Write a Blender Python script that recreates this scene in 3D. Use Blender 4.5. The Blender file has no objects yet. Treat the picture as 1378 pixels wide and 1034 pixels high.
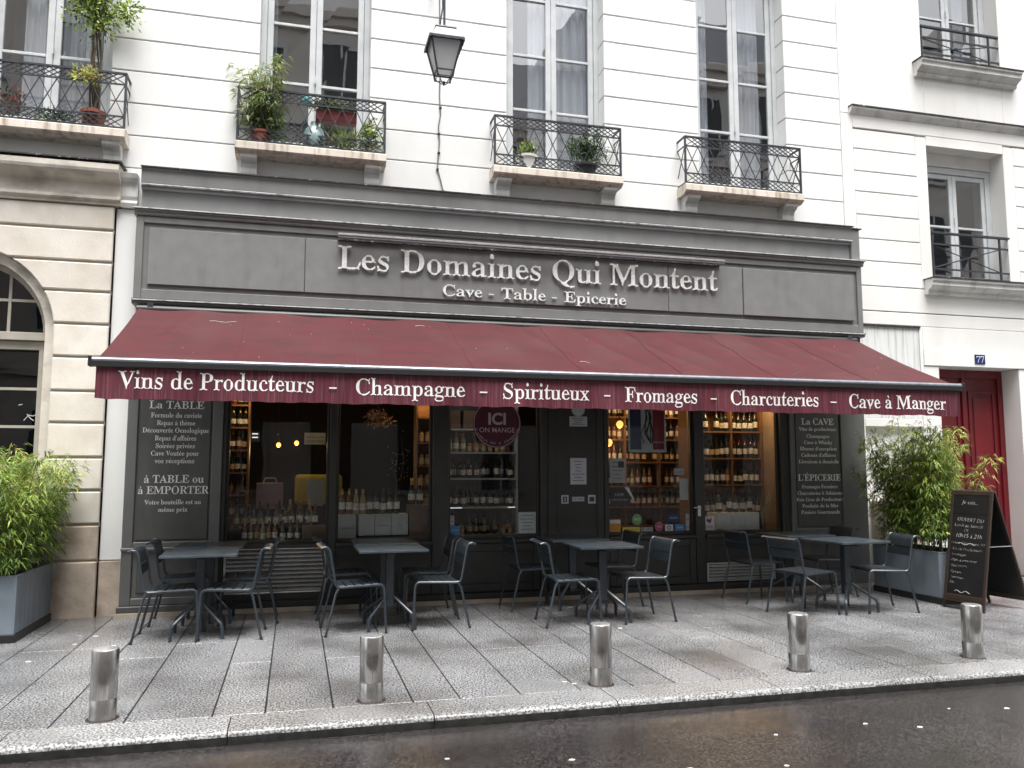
import bpy, bmesh, math, random
import numpy as np
from mathutils import Vector, Matrix
R=math.radians; PI=math.pi
sc=bpy.context.scene; COL=sc.collection

# ---------------------------------------------------------------- camera
cam=bpy.data.cameras.new('camera'); camo=bpy.data.objects.new('camera',cam); COL.objects.link(camo)
camo.location=(0,-9.83,1.6); camo.rotation_euler=(R(90+5.855),0,R(-14.683))
cam.sensor_width=36; cam.lens=28.95; cam.clip_start=.05; cam.clip_end=300
sc.camera=camo
# ---------------------------------------------------------------- world: overcast daylight
SUN_EL=70
w=bpy.data.worlds.new("World"); sc.world=w; w.use_nodes=True
nt=w.node_tree; bg=nt.nodes['Background']
sky=nt.nodes.new('ShaderNodeTexSky'); sky.sky_type='NISHITA'; sky.sun_disc=False
sky.sun_elevation=R(SUN_EL); sky.sun_rotation=R(180); sky.air_density=1.2; sky.dust_density=4; sky.ozone_density=1
hs=nt.nodes.new('ShaderNodeHueSaturation'); hs.inputs['Saturation'].default_value=.16
nt.links.new(sky.outputs[0],hs.inputs['Color']); nt.links.new(hs.outputs[0],bg.inputs[0]); bg.inputs[1].default_value=.15
sl=bpy.data.lights.new('overcast_sun','SUN'); sl.energy=2.1; sl.angle=R(34); sl.color=(1,.985,.96)
so=bpy.data.objects.new('overcast_sun',sl); COL.objects.link(so); so.rotation_euler=(R(90-SUN_EL),0,0); so.location=(0,-6,12)
sc.view_settings.view_transform='Standard'; sc.view_settings.look='None'; sc.view_settings.gamma=1
sc.view_settings.exposure=1.12
try: sc.view_settings.use_curve_mapping=False
except Exception: pass
sc.cycles.max_bounces=8; sc.cycles.transparent_max_bounces=16; sc.cycles.caustics_reflective=False; sc.cycles.caustics_refractive=False

# ---------------------------------------------------------------- helpers
class MB:
    def __init__(s): s.v=[]; s.f=[]; s.m=[]; s.mi=0
    def add(s,vs,fs,m=None):
        o=len(s.v); s.v+= [tuple(p) for p in vs]
        for f in fs: s.f.append([o+i for i in f]); s.m.append(s.mi if m is None else m)
        return s
    def box(s,x0,x1,y0,y1,z0,z1,m=None):
        return s.add([(x0,y0,z0),(x1,y0,z0),(x1,y1,z0),(x0,y1,z0),(x0,y0,z1),(x1,y0,z1),(x1,y1,z1),(x0,y1,z1)],
            [(0,3,2,1),(4,5,6,7),(0,1,5,4),(1,2,6,5),(2,3,7,6),(3,0,4,7)],m)
    def prism(s,poly,ax,a,b,m=None):
        n=len(poly)
        def P(q,t): return (t,q[0],q[1]) if ax=='x' else ((q[0],t,q[1]) if ax=='y' else (q[0],q[1],t))
        s.add([P(q,a) for q in poly]+[P(q,b) for q in poly],[list(range(n)),list(range(2*n-1,n-1,-1))]+[(i,(i+1)%n,n+(i+1)%n,n+i) for i in range(n)],m)
        return s
    def tube(s,pts,r,n=8,m=None,cap=True):
        pts=[Vector(p) for p in pts]; rs=r if isinstance(r,(list,tuple)) else [r]*len(pts)
        vs=[];fs=[]; prev=None
        for i,p in enumerate(pts):
            if i==0: d=pts[1]-p
            elif i==len(pts)-1: d=p-pts[i-1]
            else: d=(pts[i+1]-p).normalized()+(p-pts[i-1]).normalized()
            if d.length<1e-9: d=Vector((0,0,1))
            d.normalize()
            if prev is None:
                up=Vector((0,0,1)) if abs(d.z)<.9 else Vector((1,0,0)); a=d.cross(up).normalized()
            else: a=(prev-d*prev.dot(d)).normalized()
            prev=a; b=d.cross(a)
            for k in range(n):
                t=2*PI*k/n+PI/n; vs.append(p+(a*math.cos(t)+b*math.sin(t))*rs[i])
        for i in range(len(pts)-1):
            for k in range(n): fs.append((i*n+k,i*n+(k+1)%n,(i+1)*n+(k+1)%n,(i+1)*n+k))
        if cap: fs.append(list(range(n-1,-1,-1))); fs.append([(len(pts)-1)*n+k for k in range(n)])
        return s.add(vs,fs,m)
    def lathe(s,prof,c=(0,0,0),n=16,ms=None,cap=True,ph=0):
        vs=[];fs=[];mm=[]
        for r,z in prof:
            for k in range(n): t=2*PI*k/n+ph; vs.append((c[0]+r*math.cos(t),c[1]+r*math.sin(t),c[2]+z))
        o=len(s.v); s.v+=vs
        for i in range(len(prof)-1):
            for k in range(n):
                s.f.append([o+i*n+k,o+i*n+(k+1)%n,o+(i+1)*n+(k+1)%n,o+(i+1)*n+k]); s.m.append(ms[i] if ms else s.mi)
        if cap:
            s.f.append([o+k for k in range(n-1,-1,-1)]); s.m.append(ms[0] if ms else s.mi)
            s.f.append([o+(len(prof)-1)*n+k for k in range(n)]); s.m.append(ms[-1] if ms else s.mi)
        return s
    def mesh(s,name,mats,smooth=False,org=(0,0,0),recalc=True):
        me=bpy.data.meshes.new(name)
        vs=[(p[0]-org[0],p[1]-org[1],p[2]-org[2]) for p in s.v]
        me.from_pydata(vs,[],s.f)
        for m in (mats if isinstance(mats,(list,tuple)) else [mats]): me.materials.append(m)
        if len(me.materials)>1: me.polygons.foreach_set('material_index',s.m)
        if recalc:
            bm=bmesh.new(); bm.from_mesh(me); bmesh.ops.recalc_face_normals(bm,faces=bm.faces); bm.to_mesh(me); bm.free()
        if smooth:
            me.polygons.foreach_set('use_smooth',[True]*len(me.polygons)); me.set_sharp_from_angle(angle=R(40))
        me.update(); return me

ORG={}
def link(name,data,parent=None,loc=(0,0,0)):
    o=bpy.data.objects.new(name,data); COL.objects.link(o)
    if parent is not None: o.parent=parent
    o.location=loc; return o
def props(o,label=None,cat=None,group=None,kind=None):
    if label: o['label']=label
    if cat: o['category']=cat
    if group: o['group']=group
    if kind: o['kind']=kind
    return o
def thing(name,label,cat,loc=(0,0,0),rz=0,group=None,kind=None):
    o=link(name,None,None,loc); o.rotation_euler=(0,0,rz); o.empty_display_size=.2
    ORG[o.name]=tuple(loc); return props(o,label,cat,group,kind)
def part(name,mb,mats,parent,smooth=False,bevel=0,label=None,local=False,kind=None,seg=1):
    """mesh under parent; vertex coordinates are world ones unless local"""
    org=(0,0,0) if local else ORG.get(parent.name,(0,0,0))
    me=mb.mesh(name,mats,smooth,org) if isinstance(mb,MB) else mb
    o=link(name,me,parent); ORG[o.name]=ORG.get(parent.name,(0,0,0)) if not local else (0,0,0)
    if bevel: bev(o,bevel,seg)
    return props(o,label,kind=kind)
def solo(name,mb,mats,label=None,cat=None,loc=(0,0,0),smooth=False,bevel=0,group=None,kind=None,seg=1):
    me=mb.mesh(name,mats,smooth,loc) if isinstance(mb,MB) else mb
    o=link(name,me,None,loc); ORG[o.name]=tuple(loc)
    if bevel: bev(o,bevel,seg)
    return props(o,label,cat,group,kind)
def bev(o,wd,seg=1):
    b=o.modifiers.new('edge','BEVEL'); b.width=wd; b.segments=seg; b.limit_method='ANGLE'; b.angle_limit=R(35)
def copy_tree(o,parent=None):
    c=o.copy(); COL.objects.link(c); c.parent=parent
    for k in ('label',):
        pass
    for ch in KIDS.get(o.name,[]): copy_tree(ch,c)
    return c
KIDS={}
def index_kids():
    KIDS.clear()
    for o in bpy.data.objects:
        if o.parent: KIDS.setdefault(o.parent.name,[]).append(o)
def box(name,parent,mat,*a,bevel=0,label=None,kind=None): return part(name,MB().box(*a),mat,parent,bevel=bevel,label=label,kind=kind)

# ---------------------------------------------------------------- materials
def new_mat(name):
    m=bpy.data.materials.new(name); m.use_nodes=True; t=m.node_tree; return m,t,t.nodes,t.links,t.nodes['Principled BSDF']
def pbr(name,col,rough=.6,metal=0,col2=None,scale=6,detail=6,stretch=(1,1,1),lo=.35,hi=.7,bump=0,bscale=60,bdist=.002,rnd=0,rough2=None,spec=.5,dirt=None,dscale=(9,9,.7),damt=.5,coat=0):
    m,t,N,L,b=new_mat(name)
    geo=N.new('ShaderNodeNewGeometry')
    def noise(sc_,st=(1,1,1),det=6):
        mp=N.new('ShaderNodeMapping'); mp.inputs['Scale'].default_value=st; L.new(geo.outputs['Position'],mp.inputs[0])
        n=N.new('ShaderNodeTexNoise'); n.inputs['Scale'].default_value=sc_; n.inputs['Detail'].default_value=det; L.new(mp.outputs[0],n.inputs['Vector']); return n
    def ramp(src,a,b_):
        r=N.new('ShaderNodeMapRange'); r.inputs['From Min'].default_value=a; r.inputs['From Max'].default_value=b_; L.new(src,r.inputs['Value']); return r.outputs[0]
    cur=None
    def mix(fac,A,B,blend='MIX'):
        x=N.new('ShaderNodeMix'); x.data_type='RGBA'; x.blend_type=blend
        if isinstance(fac,float): x.inputs[0].default_value=fac
        else: L.new(fac,x.inputs[0])
        for s_,k in ((A,6),(B,7)):
            if isinstance(s_,tuple): x.inputs[k].default_value=(*s_,1)
            else: L.new(s_,x.inputs[k])
        return x.outputs[2]
    cur=tuple(col)
    if col2:
        n=noise(scale,stretch,detail); f=ramp(n.outputs[0],lo,hi); cur=mix(f,cur,tuple(col2))
        if rough2 is not None:
            r=N.new('ShaderNodeMapRange'); r.inputs['To Min'].default_value=rough; r.inputs['To Max'].default_value=rough2; L.new(f,r.inputs['Value']); L.new(r.outputs[0],b.inputs['Roughness'])
    if dirt:
        n=noise(1.0,dscale,8); f=ramp(n.outputs[0],.5,.72)
        q=N.new('ShaderNodeMath'); q.operation='MULTIPLY'; q.inputs[1].default_value=damt; L.new(f,q.inputs[0]); cur=mix(q.outputs[0],cur,tuple(dirt))
    if rnd:
        oi=N.new('ShaderNodeObjectInfo'); r=N.new('ShaderNodeMapRange'); r.inputs['To Min'].default_value=1-rnd; r.inputs['To Max'].default_value=1+rnd; L.new(oi.outputs['Random'],r.inputs['Value'])
        v=N.new('ShaderNodeHueSaturation'); L.new(r.outputs[0],v.inputs['Value'])
        if isinstance(cur,tuple): v.inputs['Color'].default_value=(*cur,1)
        else: L.new(cur,v.inputs['Color'])
        cur=v.outputs[0]
    if isinstance(cur,tuple): b.inputs['Base Color'].default_value=(*cur,1)
    else: L.new(cur,b.inputs['Base Color'])
    if rough2 is None or not col2: b.inputs['Roughness'].default_value=rough
    b.inputs['Metallic'].default_value=metal; b.inputs['Specular IOR Level'].default_value=spec
    if coat: b.inputs['Coat Weight'].default_value=coat; b.inputs['Coat Roughness'].default_value=.12
    if bump:
        n=noise(bscale,(1,1,1),4); bp=N.new('ShaderNodeBump'); bp.inputs['Strength'].default_value=bump; bp.inputs['Distance'].default_value=bdist; L.new(n.outputs[0],bp.inputs['Height']); L.new(bp.outputs[0],b.inputs['Normal'])
    return m
def emit(name,col,st):
    m,t,N,L,b=new_mat(name); b.inputs['Base Color'].default_value=(*col,1); b.inputs['Emission Color'].default_value=(*col,1); b.inputs['Emission Strength'].default_value=st; return m
def glass(name,ior=1.5,tint=(.9,.93,.92),rough=0,wav=0):
    m,t,N,L,b=new_mat(name); N.remove(b)
    tr=N.new('ShaderNodeBsdfTransparent'); tr.inputs[0].default_value=(*tint,1)
    gl=N.new('ShaderNodeBsdfGlossy'); gl.inputs['Roughness'].default_value=rough
    fr=N.new('ShaderNodeFresnel'); fr.inputs[0].default_value=ior
    g2=N.new('ShaderNodeNewGeometry'); iv=N.new('ShaderNodeMath'); iv.operation='SUBTRACT'; iv.inputs[0].default_value=1; L.new(g2.outputs['Backfacing'],iv.inputs[1])
    ml=N.new('ShaderNodeMath'); ml.operation='MULTIPLY'; L.new(fr.outputs[0],ml.inputs[0]); L.new(iv.outputs[0],ml.inputs[1])
    mx=N.new('ShaderNodeMixShader'); L.new(ml.outputs[0],mx.inputs[0]); L.new(tr.outputs[0],mx.inputs[1]); L.new(gl.outputs[0],mx.inputs[2])
    L.new(mx.outputs[0],N['Material Output'].inputs[0])
    if wav:
        geo=N.new('ShaderNodeNewGeometry'); n=N.new('ShaderNodeTexNoise'); n.inputs['Scale'].default_value=2.2; n.inputs['Detail'].default_value=1; L.new(geo.outputs['Position'],n.inputs['Vector'])
        bp=N.new('ShaderNodeBump'); bp.inputs['Strength'].default_value=wav; bp.inputs['Distance'].default_value=.01; L.new(n.outputs[0],bp.inputs['Height']); L.new(bp.outputs[0],gl.inputs['Normal'])
    return m
M={}
M['white']=pbr('white_render',(.86,.86,.85),.85,col2=(.80,.80,.79),scale=1.5,bump=.25,bscale=45,dirt=(.62,.60,.57),dscale=(3,3,.5),damt=.22)
M['white2']=pbr('neighbour_render',(.86,.85,.83),.85,col2=(.79,.78,.75),scale=1.1,bump=.3,bscale=60,dirt=(.6,.57,.52),dscale=(2.5,2.5,.5),damt=.25)
M['joint']=pbr('render_joint',(.22,.22,.22),.95)
M['stain']=pbr('stained_render',(.78,.79,.78),.85,col2=(.7,.71,.7),scale=2,dirt=(.3,.31,.32),dscale=(22,22,1.1),damt=.75)
M['stone']=pbr('limestone',(.76,.71,.64),.85,col2=(.64,.58,.50),scale=3.2,bump=.5,bscale=38,bdist=.004,rnd=.1,dirt=(.45,.40,.33),dscale=(3,3,2),damt=.4)
M['stone_low']=pbr('worn_limestone',(.60,.51,.42),.85,col2=(.42,.35,.28),scale=5,bump=.6,bscale=30,bdist=.006,rnd=.1,dirt=(.24,.19,.15),dscale=(3,3,3),damt=.7)
M['stone_joint']=pbr('stone_joint',(.40,.36,.30),.95)
M['cornice']=pbr('cornice_stone',(.70,.65,.58),.85,col2=(.56,.51,.44),scale=4,bump=.5,bscale=30,bdist=.004,dirt=(.2,.18,.16),dscale=(3,3,5),damt=.7)
M['slab']=pbr('balcony_stone',(.78,.72,.64),.85,col2=(.66,.59,.50),scale=4,bump=.5,bscale=40,bdist=.004,dirt=(.28,.2,.13),dscale=(14,14,2),damt=.75)
M['console']=pbr('console_stone',(.80,.80,.78),.85,col2=(.70,.70,.68),scale=4,bump=.3,dirt=(.3,.3,.28),dscale=(6,6,2),damt=.5)
M['frame']=pbr('window_paint',(.62,.64,.65),.45,col2=(.52,.54,.55),scale=5)
M['frame_beige']=pbr('beige_window_paint',(.45,.42,.36),.5,col2=(.36,.33,.28),scale=5)
M['iron']=pbr('railing_iron',(.035,.04,.05),.42,metal=.3,col2=(.07,.075,.085),scale=30,bump=.2)
M['grey']=pbr('shopfront_paint',(.150,.152,.150),.42,col2=(.13,.131,.129),scale=3,bump=.12,bscale=25,dirt=(.17,.17,.165),dscale=(12,12,.6),damt=.3)
M['greyup']=pbr('upper_shopfront_paint',(.21,.212,.209),.45,col2=(.18,.182,.179),scale=3,bump=.12,bscale=25,dirt=(.10,.10,.098),dscale=(6,6,2),damt=.25)  # lighter grey than the lower shopfront paint
M['edge_highlight']=pbr('painted_edge_highlight',(.62,.62,.64),.35,col2=(.25,.25,.25),scale=14,lo=.5,hi=.66)  # pale colour painting the bright highlight along wet cornice edges
M['fascia']=pbr('fascia_panel_paint',(.225,.228,.226),.42,col2=(.195,.197,.195),scale=6,bump=.25,bscale=60,dirt=(.11,.11,.11),dscale=(7,7,1.1),damt=.28)
M['greylow']=pbr('lower_shopfront_paint',(.10,.10,.098),.45,col2=(.08,.08,.078),scale=4,bump=.12,bscale=25,dirt=(.16,.155,.15),dscale=(8,8,1.5),damt=.3)
M['louv']=pbr('louvre_paint',(.55,.55,.54),.45,col2=(.42,.42,.41),scale=8)
M['dark']=pbr('dark_joinery_paint',(.034,.034,.032),.42,col2=(.026,.026,.025),scale=4)
M['lead']=pbr('cornice_flashing',(.03,.03,.03),.5,col2=(.5,.5,.5),scale=18,lo=.6,hi=.72)
M['letter']=pbr('white_letter_face',(.93,.93,.92),.45,col2=(.7,.7,.68),scale=30)
M['print']=pbr('white_print',(.74,.74,.72),.6)
M['printgrey']=pbr('painted_white_print',(.9,.9,.88),.6)
M['vprint']=pbr('valance_print',(.85,.84,.82),.7)
M['glass']=glass('shop_glass',1.5,(.92,.93,.92),0,.12)
M['wglass']=glass('old_window_glass',3.8,(.93,.94,.95),.0,.10)
M['dglass']=glass('side_window_glass',1.7,(.5,.52,.55),.0,.1)
M['canvas']=pbr('burgundy_canvas',(.082,.013,.017),.6,col2=(.056,.013,.015),scale=3,stretch=(1,2,2),bump=.15,bscale=200,dirt=(.08,.032,.032),dscale=(1.5,1.2,1.2),damt=.5,spec=.3)
M['valance']=pbr('burgundy_valance',(.115,.014,.026),.6,col2=(.07,.008,.017),scale=1,stretch=(38,1,1.2),detail=5,lo=.4,hi=.62,dirt=(.24,.10,.12),dscale=(70,1,2.5),damt=.5)
M['barw']=pbr('awning_bar_aluminium',(.34,.36,.40),.3,metal=.5,col2=(.24,.25,.28),scale=12)
M['black']=pbr('black_rubber',(.012,.012,.013),.5)
M['steel']=pbr('bollard_steel',(.50,.49,.48),.2,metal=.92,col2=(.24,.23,.22),scale=1,stretch=(26,26,1.6),lo=.4,hi=.7,rough2=.5,dirt=(.1,.09,.08),dscale=(14,14,9),damt=.6)
M['steelcap']=pbr('bollard_cap_steel',(.75,.75,.74),.25,metal=.7,col2=(.5,.5,.5),scale=25)
M['chair']=pbr('chair_metal',(.020,.028,.036),.32,metal=.1,col2=(.030,.039,.048),scale=15,spec=.6,coat=.12)
M['table']=pbr('table_metal',(.036,.050,.062),.30,metal=.1,col2=(.058,.072,.085),scale=6,spec=.6,coat=.2,rough2=.45)
M['zinc']=pbr('planter_zinc',(.21,.25,.29),.5,metal=.1,col2=(.15,.18,.21),scale=3,dirt=(.07,.08,.1),dscale=(8,8,1),damt=.6)
M['soil']=pbr('soil',(.03,.022,.016),.95,bump=.8,bscale=40,bdist=.01)
M['terracotta']=pbr('terracotta',(.30,.09,.055),.8,col2=(.2,.06,.04),scale=12)
M['redplastic']=pbr('red_planter_plastic',(.16,.02,.025),.5)
M['whitepot']=pbr('white_pot',(.7,.7,.68),.5)
M['teal']=pbr('teal_plastic',(.15,.42,.42),.5)
M['door']=pbr('red_door_paint',(.165,.011,.017),.4,col2=(.125,.009,.013),scale=3,dirt=(.1,.01,.01),dscale=(9,9,.8),damt=.5)
M['wood']=pbr('shelf_wood',(.26,.13,.05),.5,col2=(.18,.085,.033),scale=3,stretch=(1,8,8))
M['darkwood']=pbr('dark_wood',(.04,.025,.016),.5,col2=(.025,.016,.01),scale=4)
M['bwood']=pbr('board_wood',(.028,.019,.015),.5,col2=(.05,.03,.02),scale=10,stretch=(6,6,.8))
M['slate']=pbr('chalkboard_slate',(.006,.006,.007),.5,col2=(.011,.011,.012),scale=4)
M['chalk']=pbr('chalk',(.8,.8,.8),.9)
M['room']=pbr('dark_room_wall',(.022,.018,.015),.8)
M['plaster']=pbr('tan_plaster',(.34,.24,.15),.8,col2=(.27,.19,.12),scale=4)
M['flatroom']=pbr('flat_room_wall',(.42,.41,.40),.9)
M['curtain']=pbr('net_curtain',(.62,.64,.68),.9,col2=(.5,.52,.56),scale=2,stretch=(9,9,.3))
M['paper']=pbr('paper_white',(.62,.63,.68),.7,col2=(.55,.56,.6),scale=40)
M['ink']=pbr('ink',(.05,.05,.06),.7)
M['yellow']=pbr('mustard_vinyl',(.62,.55,.10),.5)
M['pinkbox']=pbr('mauve_card',(.38,.24,.28),.6)
M['greycard']=pbr('grey_card',(.52,.57,.58),.6,col2=(.44,.48,.49),scale=9)
M['cardboard']=pbr('cardboard',(.17,.11,.08),.8,col2=(.13,.085,.06),scale=9)
M['blue']=pbr('blue_sticker',(.05,.20,.42),.5)
M['navy']=pbr('navy_poster',(.012,.03,.09),.5)
M['redp']=pbr('red_poster',(.20,.012,.02),.5)
M['greensticker']=pbr('green_sticker',(.12,.30,.08),.5)
M['orange']=pbr('orange_sticker',(.52,.24,.03),.5)
M['pink']=pbr('pink_sticker',(.35,.06,.13),.5)
M['signred']=pbr('round_sign_burgundy',(.075,.008,.02),.5)
M['enamel']=pbr('blue_enamel',(.012,.03,.14),.25)
M['cream']=pbr('cream_utility_box',(.50,.43,.36),.6,col2=(.4,.33,.27),scale=6,dirt=(.2,.14,.1),dscale=(7,7,1),damt=.6)
M['bglass']=pbr('dark_bottle_glass',(.008,.012,.008),.08,spec=.8,col2=(.012,.02,.01),scale=5)
M['bamber']=pbr('amber_bottle_glass',(.16,.055,.012),.08,spec=.8)
M['bclear']=pbr('pale_bottle_glass',(.32,.25,.12),.08,spec=.8)
M['label']=pbr('bottle_label_white',(.82,.80,.74),.6,col2=(.2,.18,.16),scale=55,lo=.52,hi=.66)
M['labelbeige']=pbr('bottle_label_beige',(.6,.45,.25),.6,col2=(.35,.2,.1),scale=50,lo=.5,hi=.7)
M['cap']=pbr('bottle_capsule_dark',(.02,.018,.02),.3)
M['capgold']=pbr('bottle_capsule_gold',(.5,.35,.10),.3,metal=.4)
M['capred']=pbr('bottle_capsule_red',(.25,.02,.03),.35)
M['jar']=pbr('jar_orange',(.45,.20,.08),.25,spec=.7)
M['bulb']=emit('warm_bulb',(1,.42,.08),1.6)
M['globe']=emit('warm_globe',(1,.50,.13),.75)
M['strip']=emit('cool_strip_light',(.85,.95,1),.45)

M['trunk']=pbr('trunk_bark',(.09,.065,.045),.9,bump=.5)
M['culm']=pbr('bamboo_culm',(.13,.14,.05),.6)
M['cable']=pbr('cable_grey',(.16,.16,.16),.6)
M['roofing']=pbr('zinc_roof',(.16,.17,.2),.5)
M['opp']=pbr('opposite_render',(.74,.69,.64),.85,col2=(.62,.57,.52),scale=1)
M['oppwin']=pbr('opposite_pane',(.02,.024,.028),.55)
M['petal']=pbr('litter_white',(.75,.73,.7),.8)
M['tag']=pbr('grafitti_white',(.6,.6,.6),.6)

def leafmat(name,c,rnd=0):
    m,t,N,L,b=new_mat(name); b.inputs['Base Color'].default_value=(*c,1); b.inputs['Roughness'].default_value=.45
    geo=N.new('ShaderNodeNewGeometry'); n=N.new('ShaderNodeTexNoise'); n.inputs['Scale'].default_value=9; L.new(geo.outputs['Position'],n.inputs['Vector'])
    h=N.new('ShaderNodeHueSaturation'); h.inputs['Color'].default_value=(*c,1); r=N.new('ShaderNodeMapRange'); r.inputs['From Min'].default_value=.3; r.inputs['From Max'].default_value=.7; r.inputs['To Min'].default_value=.6; r.inputs['To Max'].default_value=1.45
    L.new(n.outputs[0],r.inputs['Value']); L.new(r.outputs[0],h.inputs['Value']); L.new(h.outputs[0],b.inputs['Base Color'])
    tl=N.new('ShaderNodeBsdfTranslucent'); L.new(h.outputs[0],tl.inputs[0]); mx=N.new('ShaderNodeMixShader'); mx.inputs[0].default_value=.35
    L.new(b.outputs[0],mx.inputs[1]); L.new(tl.outputs[0],mx.inputs[2]); L.new(mx.outputs[0],N['Material Output'].inputs[0]); return m
M['leafA']=leafmat('leaf_green',(.19,.29,.06)); M['leafB']=leafmat('leaf_dark',(.10,.17,.04)); M['leafC']=leafmat('leaf_yellow_green',(.46,.54,.12)); M['leafD']=leafmat('leaf_dry',(.5,.42,.18))
M['leafE']=leafmat('shrub_leaf',(.04,.085,.025)); M['leafP']=leafmat('variegated_leaf',(.34,.36,.20)); M['flower']=leafmat('pink_flower',(.35,.08,.12))

def frosted(name):
    m,t,N,L,b=new_mat(name); N.remove(b); tr=N.new('ShaderNodeBsdfTransparent'); df=N.new('ShaderNodeBsdfDiffuse'); tl=N.new('ShaderNodeBsdfTranslucent'); gl=N.new('ShaderNodeBsdfGlossy'); gl.inputs['Roughness'].default_value=.15
    df.inputs[0].default_value=(.85,.86,.87,1); tl.inputs[0].default_value=(.9,.9,.91,1)
    def mx(f,a,b_):
        x=N.new('ShaderNodeMixShader'); x.inputs[0].default_value=f; L.new(a,x.inputs[1]); L.new(b_,x.inputs[2]); return x.outputs[0]
    L.new(mx(.12,mx(.72,tr.outputs[0],mx(.6,df.outputs[0],tl.outputs[0])),gl.outputs[0]),N['Material Output'].inputs[0]); return m
M['lampglass']=frosted('lantern_glass')
M['zincroof']=pbr('lantern_roof_metal',(.20,.205,.24),.4,metal=.2)
M['teal2']=pbr('pale_green_glass',(.22,.30,.30),.15,spec=.8)
M['darkleaf']=leafmat('dark_dry_leaf',(.03,.02,.015))
M['whitebox']=pbr('white_carton',(.75,.79,.80),.6,col2=(.66,.70,.72),scale=9)
M['printpink']=pbr('pale_sign_print',(.52,.40,.43),.6)
M['paperdim']=pbr('grey_paper',(.42,.43,.44),.6,col2=(.3,.31,.32),scale=40)

def wet(name,c1,c2,sp_scale,r_lo,r_hi,bump,bs,bd,patch=1.2,rnd=.12,stain=(.06,.052,.045)):
    m,t,N,L,b=new_mat(name); geo=N.new('ShaderNodeNewGeometry')
    def nz(s,d=3,st=(1,1,1)):
        mp=N.new('ShaderNodeMapping'); mp.inputs['Scale'].default_value=st; L.new(geo.outputs['Position'],mp.inputs[0])
        n=N.new('ShaderNodeTexNoise'); n.inputs['Scale'].default_value=s; n.inputs['Detail'].default_value=d; L.new(mp.outputs[0],n.inputs['Vector']); return n.outputs[0]
    def mr(s,a,b_,c=0,d=1):
        r=N.new('ShaderNodeMapRange'); r.interpolation_type='SMOOTHSTEP'; [setattr(r.inputs[k],'default_value',v) for k,v in (('From Min',a),('From Max',b_),('To Min',c),('To Max',d))]; L.new(s,r.inputs['Value']); return r.outputs[0]
    def mix(f,A,B):
        x=N.new('ShaderNodeMix'); x.data_type='RGBA'
        if isinstance(f,float): x.inputs[0].default_value=f
        else: L.new(f,x.inputs[0])
        for s_,k in ((A,6),(B,7)):
            if isinstance(s_,tuple): x.inputs[k].default_value=(*s_,1)
            else: L.new(s_,x.inputs[k])
        return x.outputs[2]
    sp=nz(sp_scale,4); col=mix(mr(sp,.40,.60),c1,c2)
    st=nz(1.1,7); col=mix(mr(st,.35,.8,0,.75),col,stain)
    oi=N.new('ShaderNodeObjectInfo'); h=N.new('ShaderNodeHueSaturation'); L.new(mr(oi.outputs['Random'],0,1,1-rnd,1+rnd),h.inputs['Value']); L.new(col,h.inputs['Color']); L.new(h.outputs[0],b.inputs['Base Color'])
    pt=nz(patch,5); L.new(mr(pt,.28,.72,r_hi,r_lo),b.inputs['Roughness'])
    b.inputs['Specular IOR Level'].default_value=.6; b.inputs['IOR'].default_value=1.5
    hgt=nz(bs,5); bp=N.new('ShaderNodeBump'); bp.inputs['Distance'].default_value=bd; L.new(mr(pt,.3,.7,bump,bump*.3),bp.inputs['Strength']); L.new(hgt,bp.inputs['Height']); L.new(bp.outputs[0],b.inputs['Normal'])
    return m
M['granite']=wet('wet_granite',(.085,.086,.09),(.43,.435,.445),72,.08,.32,.9,85,.006)
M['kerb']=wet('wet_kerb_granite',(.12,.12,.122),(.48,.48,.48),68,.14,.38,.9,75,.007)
M['kerbshade']=pbr('wet_shadowed_kerb_face',(.010,.010,.010),.5,col2=(.03,.03,.029),scale=20)  # kerb front near black: its shadow painted in, over wet grime
M['asphalt']=wet('wet_asphalt',(.013,.012,.012),(.070,.062,.060),75,.02,.26,.7,95,.005,patch=.9,rnd=0,stain=(.015,.012,.011))
M['bedding']=pbr('joint_sand',(.012,.011,.011),.9)

# ---- serif letter outlines (own encoded polygons)
GLYPHS={}
def glyph(ch,adv,*outlines): GLYPHS[ch]=(adv/500,[[(o[i]/500,o[i+1]/500) for i in range(0,len(o),2)] for o in outlines])
glyph('A',314,[6,-3,26,-2,31,0,35,7,39,8,45,7,49,0,56,-3,87,-3,91,-2,95,1,96,5,96,9,91,15,64,22,56,21,54,22,52,26,58,34,62,51,74,82,81,91,91,93,176,93,183,94,191,100,196,97,201,87,218,44,219,32,218,28,214,24,206,24,193,19,176,17,172,15,170,11,169,7,170,3,172,0,181,-3,212,-3,218,0,223,7,233,9,289,9,293,7,299,-1,306,-3,324,-2,329,0,331,3,332,9,329,15,312,21,299,21,293,28,287,40,170,310,167,320,172,328,172,332,170,337,166,340,156,342,151,339,149,336,148,330,153,320,151,312,126,251,122,247,116,246,112,243,107,234,31,50,30,42,34,34,34,30,29,24,18,24,-3,16,-8,11,-8,5,-6,1,-1,-2],[183,117,170,119,101,120,95,121,93,124,93,128,95,135,135,232,137,234,141,231,145,223,183,133,186,121,185,118])
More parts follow.
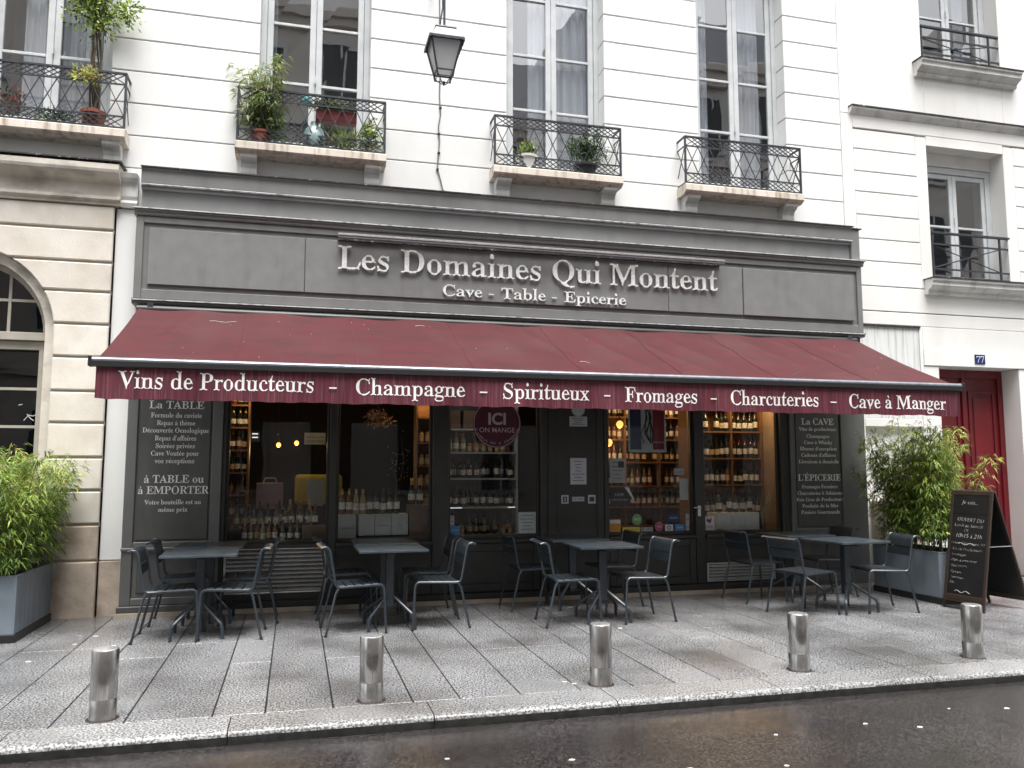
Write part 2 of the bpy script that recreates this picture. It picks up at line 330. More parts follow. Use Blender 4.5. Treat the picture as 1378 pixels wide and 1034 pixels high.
glyph('B',318,[25,-3,54,-2,58,0,62,7,74,9,122,9,126,7,132,-1,139,-3,189,-3,204,-1,211,1,215,9,218,12,245,19,264,28,274,36,287,48,296,64,301,83,301,109,294,128,282,142,268,152,249,162,214,172,210,176,208,181,210,187,214,189,247,196,254,203,270,215,280,230,284,240,285,248,285,264,282,285,265,299,256,306,243,312,214,320,208,330,199,333,166,336,135,335,129,333,124,326,112,324,66,324,62,326,56,334,49,336,18,336,14,334,10,332,9,328,9,324,14,319,33,314,45,309,56,307,62,297,64,285,64,44,60,30,55,23,51,22,43,23,20,16,12,11,11,5,13,1,18,-2],[135,23,130,30,127,44,127,156,129,167,131,170,133,170,141,167,179,163,185,164,191,168,200,166,210,160,220,148,227,134,232,115,232,72,229,56,222,38,216,29,210,25,199,28,185,23,174,22,158,22,145,24],[131,184,127,191,127,205,127,293,128,301,131,309,135,313,143,311,156,313,168,313,179,311,195,304,204,305,208,304,213,297,218,283,221,254,219,228,212,205,206,199,197,198,195,195,194,189,191,186,187,186,181,190,176,191,141,187])
glyph('C',338,[186,-11,218,-9,235,-6,254,0,274,9,297,23,319,44,331,58,333,62,333,66,330,70,324,75,320,76,316,75,312,72,299,59,273,40,254,30,229,22,208,20,179,23,174,22,168,17,164,17,154,21,139,33,124,50,113,72,104,101,100,128,97,166,100,207,104,233,112,266,122,289,137,307,141,309,147,306,151,307,170,315,185,319,206,319,218,318,229,315,242,309,266,294,276,295,283,292,295,277,303,264,303,260,300,254,299,250,308,230,314,223,322,223,326,226,328,230,329,242,328,258,325,262,318,267,316,275,317,303,318,307,326,313,328,320,328,334,326,338,322,341,316,341,310,338,304,326,304,315,299,311,291,310,284,311,279,320,270,325,243,335,216,341,206,342,174,342,143,336,137,332,132,322,116,314,97,303,85,293,70,279,54,258,45,242,39,230,31,197,29,177,29,154,31,134,36,111,42,97,52,77,72,50,85,38,99,27,129,12,162,3,166,1,172,-8,179,-11])
glyph('D',358,[27,-3,56,-2,60,0,65,7,74,9,122,9,126,7,132,-1,139,-3,176,-3,214,0,223,3,229,13,232,15,266,27,274,28,283,38,299,50,315,70,329,99,336,128,339,156,339,177,336,205,329,232,323,246,314,260,297,281,283,292,268,302,235,315,227,328,216,331,172,336,141,336,132,334,126,326,122,324,76,324,64,325,56,334,51,335,20,336,14,334,10,332,9,328,9,324,14,319,33,314,45,309,56,307,61,299,64,283,64,42,60,28,56,23,45,23,22,16,14,11,13,5,15,1,20,-2],[135,23,132,26,129,32,127,46,127,285,129,300,132,307,135,310,145,309,164,313,189,310,216,299,229,301,235,296,242,287,254,266,264,232,267,211,270,187,270,142,265,105,258,77,252,62,243,47,235,36,226,29,222,28,212,31,193,24,179,22,158,22,145,24])
glyph('E',318,[23,-3,56,-2,60,0,65,7,74,9,124,9,129,7,134,-1,143,-3,231,-3,238,-1,245,8,254,9,281,9,285,7,291,-1,297,-1,301,1,303,9,301,13,296,17,295,21,298,40,301,48,310,52,313,56,321,95,320,103,314,106,306,105,301,99,285,68,284,64,286,56,284,50,266,34,247,24,241,24,235,28,229,29,189,24,162,24,145,26,135,25,132,28,129,34,127,50,127,150,128,158,131,161,141,158,170,156,183,162,192,158,200,152,205,146,205,142,201,132,207,111,212,88,218,84,226,85,229,89,231,99,230,138,229,143,219,150,218,160,219,191,221,195,229,200,230,205,231,240,229,248,225,252,220,253,216,252,212,248,201,211,205,201,205,197,201,191,193,184,187,181,181,179,168,185,141,183,131,180,127,187,127,201,127,289,128,297,131,305,135,310,145,309,164,311,187,311,229,305,233,306,241,311,247,310,262,301,271,293,273,287,270,279,270,275,278,252,282,238,287,232,293,231,297,235,299,240,299,281,297,288,288,295,287,305,289,315,296,320,298,324,298,330,295,333,291,335,287,335,283,332,279,326,274,324,264,324,247,325,240,334,231,336,139,336,132,334,124,325,116,324,66,324,62,326,56,334,49,336,20,336,16,334,13,332,11,328,11,324,16,318,33,314,45,309,54,309,58,306,63,295,66,271,65,48,62,32,59,26,56,23,45,23,33,18,16,15,10,11,9,5,10,1,16,-2])
glyph('F',290,[23,-3,54,-2,58,0,62,7,72,9,126,9,131,7,136,-1,143,-3,181,-3,187,-2,190,1,192,5,192,9,187,14,162,19,149,23,137,22,131,30,127,50,127,156,129,161,131,163,133,164,141,160,168,157,172,157,181,162,185,162,191,158,198,152,202,144,199,134,199,130,209,91,212,86,216,84,220,84,224,85,227,89,228,95,228,136,226,143,219,148,217,152,216,187,218,197,225,201,228,207,228,248,224,254,220,255,214,255,209,250,199,213,200,209,203,203,203,199,199,193,189,184,179,179,174,180,166,185,162,185,141,183,131,180,127,185,127,193,127,291,128,303,133,310,143,309,158,311,193,311,233,304,243,309,249,307,259,301,268,291,269,287,266,279,266,275,277,240,281,233,285,231,289,231,293,235,295,240,295,281,293,288,284,295,283,305,285,315,292,320,294,324,294,330,291,333,287,335,283,335,279,332,274,326,270,324,260,324,247,325,240,334,231,336,137,336,130,334,122,325,114,324,64,324,60,326,54,334,47,336,18,336,14,334,10,332,9,328,9,324,14,317,43,308,51,309,56,308,61,299,64,285,63,44,60,31,55,23,41,23,31,19,16,16,10,11,9,5,10,1,16,-2])
glyph('G',367,[178,-9,201,-11,247,-7,257,-3,262,6,268,9,310,21,316,21,322,17,326,17,330,19,333,23,332,28,324,34,322,42,322,97,326,115,331,122,341,123,354,127,370,131,374,135,375,140,374,144,368,147,337,148,328,146,322,138,318,136,270,136,262,138,258,145,251,148,216,148,208,147,204,144,203,140,203,136,206,132,243,123,254,124,257,121,260,116,264,101,264,48,263,38,258,26,254,21,243,21,226,15,212,13,189,14,177,17,158,26,147,23,143,25,131,38,118,60,108,90,102,119,100,144,100,195,106,237,117,275,126,293,134,303,139,307,151,306,172,315,187,319,208,319,221,317,242,309,264,295,268,294,276,295,284,291,296,277,303,264,303,260,300,254,299,250,308,230,314,223,322,223,326,226,328,230,329,242,328,258,325,262,318,267,316,275,317,303,319,307,326,313,328,320,328,334,326,338,322,341,316,341,309,338,303,328,302,315,297,311,291,310,285,311,279,322,274,325,254,332,226,339,208,342,174,342,156,339,143,336,137,332,132,322,99,304,85,293,74,283,55,258,42,234,36,217,31,191,31,146,38,109,49,83,62,63,73,50,91,34,112,21,139,9,141,7,145,-1,149,-4])
glyph('H',379,[23,-3,54,-2,58,0,62,7,72,9,124,9,129,7,134,-1,141,-3,172,-3,176,-2,180,1,182,7,178,13,172,16,147,23,137,23,133,26,129,36,127,52,127,150,128,160,133,164,141,159,149,158,243,158,249,159,258,164,262,160,264,148,264,54,260,32,258,26,254,23,243,23,214,15,210,11,209,7,209,3,213,-1,220,-3,251,-3,256,-1,264,8,276,9,324,9,329,7,334,-1,341,-3,368,-3,376,0,379,3,380,7,376,13,372,16,358,19,345,24,335,25,330,30,327,40,324,62,324,268,327,295,333,309,337,312,347,310,374,317,379,324,380,328,378,332,374,334,370,336,341,336,334,334,329,326,324,324,274,324,264,325,256,334,251,335,220,336,213,334,209,330,209,326,210,322,214,318,243,310,254,311,258,308,260,303,264,281,264,195,262,185,258,181,249,186,243,187,149,187,141,186,133,181,128,185,127,195,127,285,130,301,133,308,137,311,147,310,176,318,181,324,182,328,180,332,176,334,172,336,141,336,134,334,129,326,124,324,74,324,64,325,56,334,51,335,22,336,14,333,11,330,11,326,12,322,16,318,43,310,51,310,56,309,62,297,64,283,63,42,60,30,56,25,45,24,33,19,16,15,10,11,9,5,10,1,16,-2])
glyph('I',183,[23,-3,54,-2,58,0,62,7,70,9,126,9,131,7,136,-1,145,-3,176,-3,182,-1,185,3,186,7,184,11,179,16,147,25,139,24,135,25,129,38,127,54,127,279,128,293,132,307,137,312,149,311,174,316,181,320,183,324,184,328,182,332,179,334,170,336,139,335,133,333,128,326,118,324,68,324,64,326,58,334,51,336,18,336,13,334,9,330,9,326,10,322,16,317,45,311,54,312,58,311,63,301,66,281,65,50,61,32,56,23,51,22,45,24,41,24,16,16,12,13,9,7,10,1,16,-2])
glyph('L',307,[23,-3,54,-2,58,0,62,7,72,9,126,9,131,7,136,-1,145,-3,231,-3,237,0,242,7,249,9,281,8,284,5,287,1,291,-2,297,-1,301,3,301,9,295,15,294,23,299,52,301,54,310,59,314,68,319,105,317,111,312,114,306,113,301,109,284,75,282,68,285,60,283,54,265,36,247,25,239,24,233,28,229,29,193,24,164,24,147,26,137,24,133,27,129,34,127,42,127,52,127,279,128,293,131,303,135,308,145,309,158,314,179,317,185,320,187,324,188,328,186,332,183,334,174,336,139,335,133,333,128,326,118,324,66,324,62,326,56,334,49,336,20,336,15,334,11,330,11,324,16,318,34,313,45,309,54,309,58,306,62,298,64,287,63,42,60,30,56,25,45,24,33,19,16,15,10,11,9,5,10,1,16,-2])
glyph('M',461,[23,-3,54,-2,58,0,62,7,66,8,72,7,79,-1,87,-3,120,-2,126,1,127,5,126,10,122,14,100,19,81,28,83,40,81,70,81,260,83,286,85,285,89,280,97,263,200,26,201,19,196,11,196,5,201,-1,208,-2,214,-1,219,5,219,11,215,17,214,21,240,83,243,87,254,91,259,97,331,266,335,273,343,284,346,279,347,266,347,54,346,40,343,30,339,25,329,24,315,19,299,15,293,10,293,3,296,-1,301,-3,333,-3,340,-1,345,7,349,9,399,9,409,7,414,0,420,-3,449,-3,458,0,460,3,461,7,458,13,451,16,437,19,426,24,416,25,412,32,409,44,408,58,408,275,410,293,412,301,416,307,420,309,429,308,456,318,460,324,461,328,459,332,456,334,451,336,422,335,417,334,410,325,395,324,351,324,347,326,341,333,337,334,334,332,332,328,337,320,336,313,331,307,320,303,316,297,241,124,233,105,231,103,226,106,221,115,139,307,137,315,142,326,139,331,135,334,131,334,124,326,118,324,74,324,65,326,60,333,54,335,20,336,12,333,9,330,9,326,10,322,14,318,34,313,47,308,56,308,60,305,61,301,60,297,54,291,53,287,53,62,51,40,53,28,32,19,16,16,12,13,9,7,10,1,16,-2])
glyph('N',356,[301,-9,308,-11,313,-9,317,-5,318,1,316,13,308,20,306,30,306,105,308,111,316,117,318,128,318,293,318,297,314,303,313,307,316,312,326,311,354,318,358,324,359,328,357,332,354,334,349,336,318,335,313,334,308,326,304,325,298,326,292,334,285,336,254,336,248,334,245,330,245,324,250,317,279,311,289,311,292,307,287,299,287,295,287,124,285,121,276,127,265,140,122,311,116,322,117,328,116,331,114,331,112,330,109,326,104,324,60,324,50,326,45,333,39,335,22,336,14,333,11,328,11,324,13,320,33,309,43,310,47,308,62,290,65,283,66,275,64,267,55,260,54,252,53,42,54,37,58,30,58,28,56,25,47,24,37,19,16,14,11,9,11,5,13,1,16,-2,22,-3,54,-3,58,-1,64,6,68,8,72,6,76,0,81,-2,110,-3,120,-2,125,3,125,9,120,14,101,19,89,24,81,26,79,28,79,30,83,37,83,42,82,254,82,256,85,257,91,255,97,249,285,25,291,15,289,5,290,1,295,-5])
glyph('O',380,[188,-11,204,-11,224,-9,249,-3,254,1,257,9,260,13,289,29,310,46,329,66,340,83,348,97,356,121,362,158,362,177,359,197,353,224,346,240,338,254,316,283,291,303,258,322,253,332,249,335,226,341,197,343,168,341,137,333,133,330,131,322,129,319,102,303,78,285,61,264,45,238,36,213,31,183,31,144,36,117,42,101,49,87,66,60,93,35,110,23,132,11,137,1,141,-3,162,-8],[187,13,172,16,151,27,139,26,129,37,120,52,109,83,102,113,100,136,100,197,104,234,111,262,121,287,131,301,137,305,147,305,163,313,174,318,185,319,199,319,218,316,239,306,251,307,261,297,271,281,282,250,288,219,291,197,291,134,286,97,279,68,269,44,258,28,251,24,245,26,241,26,229,19,214,14,197,12])
glyph('P',300,[23,-3,54,-2,58,0,62,7,72,9,124,9,129,7,134,-1,141,-3,172,-3,176,-2,180,1,182,5,181,9,176,14,147,23,137,23,133,26,130,32,127,52,127,144,130,148,133,149,139,147,147,146,176,146,197,149,201,151,206,158,210,160,254,170,276,191,285,203,292,217,295,234,295,250,292,266,287,277,279,289,266,301,256,308,241,315,212,321,209,324,206,330,199,333,172,336,137,335,132,334,124,325,114,324,66,324,62,326,56,334,49,336,20,336,16,334,12,332,11,328,11,324,16,318,43,310,51,310,56,309,61,299,64,285,63,42,60,30,56,25,45,24,33,19,16,15,10,11,9,5,10,1,16,-2],[131,168,127,173,127,185,127,293,128,301,130,307,135,311,143,309,164,311,176,310,193,305,204,307,208,306,214,299,218,290,223,275,226,256,226,222,221,201,216,188,209,179,201,173,189,177,164,171,141,170])
glyph('Q',380,[305,-85,322,-83,362,-72,366,-70,369,-66,370,-60,368,-55,362,-52,333,-56,312,-54,306,-56,299,-60,291,-59,274,-50,258,-36,245,-17,242,-7,243,-5,260,3,266,16,295,34,316,52,334,72,348,97,357,124,362,158,362,177,359,197,352,226,344,244,335,258,316,283,291,303,258,322,253,332,249,335,226,341,197,343,168,341,139,334,133,330,131,322,129,319,101,303,76,283,60,262,44,236,34,207,31,183,31,142,34,124,40,105,55,75,79,46,95,32,108,24,120,17,145,6,158,-15,171,-32,178,-40,189,-48,206,-59,220,-65,258,-74,293,-75,297,-77,301,-83],[187,1,172,5,162,9,161,11,160,17,158,21,147,21,141,24,130,36,119,54,109,83,102,113,100,136,100,197,104,234,111,262,121,287,131,301,137,305,147,305,163,313,174,318,185,319,201,319,220,315,239,306,251,307,258,301,266,289,276,268,285,238,291,205,293,166,291,126,286,93,276,61,266,38,260,31,256,30,247,31,237,24,232,19,229,9,224,5,210,1,197,0])
glyph('R',341,[23,-3,54,-2,58,0,62,7,72,9,124,9,129,7,134,-1,141,-3,172,-3,176,-2,180,1,182,7,178,13,172,16,147,23,137,23,133,26,130,34,127,50,127,142,129,153,131,155,133,155,151,149,162,149,168,144,252,17,254,11,251,5,252,1,257,1,262,8,279,9,312,9,316,7,322,-1,329,-3,349,-3,354,-2,357,1,359,7,355,13,333,24,322,24,315,30,237,143,229,156,229,164,233,170,266,185,283,199,292,209,299,226,301,248,297,279,270,303,266,314,264,315,256,311,251,312,220,320,218,322,213,330,208,332,174,336,137,335,131,333,126,326,116,324,66,324,62,326,56,334,49,336,20,336,16,334,12,332,11,328,11,324,16,318,43,310,51,310,56,309,61,299,64,285,63,42,60,30,56,25,45,24,33,19,16,15,10,11,9,5,10,1,16,-2],[172,164,169,166,166,171,162,174,143,175,131,171,127,177,127,289,130,303,135,310,145,309,160,311,174,311,183,310,201,304,214,305,219,301,223,295,232,275,235,258,234,230,231,213,224,195,215,183,204,174,186,166])
glyph('S',280,[34,-9,41,-10,47,-7,53,3,54,13,58,16,64,17,72,15,74,13,78,5,83,1,114,-8,145,-11,170,-9,185,-6,201,0,204,3,207,11,209,15,226,27,245,46,256,50,257,52,254,58,253,62,257,85,257,113,253,132,243,150,226,166,206,180,124,219,108,229,93,243,87,250,82,262,81,275,82,293,86,301,89,304,101,306,116,316,133,320,147,321,164,318,177,313,195,303,199,302,208,303,216,298,230,279,230,275,227,268,226,264,236,238,241,232,245,231,249,231,254,235,255,240,255,268,254,275,244,283,243,299,245,311,252,315,255,322,255,336,251,342,243,343,237,340,231,330,231,320,224,316,216,317,213,320,210,328,201,332,172,339,139,343,116,341,99,337,83,329,74,322,73,309,59,291,52,277,49,268,47,256,47,236,50,213,49,209,46,203,46,201,58,198,79,176,99,161,124,147,181,120,197,108,206,97,212,85,216,72,216,56,210,37,204,29,191,28,175,19,164,16,145,13,130,15,112,20,91,31,79,30,74,33,68,40,57,58,56,64,60,70,61,77,51,109,45,115,41,117,35,116,31,113,29,107,29,75,31,68,38,62,40,58,41,34,39,22,32,17,29,11,29,-3])
glyph('T',304,[81,-3,114,-2,118,0,123,7,133,9,185,9,189,7,195,-1,201,-3,235,-3,241,-2,245,1,246,5,246,9,241,14,220,18,208,23,199,22,195,24,191,31,188,42,187,56,187,307,189,312,193,313,222,311,243,306,256,311,264,307,276,297,282,289,282,285,279,279,278,275,285,254,289,236,293,230,299,229,306,233,308,242,307,281,304,287,297,291,295,299,296,313,299,317,304,320,307,324,306,330,302,334,297,335,293,334,287,326,274,324,262,325,254,334,245,336,189,335,183,333,178,326,168,324,137,324,133,326,127,334,118,336,64,335,58,333,53,326,45,324,29,325,25,328,22,332,18,335,12,334,8,331,6,326,7,322,16,315,18,307,17,293,8,285,6,277,6,240,8,234,14,231,18,231,22,234,26,240,35,275,32,285,33,289,39,297,51,308,56,310,60,311,70,306,99,312,118,313,122,312,124,307,124,44,120,30,114,23,104,23,91,18,74,15,69,11,67,5,69,1,74,-2])
glyph('U',356,[177,-11,185,-12,216,-10,237,-6,254,0,270,10,283,21,294,34,302,48,313,79,318,124,319,291,318,295,314,301,313,305,316,310,326,309,347,316,351,319,354,324,355,328,353,332,349,335,339,336,316,335,312,333,308,326,304,325,297,326,291,334,285,336,251,336,246,334,243,331,243,324,247,318,268,313,281,308,291,308,294,303,288,291,289,111,284,77,277,58,270,46,262,38,250,30,239,25,226,22,206,19,181,21,168,15,162,17,155,21,141,36,134,50,127,75,124,103,125,277,128,299,132,307,143,308,156,313,175,317,181,322,181,330,179,333,174,335,162,336,135,335,131,333,126,326,118,324,64,324,60,326,54,334,47,336,18,336,13,334,9,330,10,322,15,317,31,314,43,309,51,309,56,307,59,301,62,293,64,277,64,99,69,68,76,50,90,30,106,17,131,6,166,0,173,-9])
glyph('V',308,[160,-11,164,-12,170,-11,176,-3,177,5,173,11,172,15,176,28,198,83,201,87,212,90,217,99,290,285,291,291,286,301,288,305,291,310,295,313,306,311,328,320,331,324,332,328,330,332,326,334,316,336,295,335,291,333,287,326,283,325,276,326,270,334,264,336,231,336,225,334,222,331,222,324,226,318,247,314,260,309,266,309,268,307,268,305,261,297,258,281,249,258,198,126,189,107,187,105,183,107,176,119,112,272,105,295,105,305,110,312,122,312,154,319,158,324,159,328,157,332,154,334,147,336,112,335,106,333,101,326,89,324,35,324,31,326,25,334,18,336,-5,335,-9,333,-12,330,-12,324,-7,317,12,310,20,311,24,310,29,305,37,291,156,17,157,11,153,3,152,-1,155,-7])
glyph('W',444,[128,-9,133,-11,139,-10,143,-7,146,-3,148,7,143,15,143,19,168,82,173,91,176,94,183,95,188,101,232,209,239,224,241,225,243,224,247,217,256,194,314,30,316,19,311,13,310,9,312,1,315,-5,320,-9,326,-10,334,-7,337,-1,340,9,340,13,335,21,336,32,359,99,362,103,372,107,377,117,434,285,435,293,431,301,432,305,437,310,447,310,463,317,466,322,467,326,467,330,464,333,456,336,439,335,434,334,429,327,424,325,420,326,415,334,410,335,383,336,377,334,374,331,374,324,379,318,399,312,410,313,412,311,413,307,406,297,397,263,362,157,355,138,347,122,343,125,339,134,289,279,284,297,285,305,289,311,299,312,322,318,326,320,330,326,328,332,324,334,320,336,293,336,286,334,281,326,276,324,231,324,218,326,214,333,208,335,181,336,172,333,170,330,169,326,170,322,174,318,197,311,210,312,214,310,219,301,229,272,231,262,232,256,230,248,226,242,216,239,211,232,169,128,162,115,160,114,156,117,151,128,101,271,96,293,96,303,99,311,104,313,114,313,131,318,135,324,136,328,134,332,131,334,126,336,101,335,97,334,89,325,74,324,33,324,29,326,23,334,16,336,-5,336,-9,334,-12,332,-14,326,-11,320,10,310,20,310,24,307,30,297,125,26,126,15,122,9,121,3,124,-5])
glyph('a',245,[101,-1,108,-2,118,1,131,7,154,22,158,20,160,17,165,7,165,-1,168,-2,176,2,195,2,216,7,224,4,229,4,239,10,245,18,243,25,237,29,229,27,220,22,216,21,212,26,210,32,208,47,208,158,205,170,201,179,194,189,181,202,156,208,147,219,133,223,114,224,91,220,74,215,62,210,56,206,54,195,41,181,37,173,35,168,35,156,40,143,40,137,41,135,43,134,51,139,58,139,66,138,70,135,74,134,76,136,79,142,88,147,88,149,85,154,84,158,85,162,88,168,87,170,79,172,74,175,71,183,72,188,91,197,110,200,124,198,137,194,147,194,151,191,154,186,158,164,157,139,155,131,151,130,145,131,139,131,104,121,87,114,83,110,79,101,54,87,39,76,31,66,26,55,24,41,27,30,33,19,41,11,49,6,58,4,74,3,93,4,97,3],[95,20,90,24,85,30,79,49,79,66,82,78,86,85,91,90,101,91,124,105,154,115,157,110,158,103,158,53,156,43,151,40,143,40,126,30,110,25,101,19])
glyph('b',258,[34,-9,41,-10,50,-3,55,3,54,11,57,14,68,23,74,25,80,24,82,14,88,9,101,0,114,-5,126,-9,143,-11,162,-9,170,-7,175,-3,180,7,204,22,222,39,235,62,242,83,245,103,245,124,242,143,237,160,236,168,219,187,208,196,191,205,181,208,160,210,157,212,151,217,145,219,135,216,124,211,99,194,97,193,95,195,93,206,93,325,95,333,102,339,105,347,103,356,97,360,91,359,85,347,79,345,47,345,43,347,37,359,29,361,10,359,6,356,5,350,6,342,12,335,22,331,35,331,38,322,41,305,41,28,39,19,32,14,29,9,29,-3,31,-7],[126,14,118,18,108,29,97,33,94,39,93,53,94,166,97,175,101,179,112,180,131,188,149,189,156,193,160,194,168,190,176,181,183,168,188,150,191,133,191,85,188,57,181,32,178,26,174,21,162,21,151,16,141,13])
glyph('c',207,[102,3,118,2,154,7,164,2,170,3,181,9,195,20,207,32,211,39,211,43,208,47,204,48,199,48,178,35,156,28,147,19,137,20,119,26,105,35,91,53,83,72,79,86,75,108,75,143,80,172,85,185,89,190,99,191,112,197,120,200,129,200,141,198,149,198,153,195,155,189,156,164,154,154,158,145,162,143,172,148,189,148,193,150,201,152,202,154,202,158,198,164,195,179,189,190,179,198,164,206,157,218,147,223,124,224,108,221,89,214,79,210,76,206,75,196,56,181,42,164,32,147,27,131,24,114,25,85,30,64,37,49,50,32,64,18,87,6])
glyph('d',264,[113,-7,120,-9,131,-6,141,0,156,9,162,11,163,11,163,-3,166,-7,170,-9,174,-8,178,-5,181,3,183,5,197,9,222,12,226,11,233,4,241,3,258,5,262,7,264,11,265,16,260,22,245,27,235,28,231,33,229,41,229,322,231,333,238,339,240,347,239,354,235,359,226,359,220,347,218,346,208,345,179,346,171,359,166,361,141,361,133,358,130,353,130,347,133,339,158,328,168,329,173,319,174,305,174,210,172,197,170,195,168,196,145,212,135,216,126,219,120,217,115,212,112,210,83,205,68,198,53,185,40,168,31,150,25,120,24,87,28,66,36,45,51,24,64,14,83,5,106,0],[164,12,168,19,170,20,172,18,172,14,170,12],[104,18,97,23,92,30,83,55,79,81,79,127,82,152,90,177,100,191,106,194,112,196,116,195,120,191,124,189,143,187,158,179,168,178,172,173,174,162,174,55,173,45,168,37,156,36,145,28,136,24,118,22,110,17])
glyph('e',213,[100,3,114,2,131,3,156,9,164,5,170,6,179,11,194,24,207,37,212,47,211,53,208,56,204,58,199,58,179,41,157,32,150,22,143,21,126,24,113,30,101,38,91,53,82,76,79,93,79,106,81,111,83,113,97,110,154,110,160,112,168,121,183,122,193,120,197,113,204,111,210,113,213,118,212,124,204,129,201,133,195,162,195,166,199,172,198,173,187,177,171,193,166,198,166,206,160,212,145,218,122,223,112,223,95,220,87,216,79,210,75,200,54,183,41,168,30,147,25,124,25,89,28,72,33,55,32,51,29,45,30,43,41,39,56,24,70,13,87,6],[81,133,78,135,77,141,79,166,83,180,89,192,93,194,99,193,112,199,122,200,130,198,141,193,149,192,151,191,156,179,160,156,159,139,156,133,143,135,97,135])
glyph('f',148,[23,-3,43,-2,47,0,52,7,60,8,95,8,99,6,105,-1,112,-3,141,-3,146,-1,150,3,150,9,145,13,120,18,108,19,104,24,102,30,102,173,103,187,105,191,108,192,120,187,147,187,151,189,154,193,156,202,154,211,147,215,120,215,108,211,104,214,102,227,102,305,104,325,107,333,110,336,118,335,133,339,147,335,152,333,153,330,153,325,146,288,140,280,141,276,149,276,160,270,166,269,172,270,183,276,191,276,192,280,188,288,186,308,183,319,177,330,166,345,163,359,158,365,143,369,124,370,112,369,102,364,95,348,76,334,66,323,61,314,55,300,50,274,49,224,47,214,43,211,33,215,20,215,15,214,11,210,10,196,11,193,14,189,20,187,31,187,43,192,47,189,49,181,49,55,47,28,45,22,41,18,29,18,14,13,10,11,9,5,10,1,16,-2])
glyph('g',233,[93,-107,133,-107,154,-104,172,-100,187,-95,201,-88,212,-80,219,-72,219,-68,217,-59,224,-43,226,-22,221,-3,218,3,209,12,206,23,204,23,197,20,193,20,162,24,91,27,81,29,73,34,69,39,67,47,69,51,76,54,87,63,95,67,104,68,139,68,147,70,156,81,174,89,191,101,203,118,208,135,207,145,205,156,195,177,195,183,197,185,208,181,222,181,231,182,235,184,238,189,239,200,238,206,233,211,224,212,201,211,197,210,189,201,176,201,156,206,153,208,149,216,143,220,118,224,93,220,85,216,80,206,64,199,51,192,35,177,24,173,23,172,26,166,27,162,27,133,32,118,45,102,72,85,74,81,70,78,53,66,50,55,37,43,29,32,26,16,21,9,22,7,24,5,31,5,35,3,48,-7,51,-11,51,-14,42,-20,40,-24,40,-30,37,-34,20,-47,19,-66,23,-70,46,-86,50,-97,54,-100,68,-104],[108,-82,87,-80,64,-70,54,-71,49,-66,46,-55,47,-46,49,-43,58,-41,63,-36,68,-30,69,-22,73,-18,85,-16,162,-16,176,-19,189,-23,197,-29,202,-36,205,-47,204,-53,201,-55,192,-59,183,-70,176,-74,164,-78,147,-82],[112,89,97,95,87,96,83,102,77,124,77,164,81,182,87,194,91,196,97,195,110,199,118,200,137,195,145,195,150,191,154,179,157,162,157,129,154,108,151,101,148,97,137,95,122,89])
glyph('h',272,[25,-3,43,-2,47,0,52,7,60,8,93,8,97,6,103,-1,110,-3,126,-3,131,-2,134,1,136,7,133,12,118,18,108,18,105,20,102,26,102,158,104,164,108,169,118,169,133,178,151,184,158,190,162,192,170,189,176,183,181,173,184,158,185,37,182,26,179,19,174,17,166,17,152,12,148,7,149,2,156,-2,174,-3,181,-1,187,6,191,8,226,8,235,7,239,0,243,-2,260,-3,269,-1,273,5,272,11,266,14,256,17,243,17,238,26,237,37,237,150,231,187,218,198,210,204,199,207,181,210,154,206,144,210,139,210,129,204,108,188,106,187,104,188,102,200,102,325,104,333,110,339,113,347,111,356,106,360,99,359,93,347,87,345,56,345,51,348,46,359,37,361,18,359,15,356,13,350,14,343,18,337,31,331,39,330,43,328,47,316,49,291,49,43,46,26,43,19,41,18,31,18,18,14,14,12,11,9,11,3,14,0,18,-2])
glyph('i',137,[25,-3,43,-2,47,0,52,7,60,8,93,8,97,6,103,-1,110,-3,129,-2,133,0,135,3,135,9,133,12,118,18,108,19,104,22,102,30,102,189,104,196,110,200,113,206,112,211,108,214,99,214,93,206,85,204,54,205,51,206,46,214,39,215,20,215,16,213,13,210,13,204,18,199,29,196,41,196,44,195,47,187,49,166,49,39,46,26,43,19,41,18,31,18,20,15,15,12,12,10,11,5,13,1,18,-2],[66,277,74,275,81,276,99,290,108,290,109,294,104,305,101,335,87,348,68,354,62,360,59,359,58,347,48,325,46,297,47,294,58,283])
glyph('k',256,[25,-3,43,-2,47,0,52,7,60,8,93,8,97,6,103,-1,110,-3,126,-3,131,-2,134,1,136,7,133,12,118,18,108,18,106,19,103,24,102,30,102,83,103,93,108,98,118,97,124,103,126,103,133,100,151,76,179,39,185,28,185,22,183,18,162,14,156,11,155,5,159,-1,168,-3,187,-2,191,0,196,7,204,8,239,8,243,6,249,-1,258,-3,276,-2,280,1,282,5,281,10,276,14,262,21,251,21,245,25,166,127,162,135,163,139,170,144,205,175,207,179,206,187,208,190,212,192,222,189,254,199,257,202,259,206,258,210,256,213,247,216,216,215,211,214,206,207,201,205,197,207,192,214,187,215,162,216,154,214,151,210,151,203,156,200,170,196,177,193,178,189,175,181,168,172,146,150,144,147,145,137,133,124,124,119,114,120,108,116,104,120,102,133,102,322,104,333,110,339,113,347,111,356,106,360,99,359,93,347,87,345,56,345,51,348,46,359,37,361,18,359,15,356,13,350,14,342,20,336,29,332,39,333,43,331,47,319,49,288,49,41,46,26,43,19,41,18,31,18,20,15,15,12,12,10,11,5,13,1,18,-2])
glyph('l',137,[25,-3,43,-2,47,0,52,7,58,8,93,8,97,6,103,-1,112,-3,131,-2,134,1,136,5,135,10,131,14,118,18,110,18,106,20,103,24,102,32,102,322,104,333,110,339,113,347,111,356,106,360,99,359,93,347,87,345,56,345,51,348,46,359,37,361,18,359,15,356,13,350,14,343,18,337,29,332,39,332,43,330,46,319,49,288,49,41,46,26,43,19,41,18,31,18,20,15,15,12,12,10,11,5,13,1,18,-2])
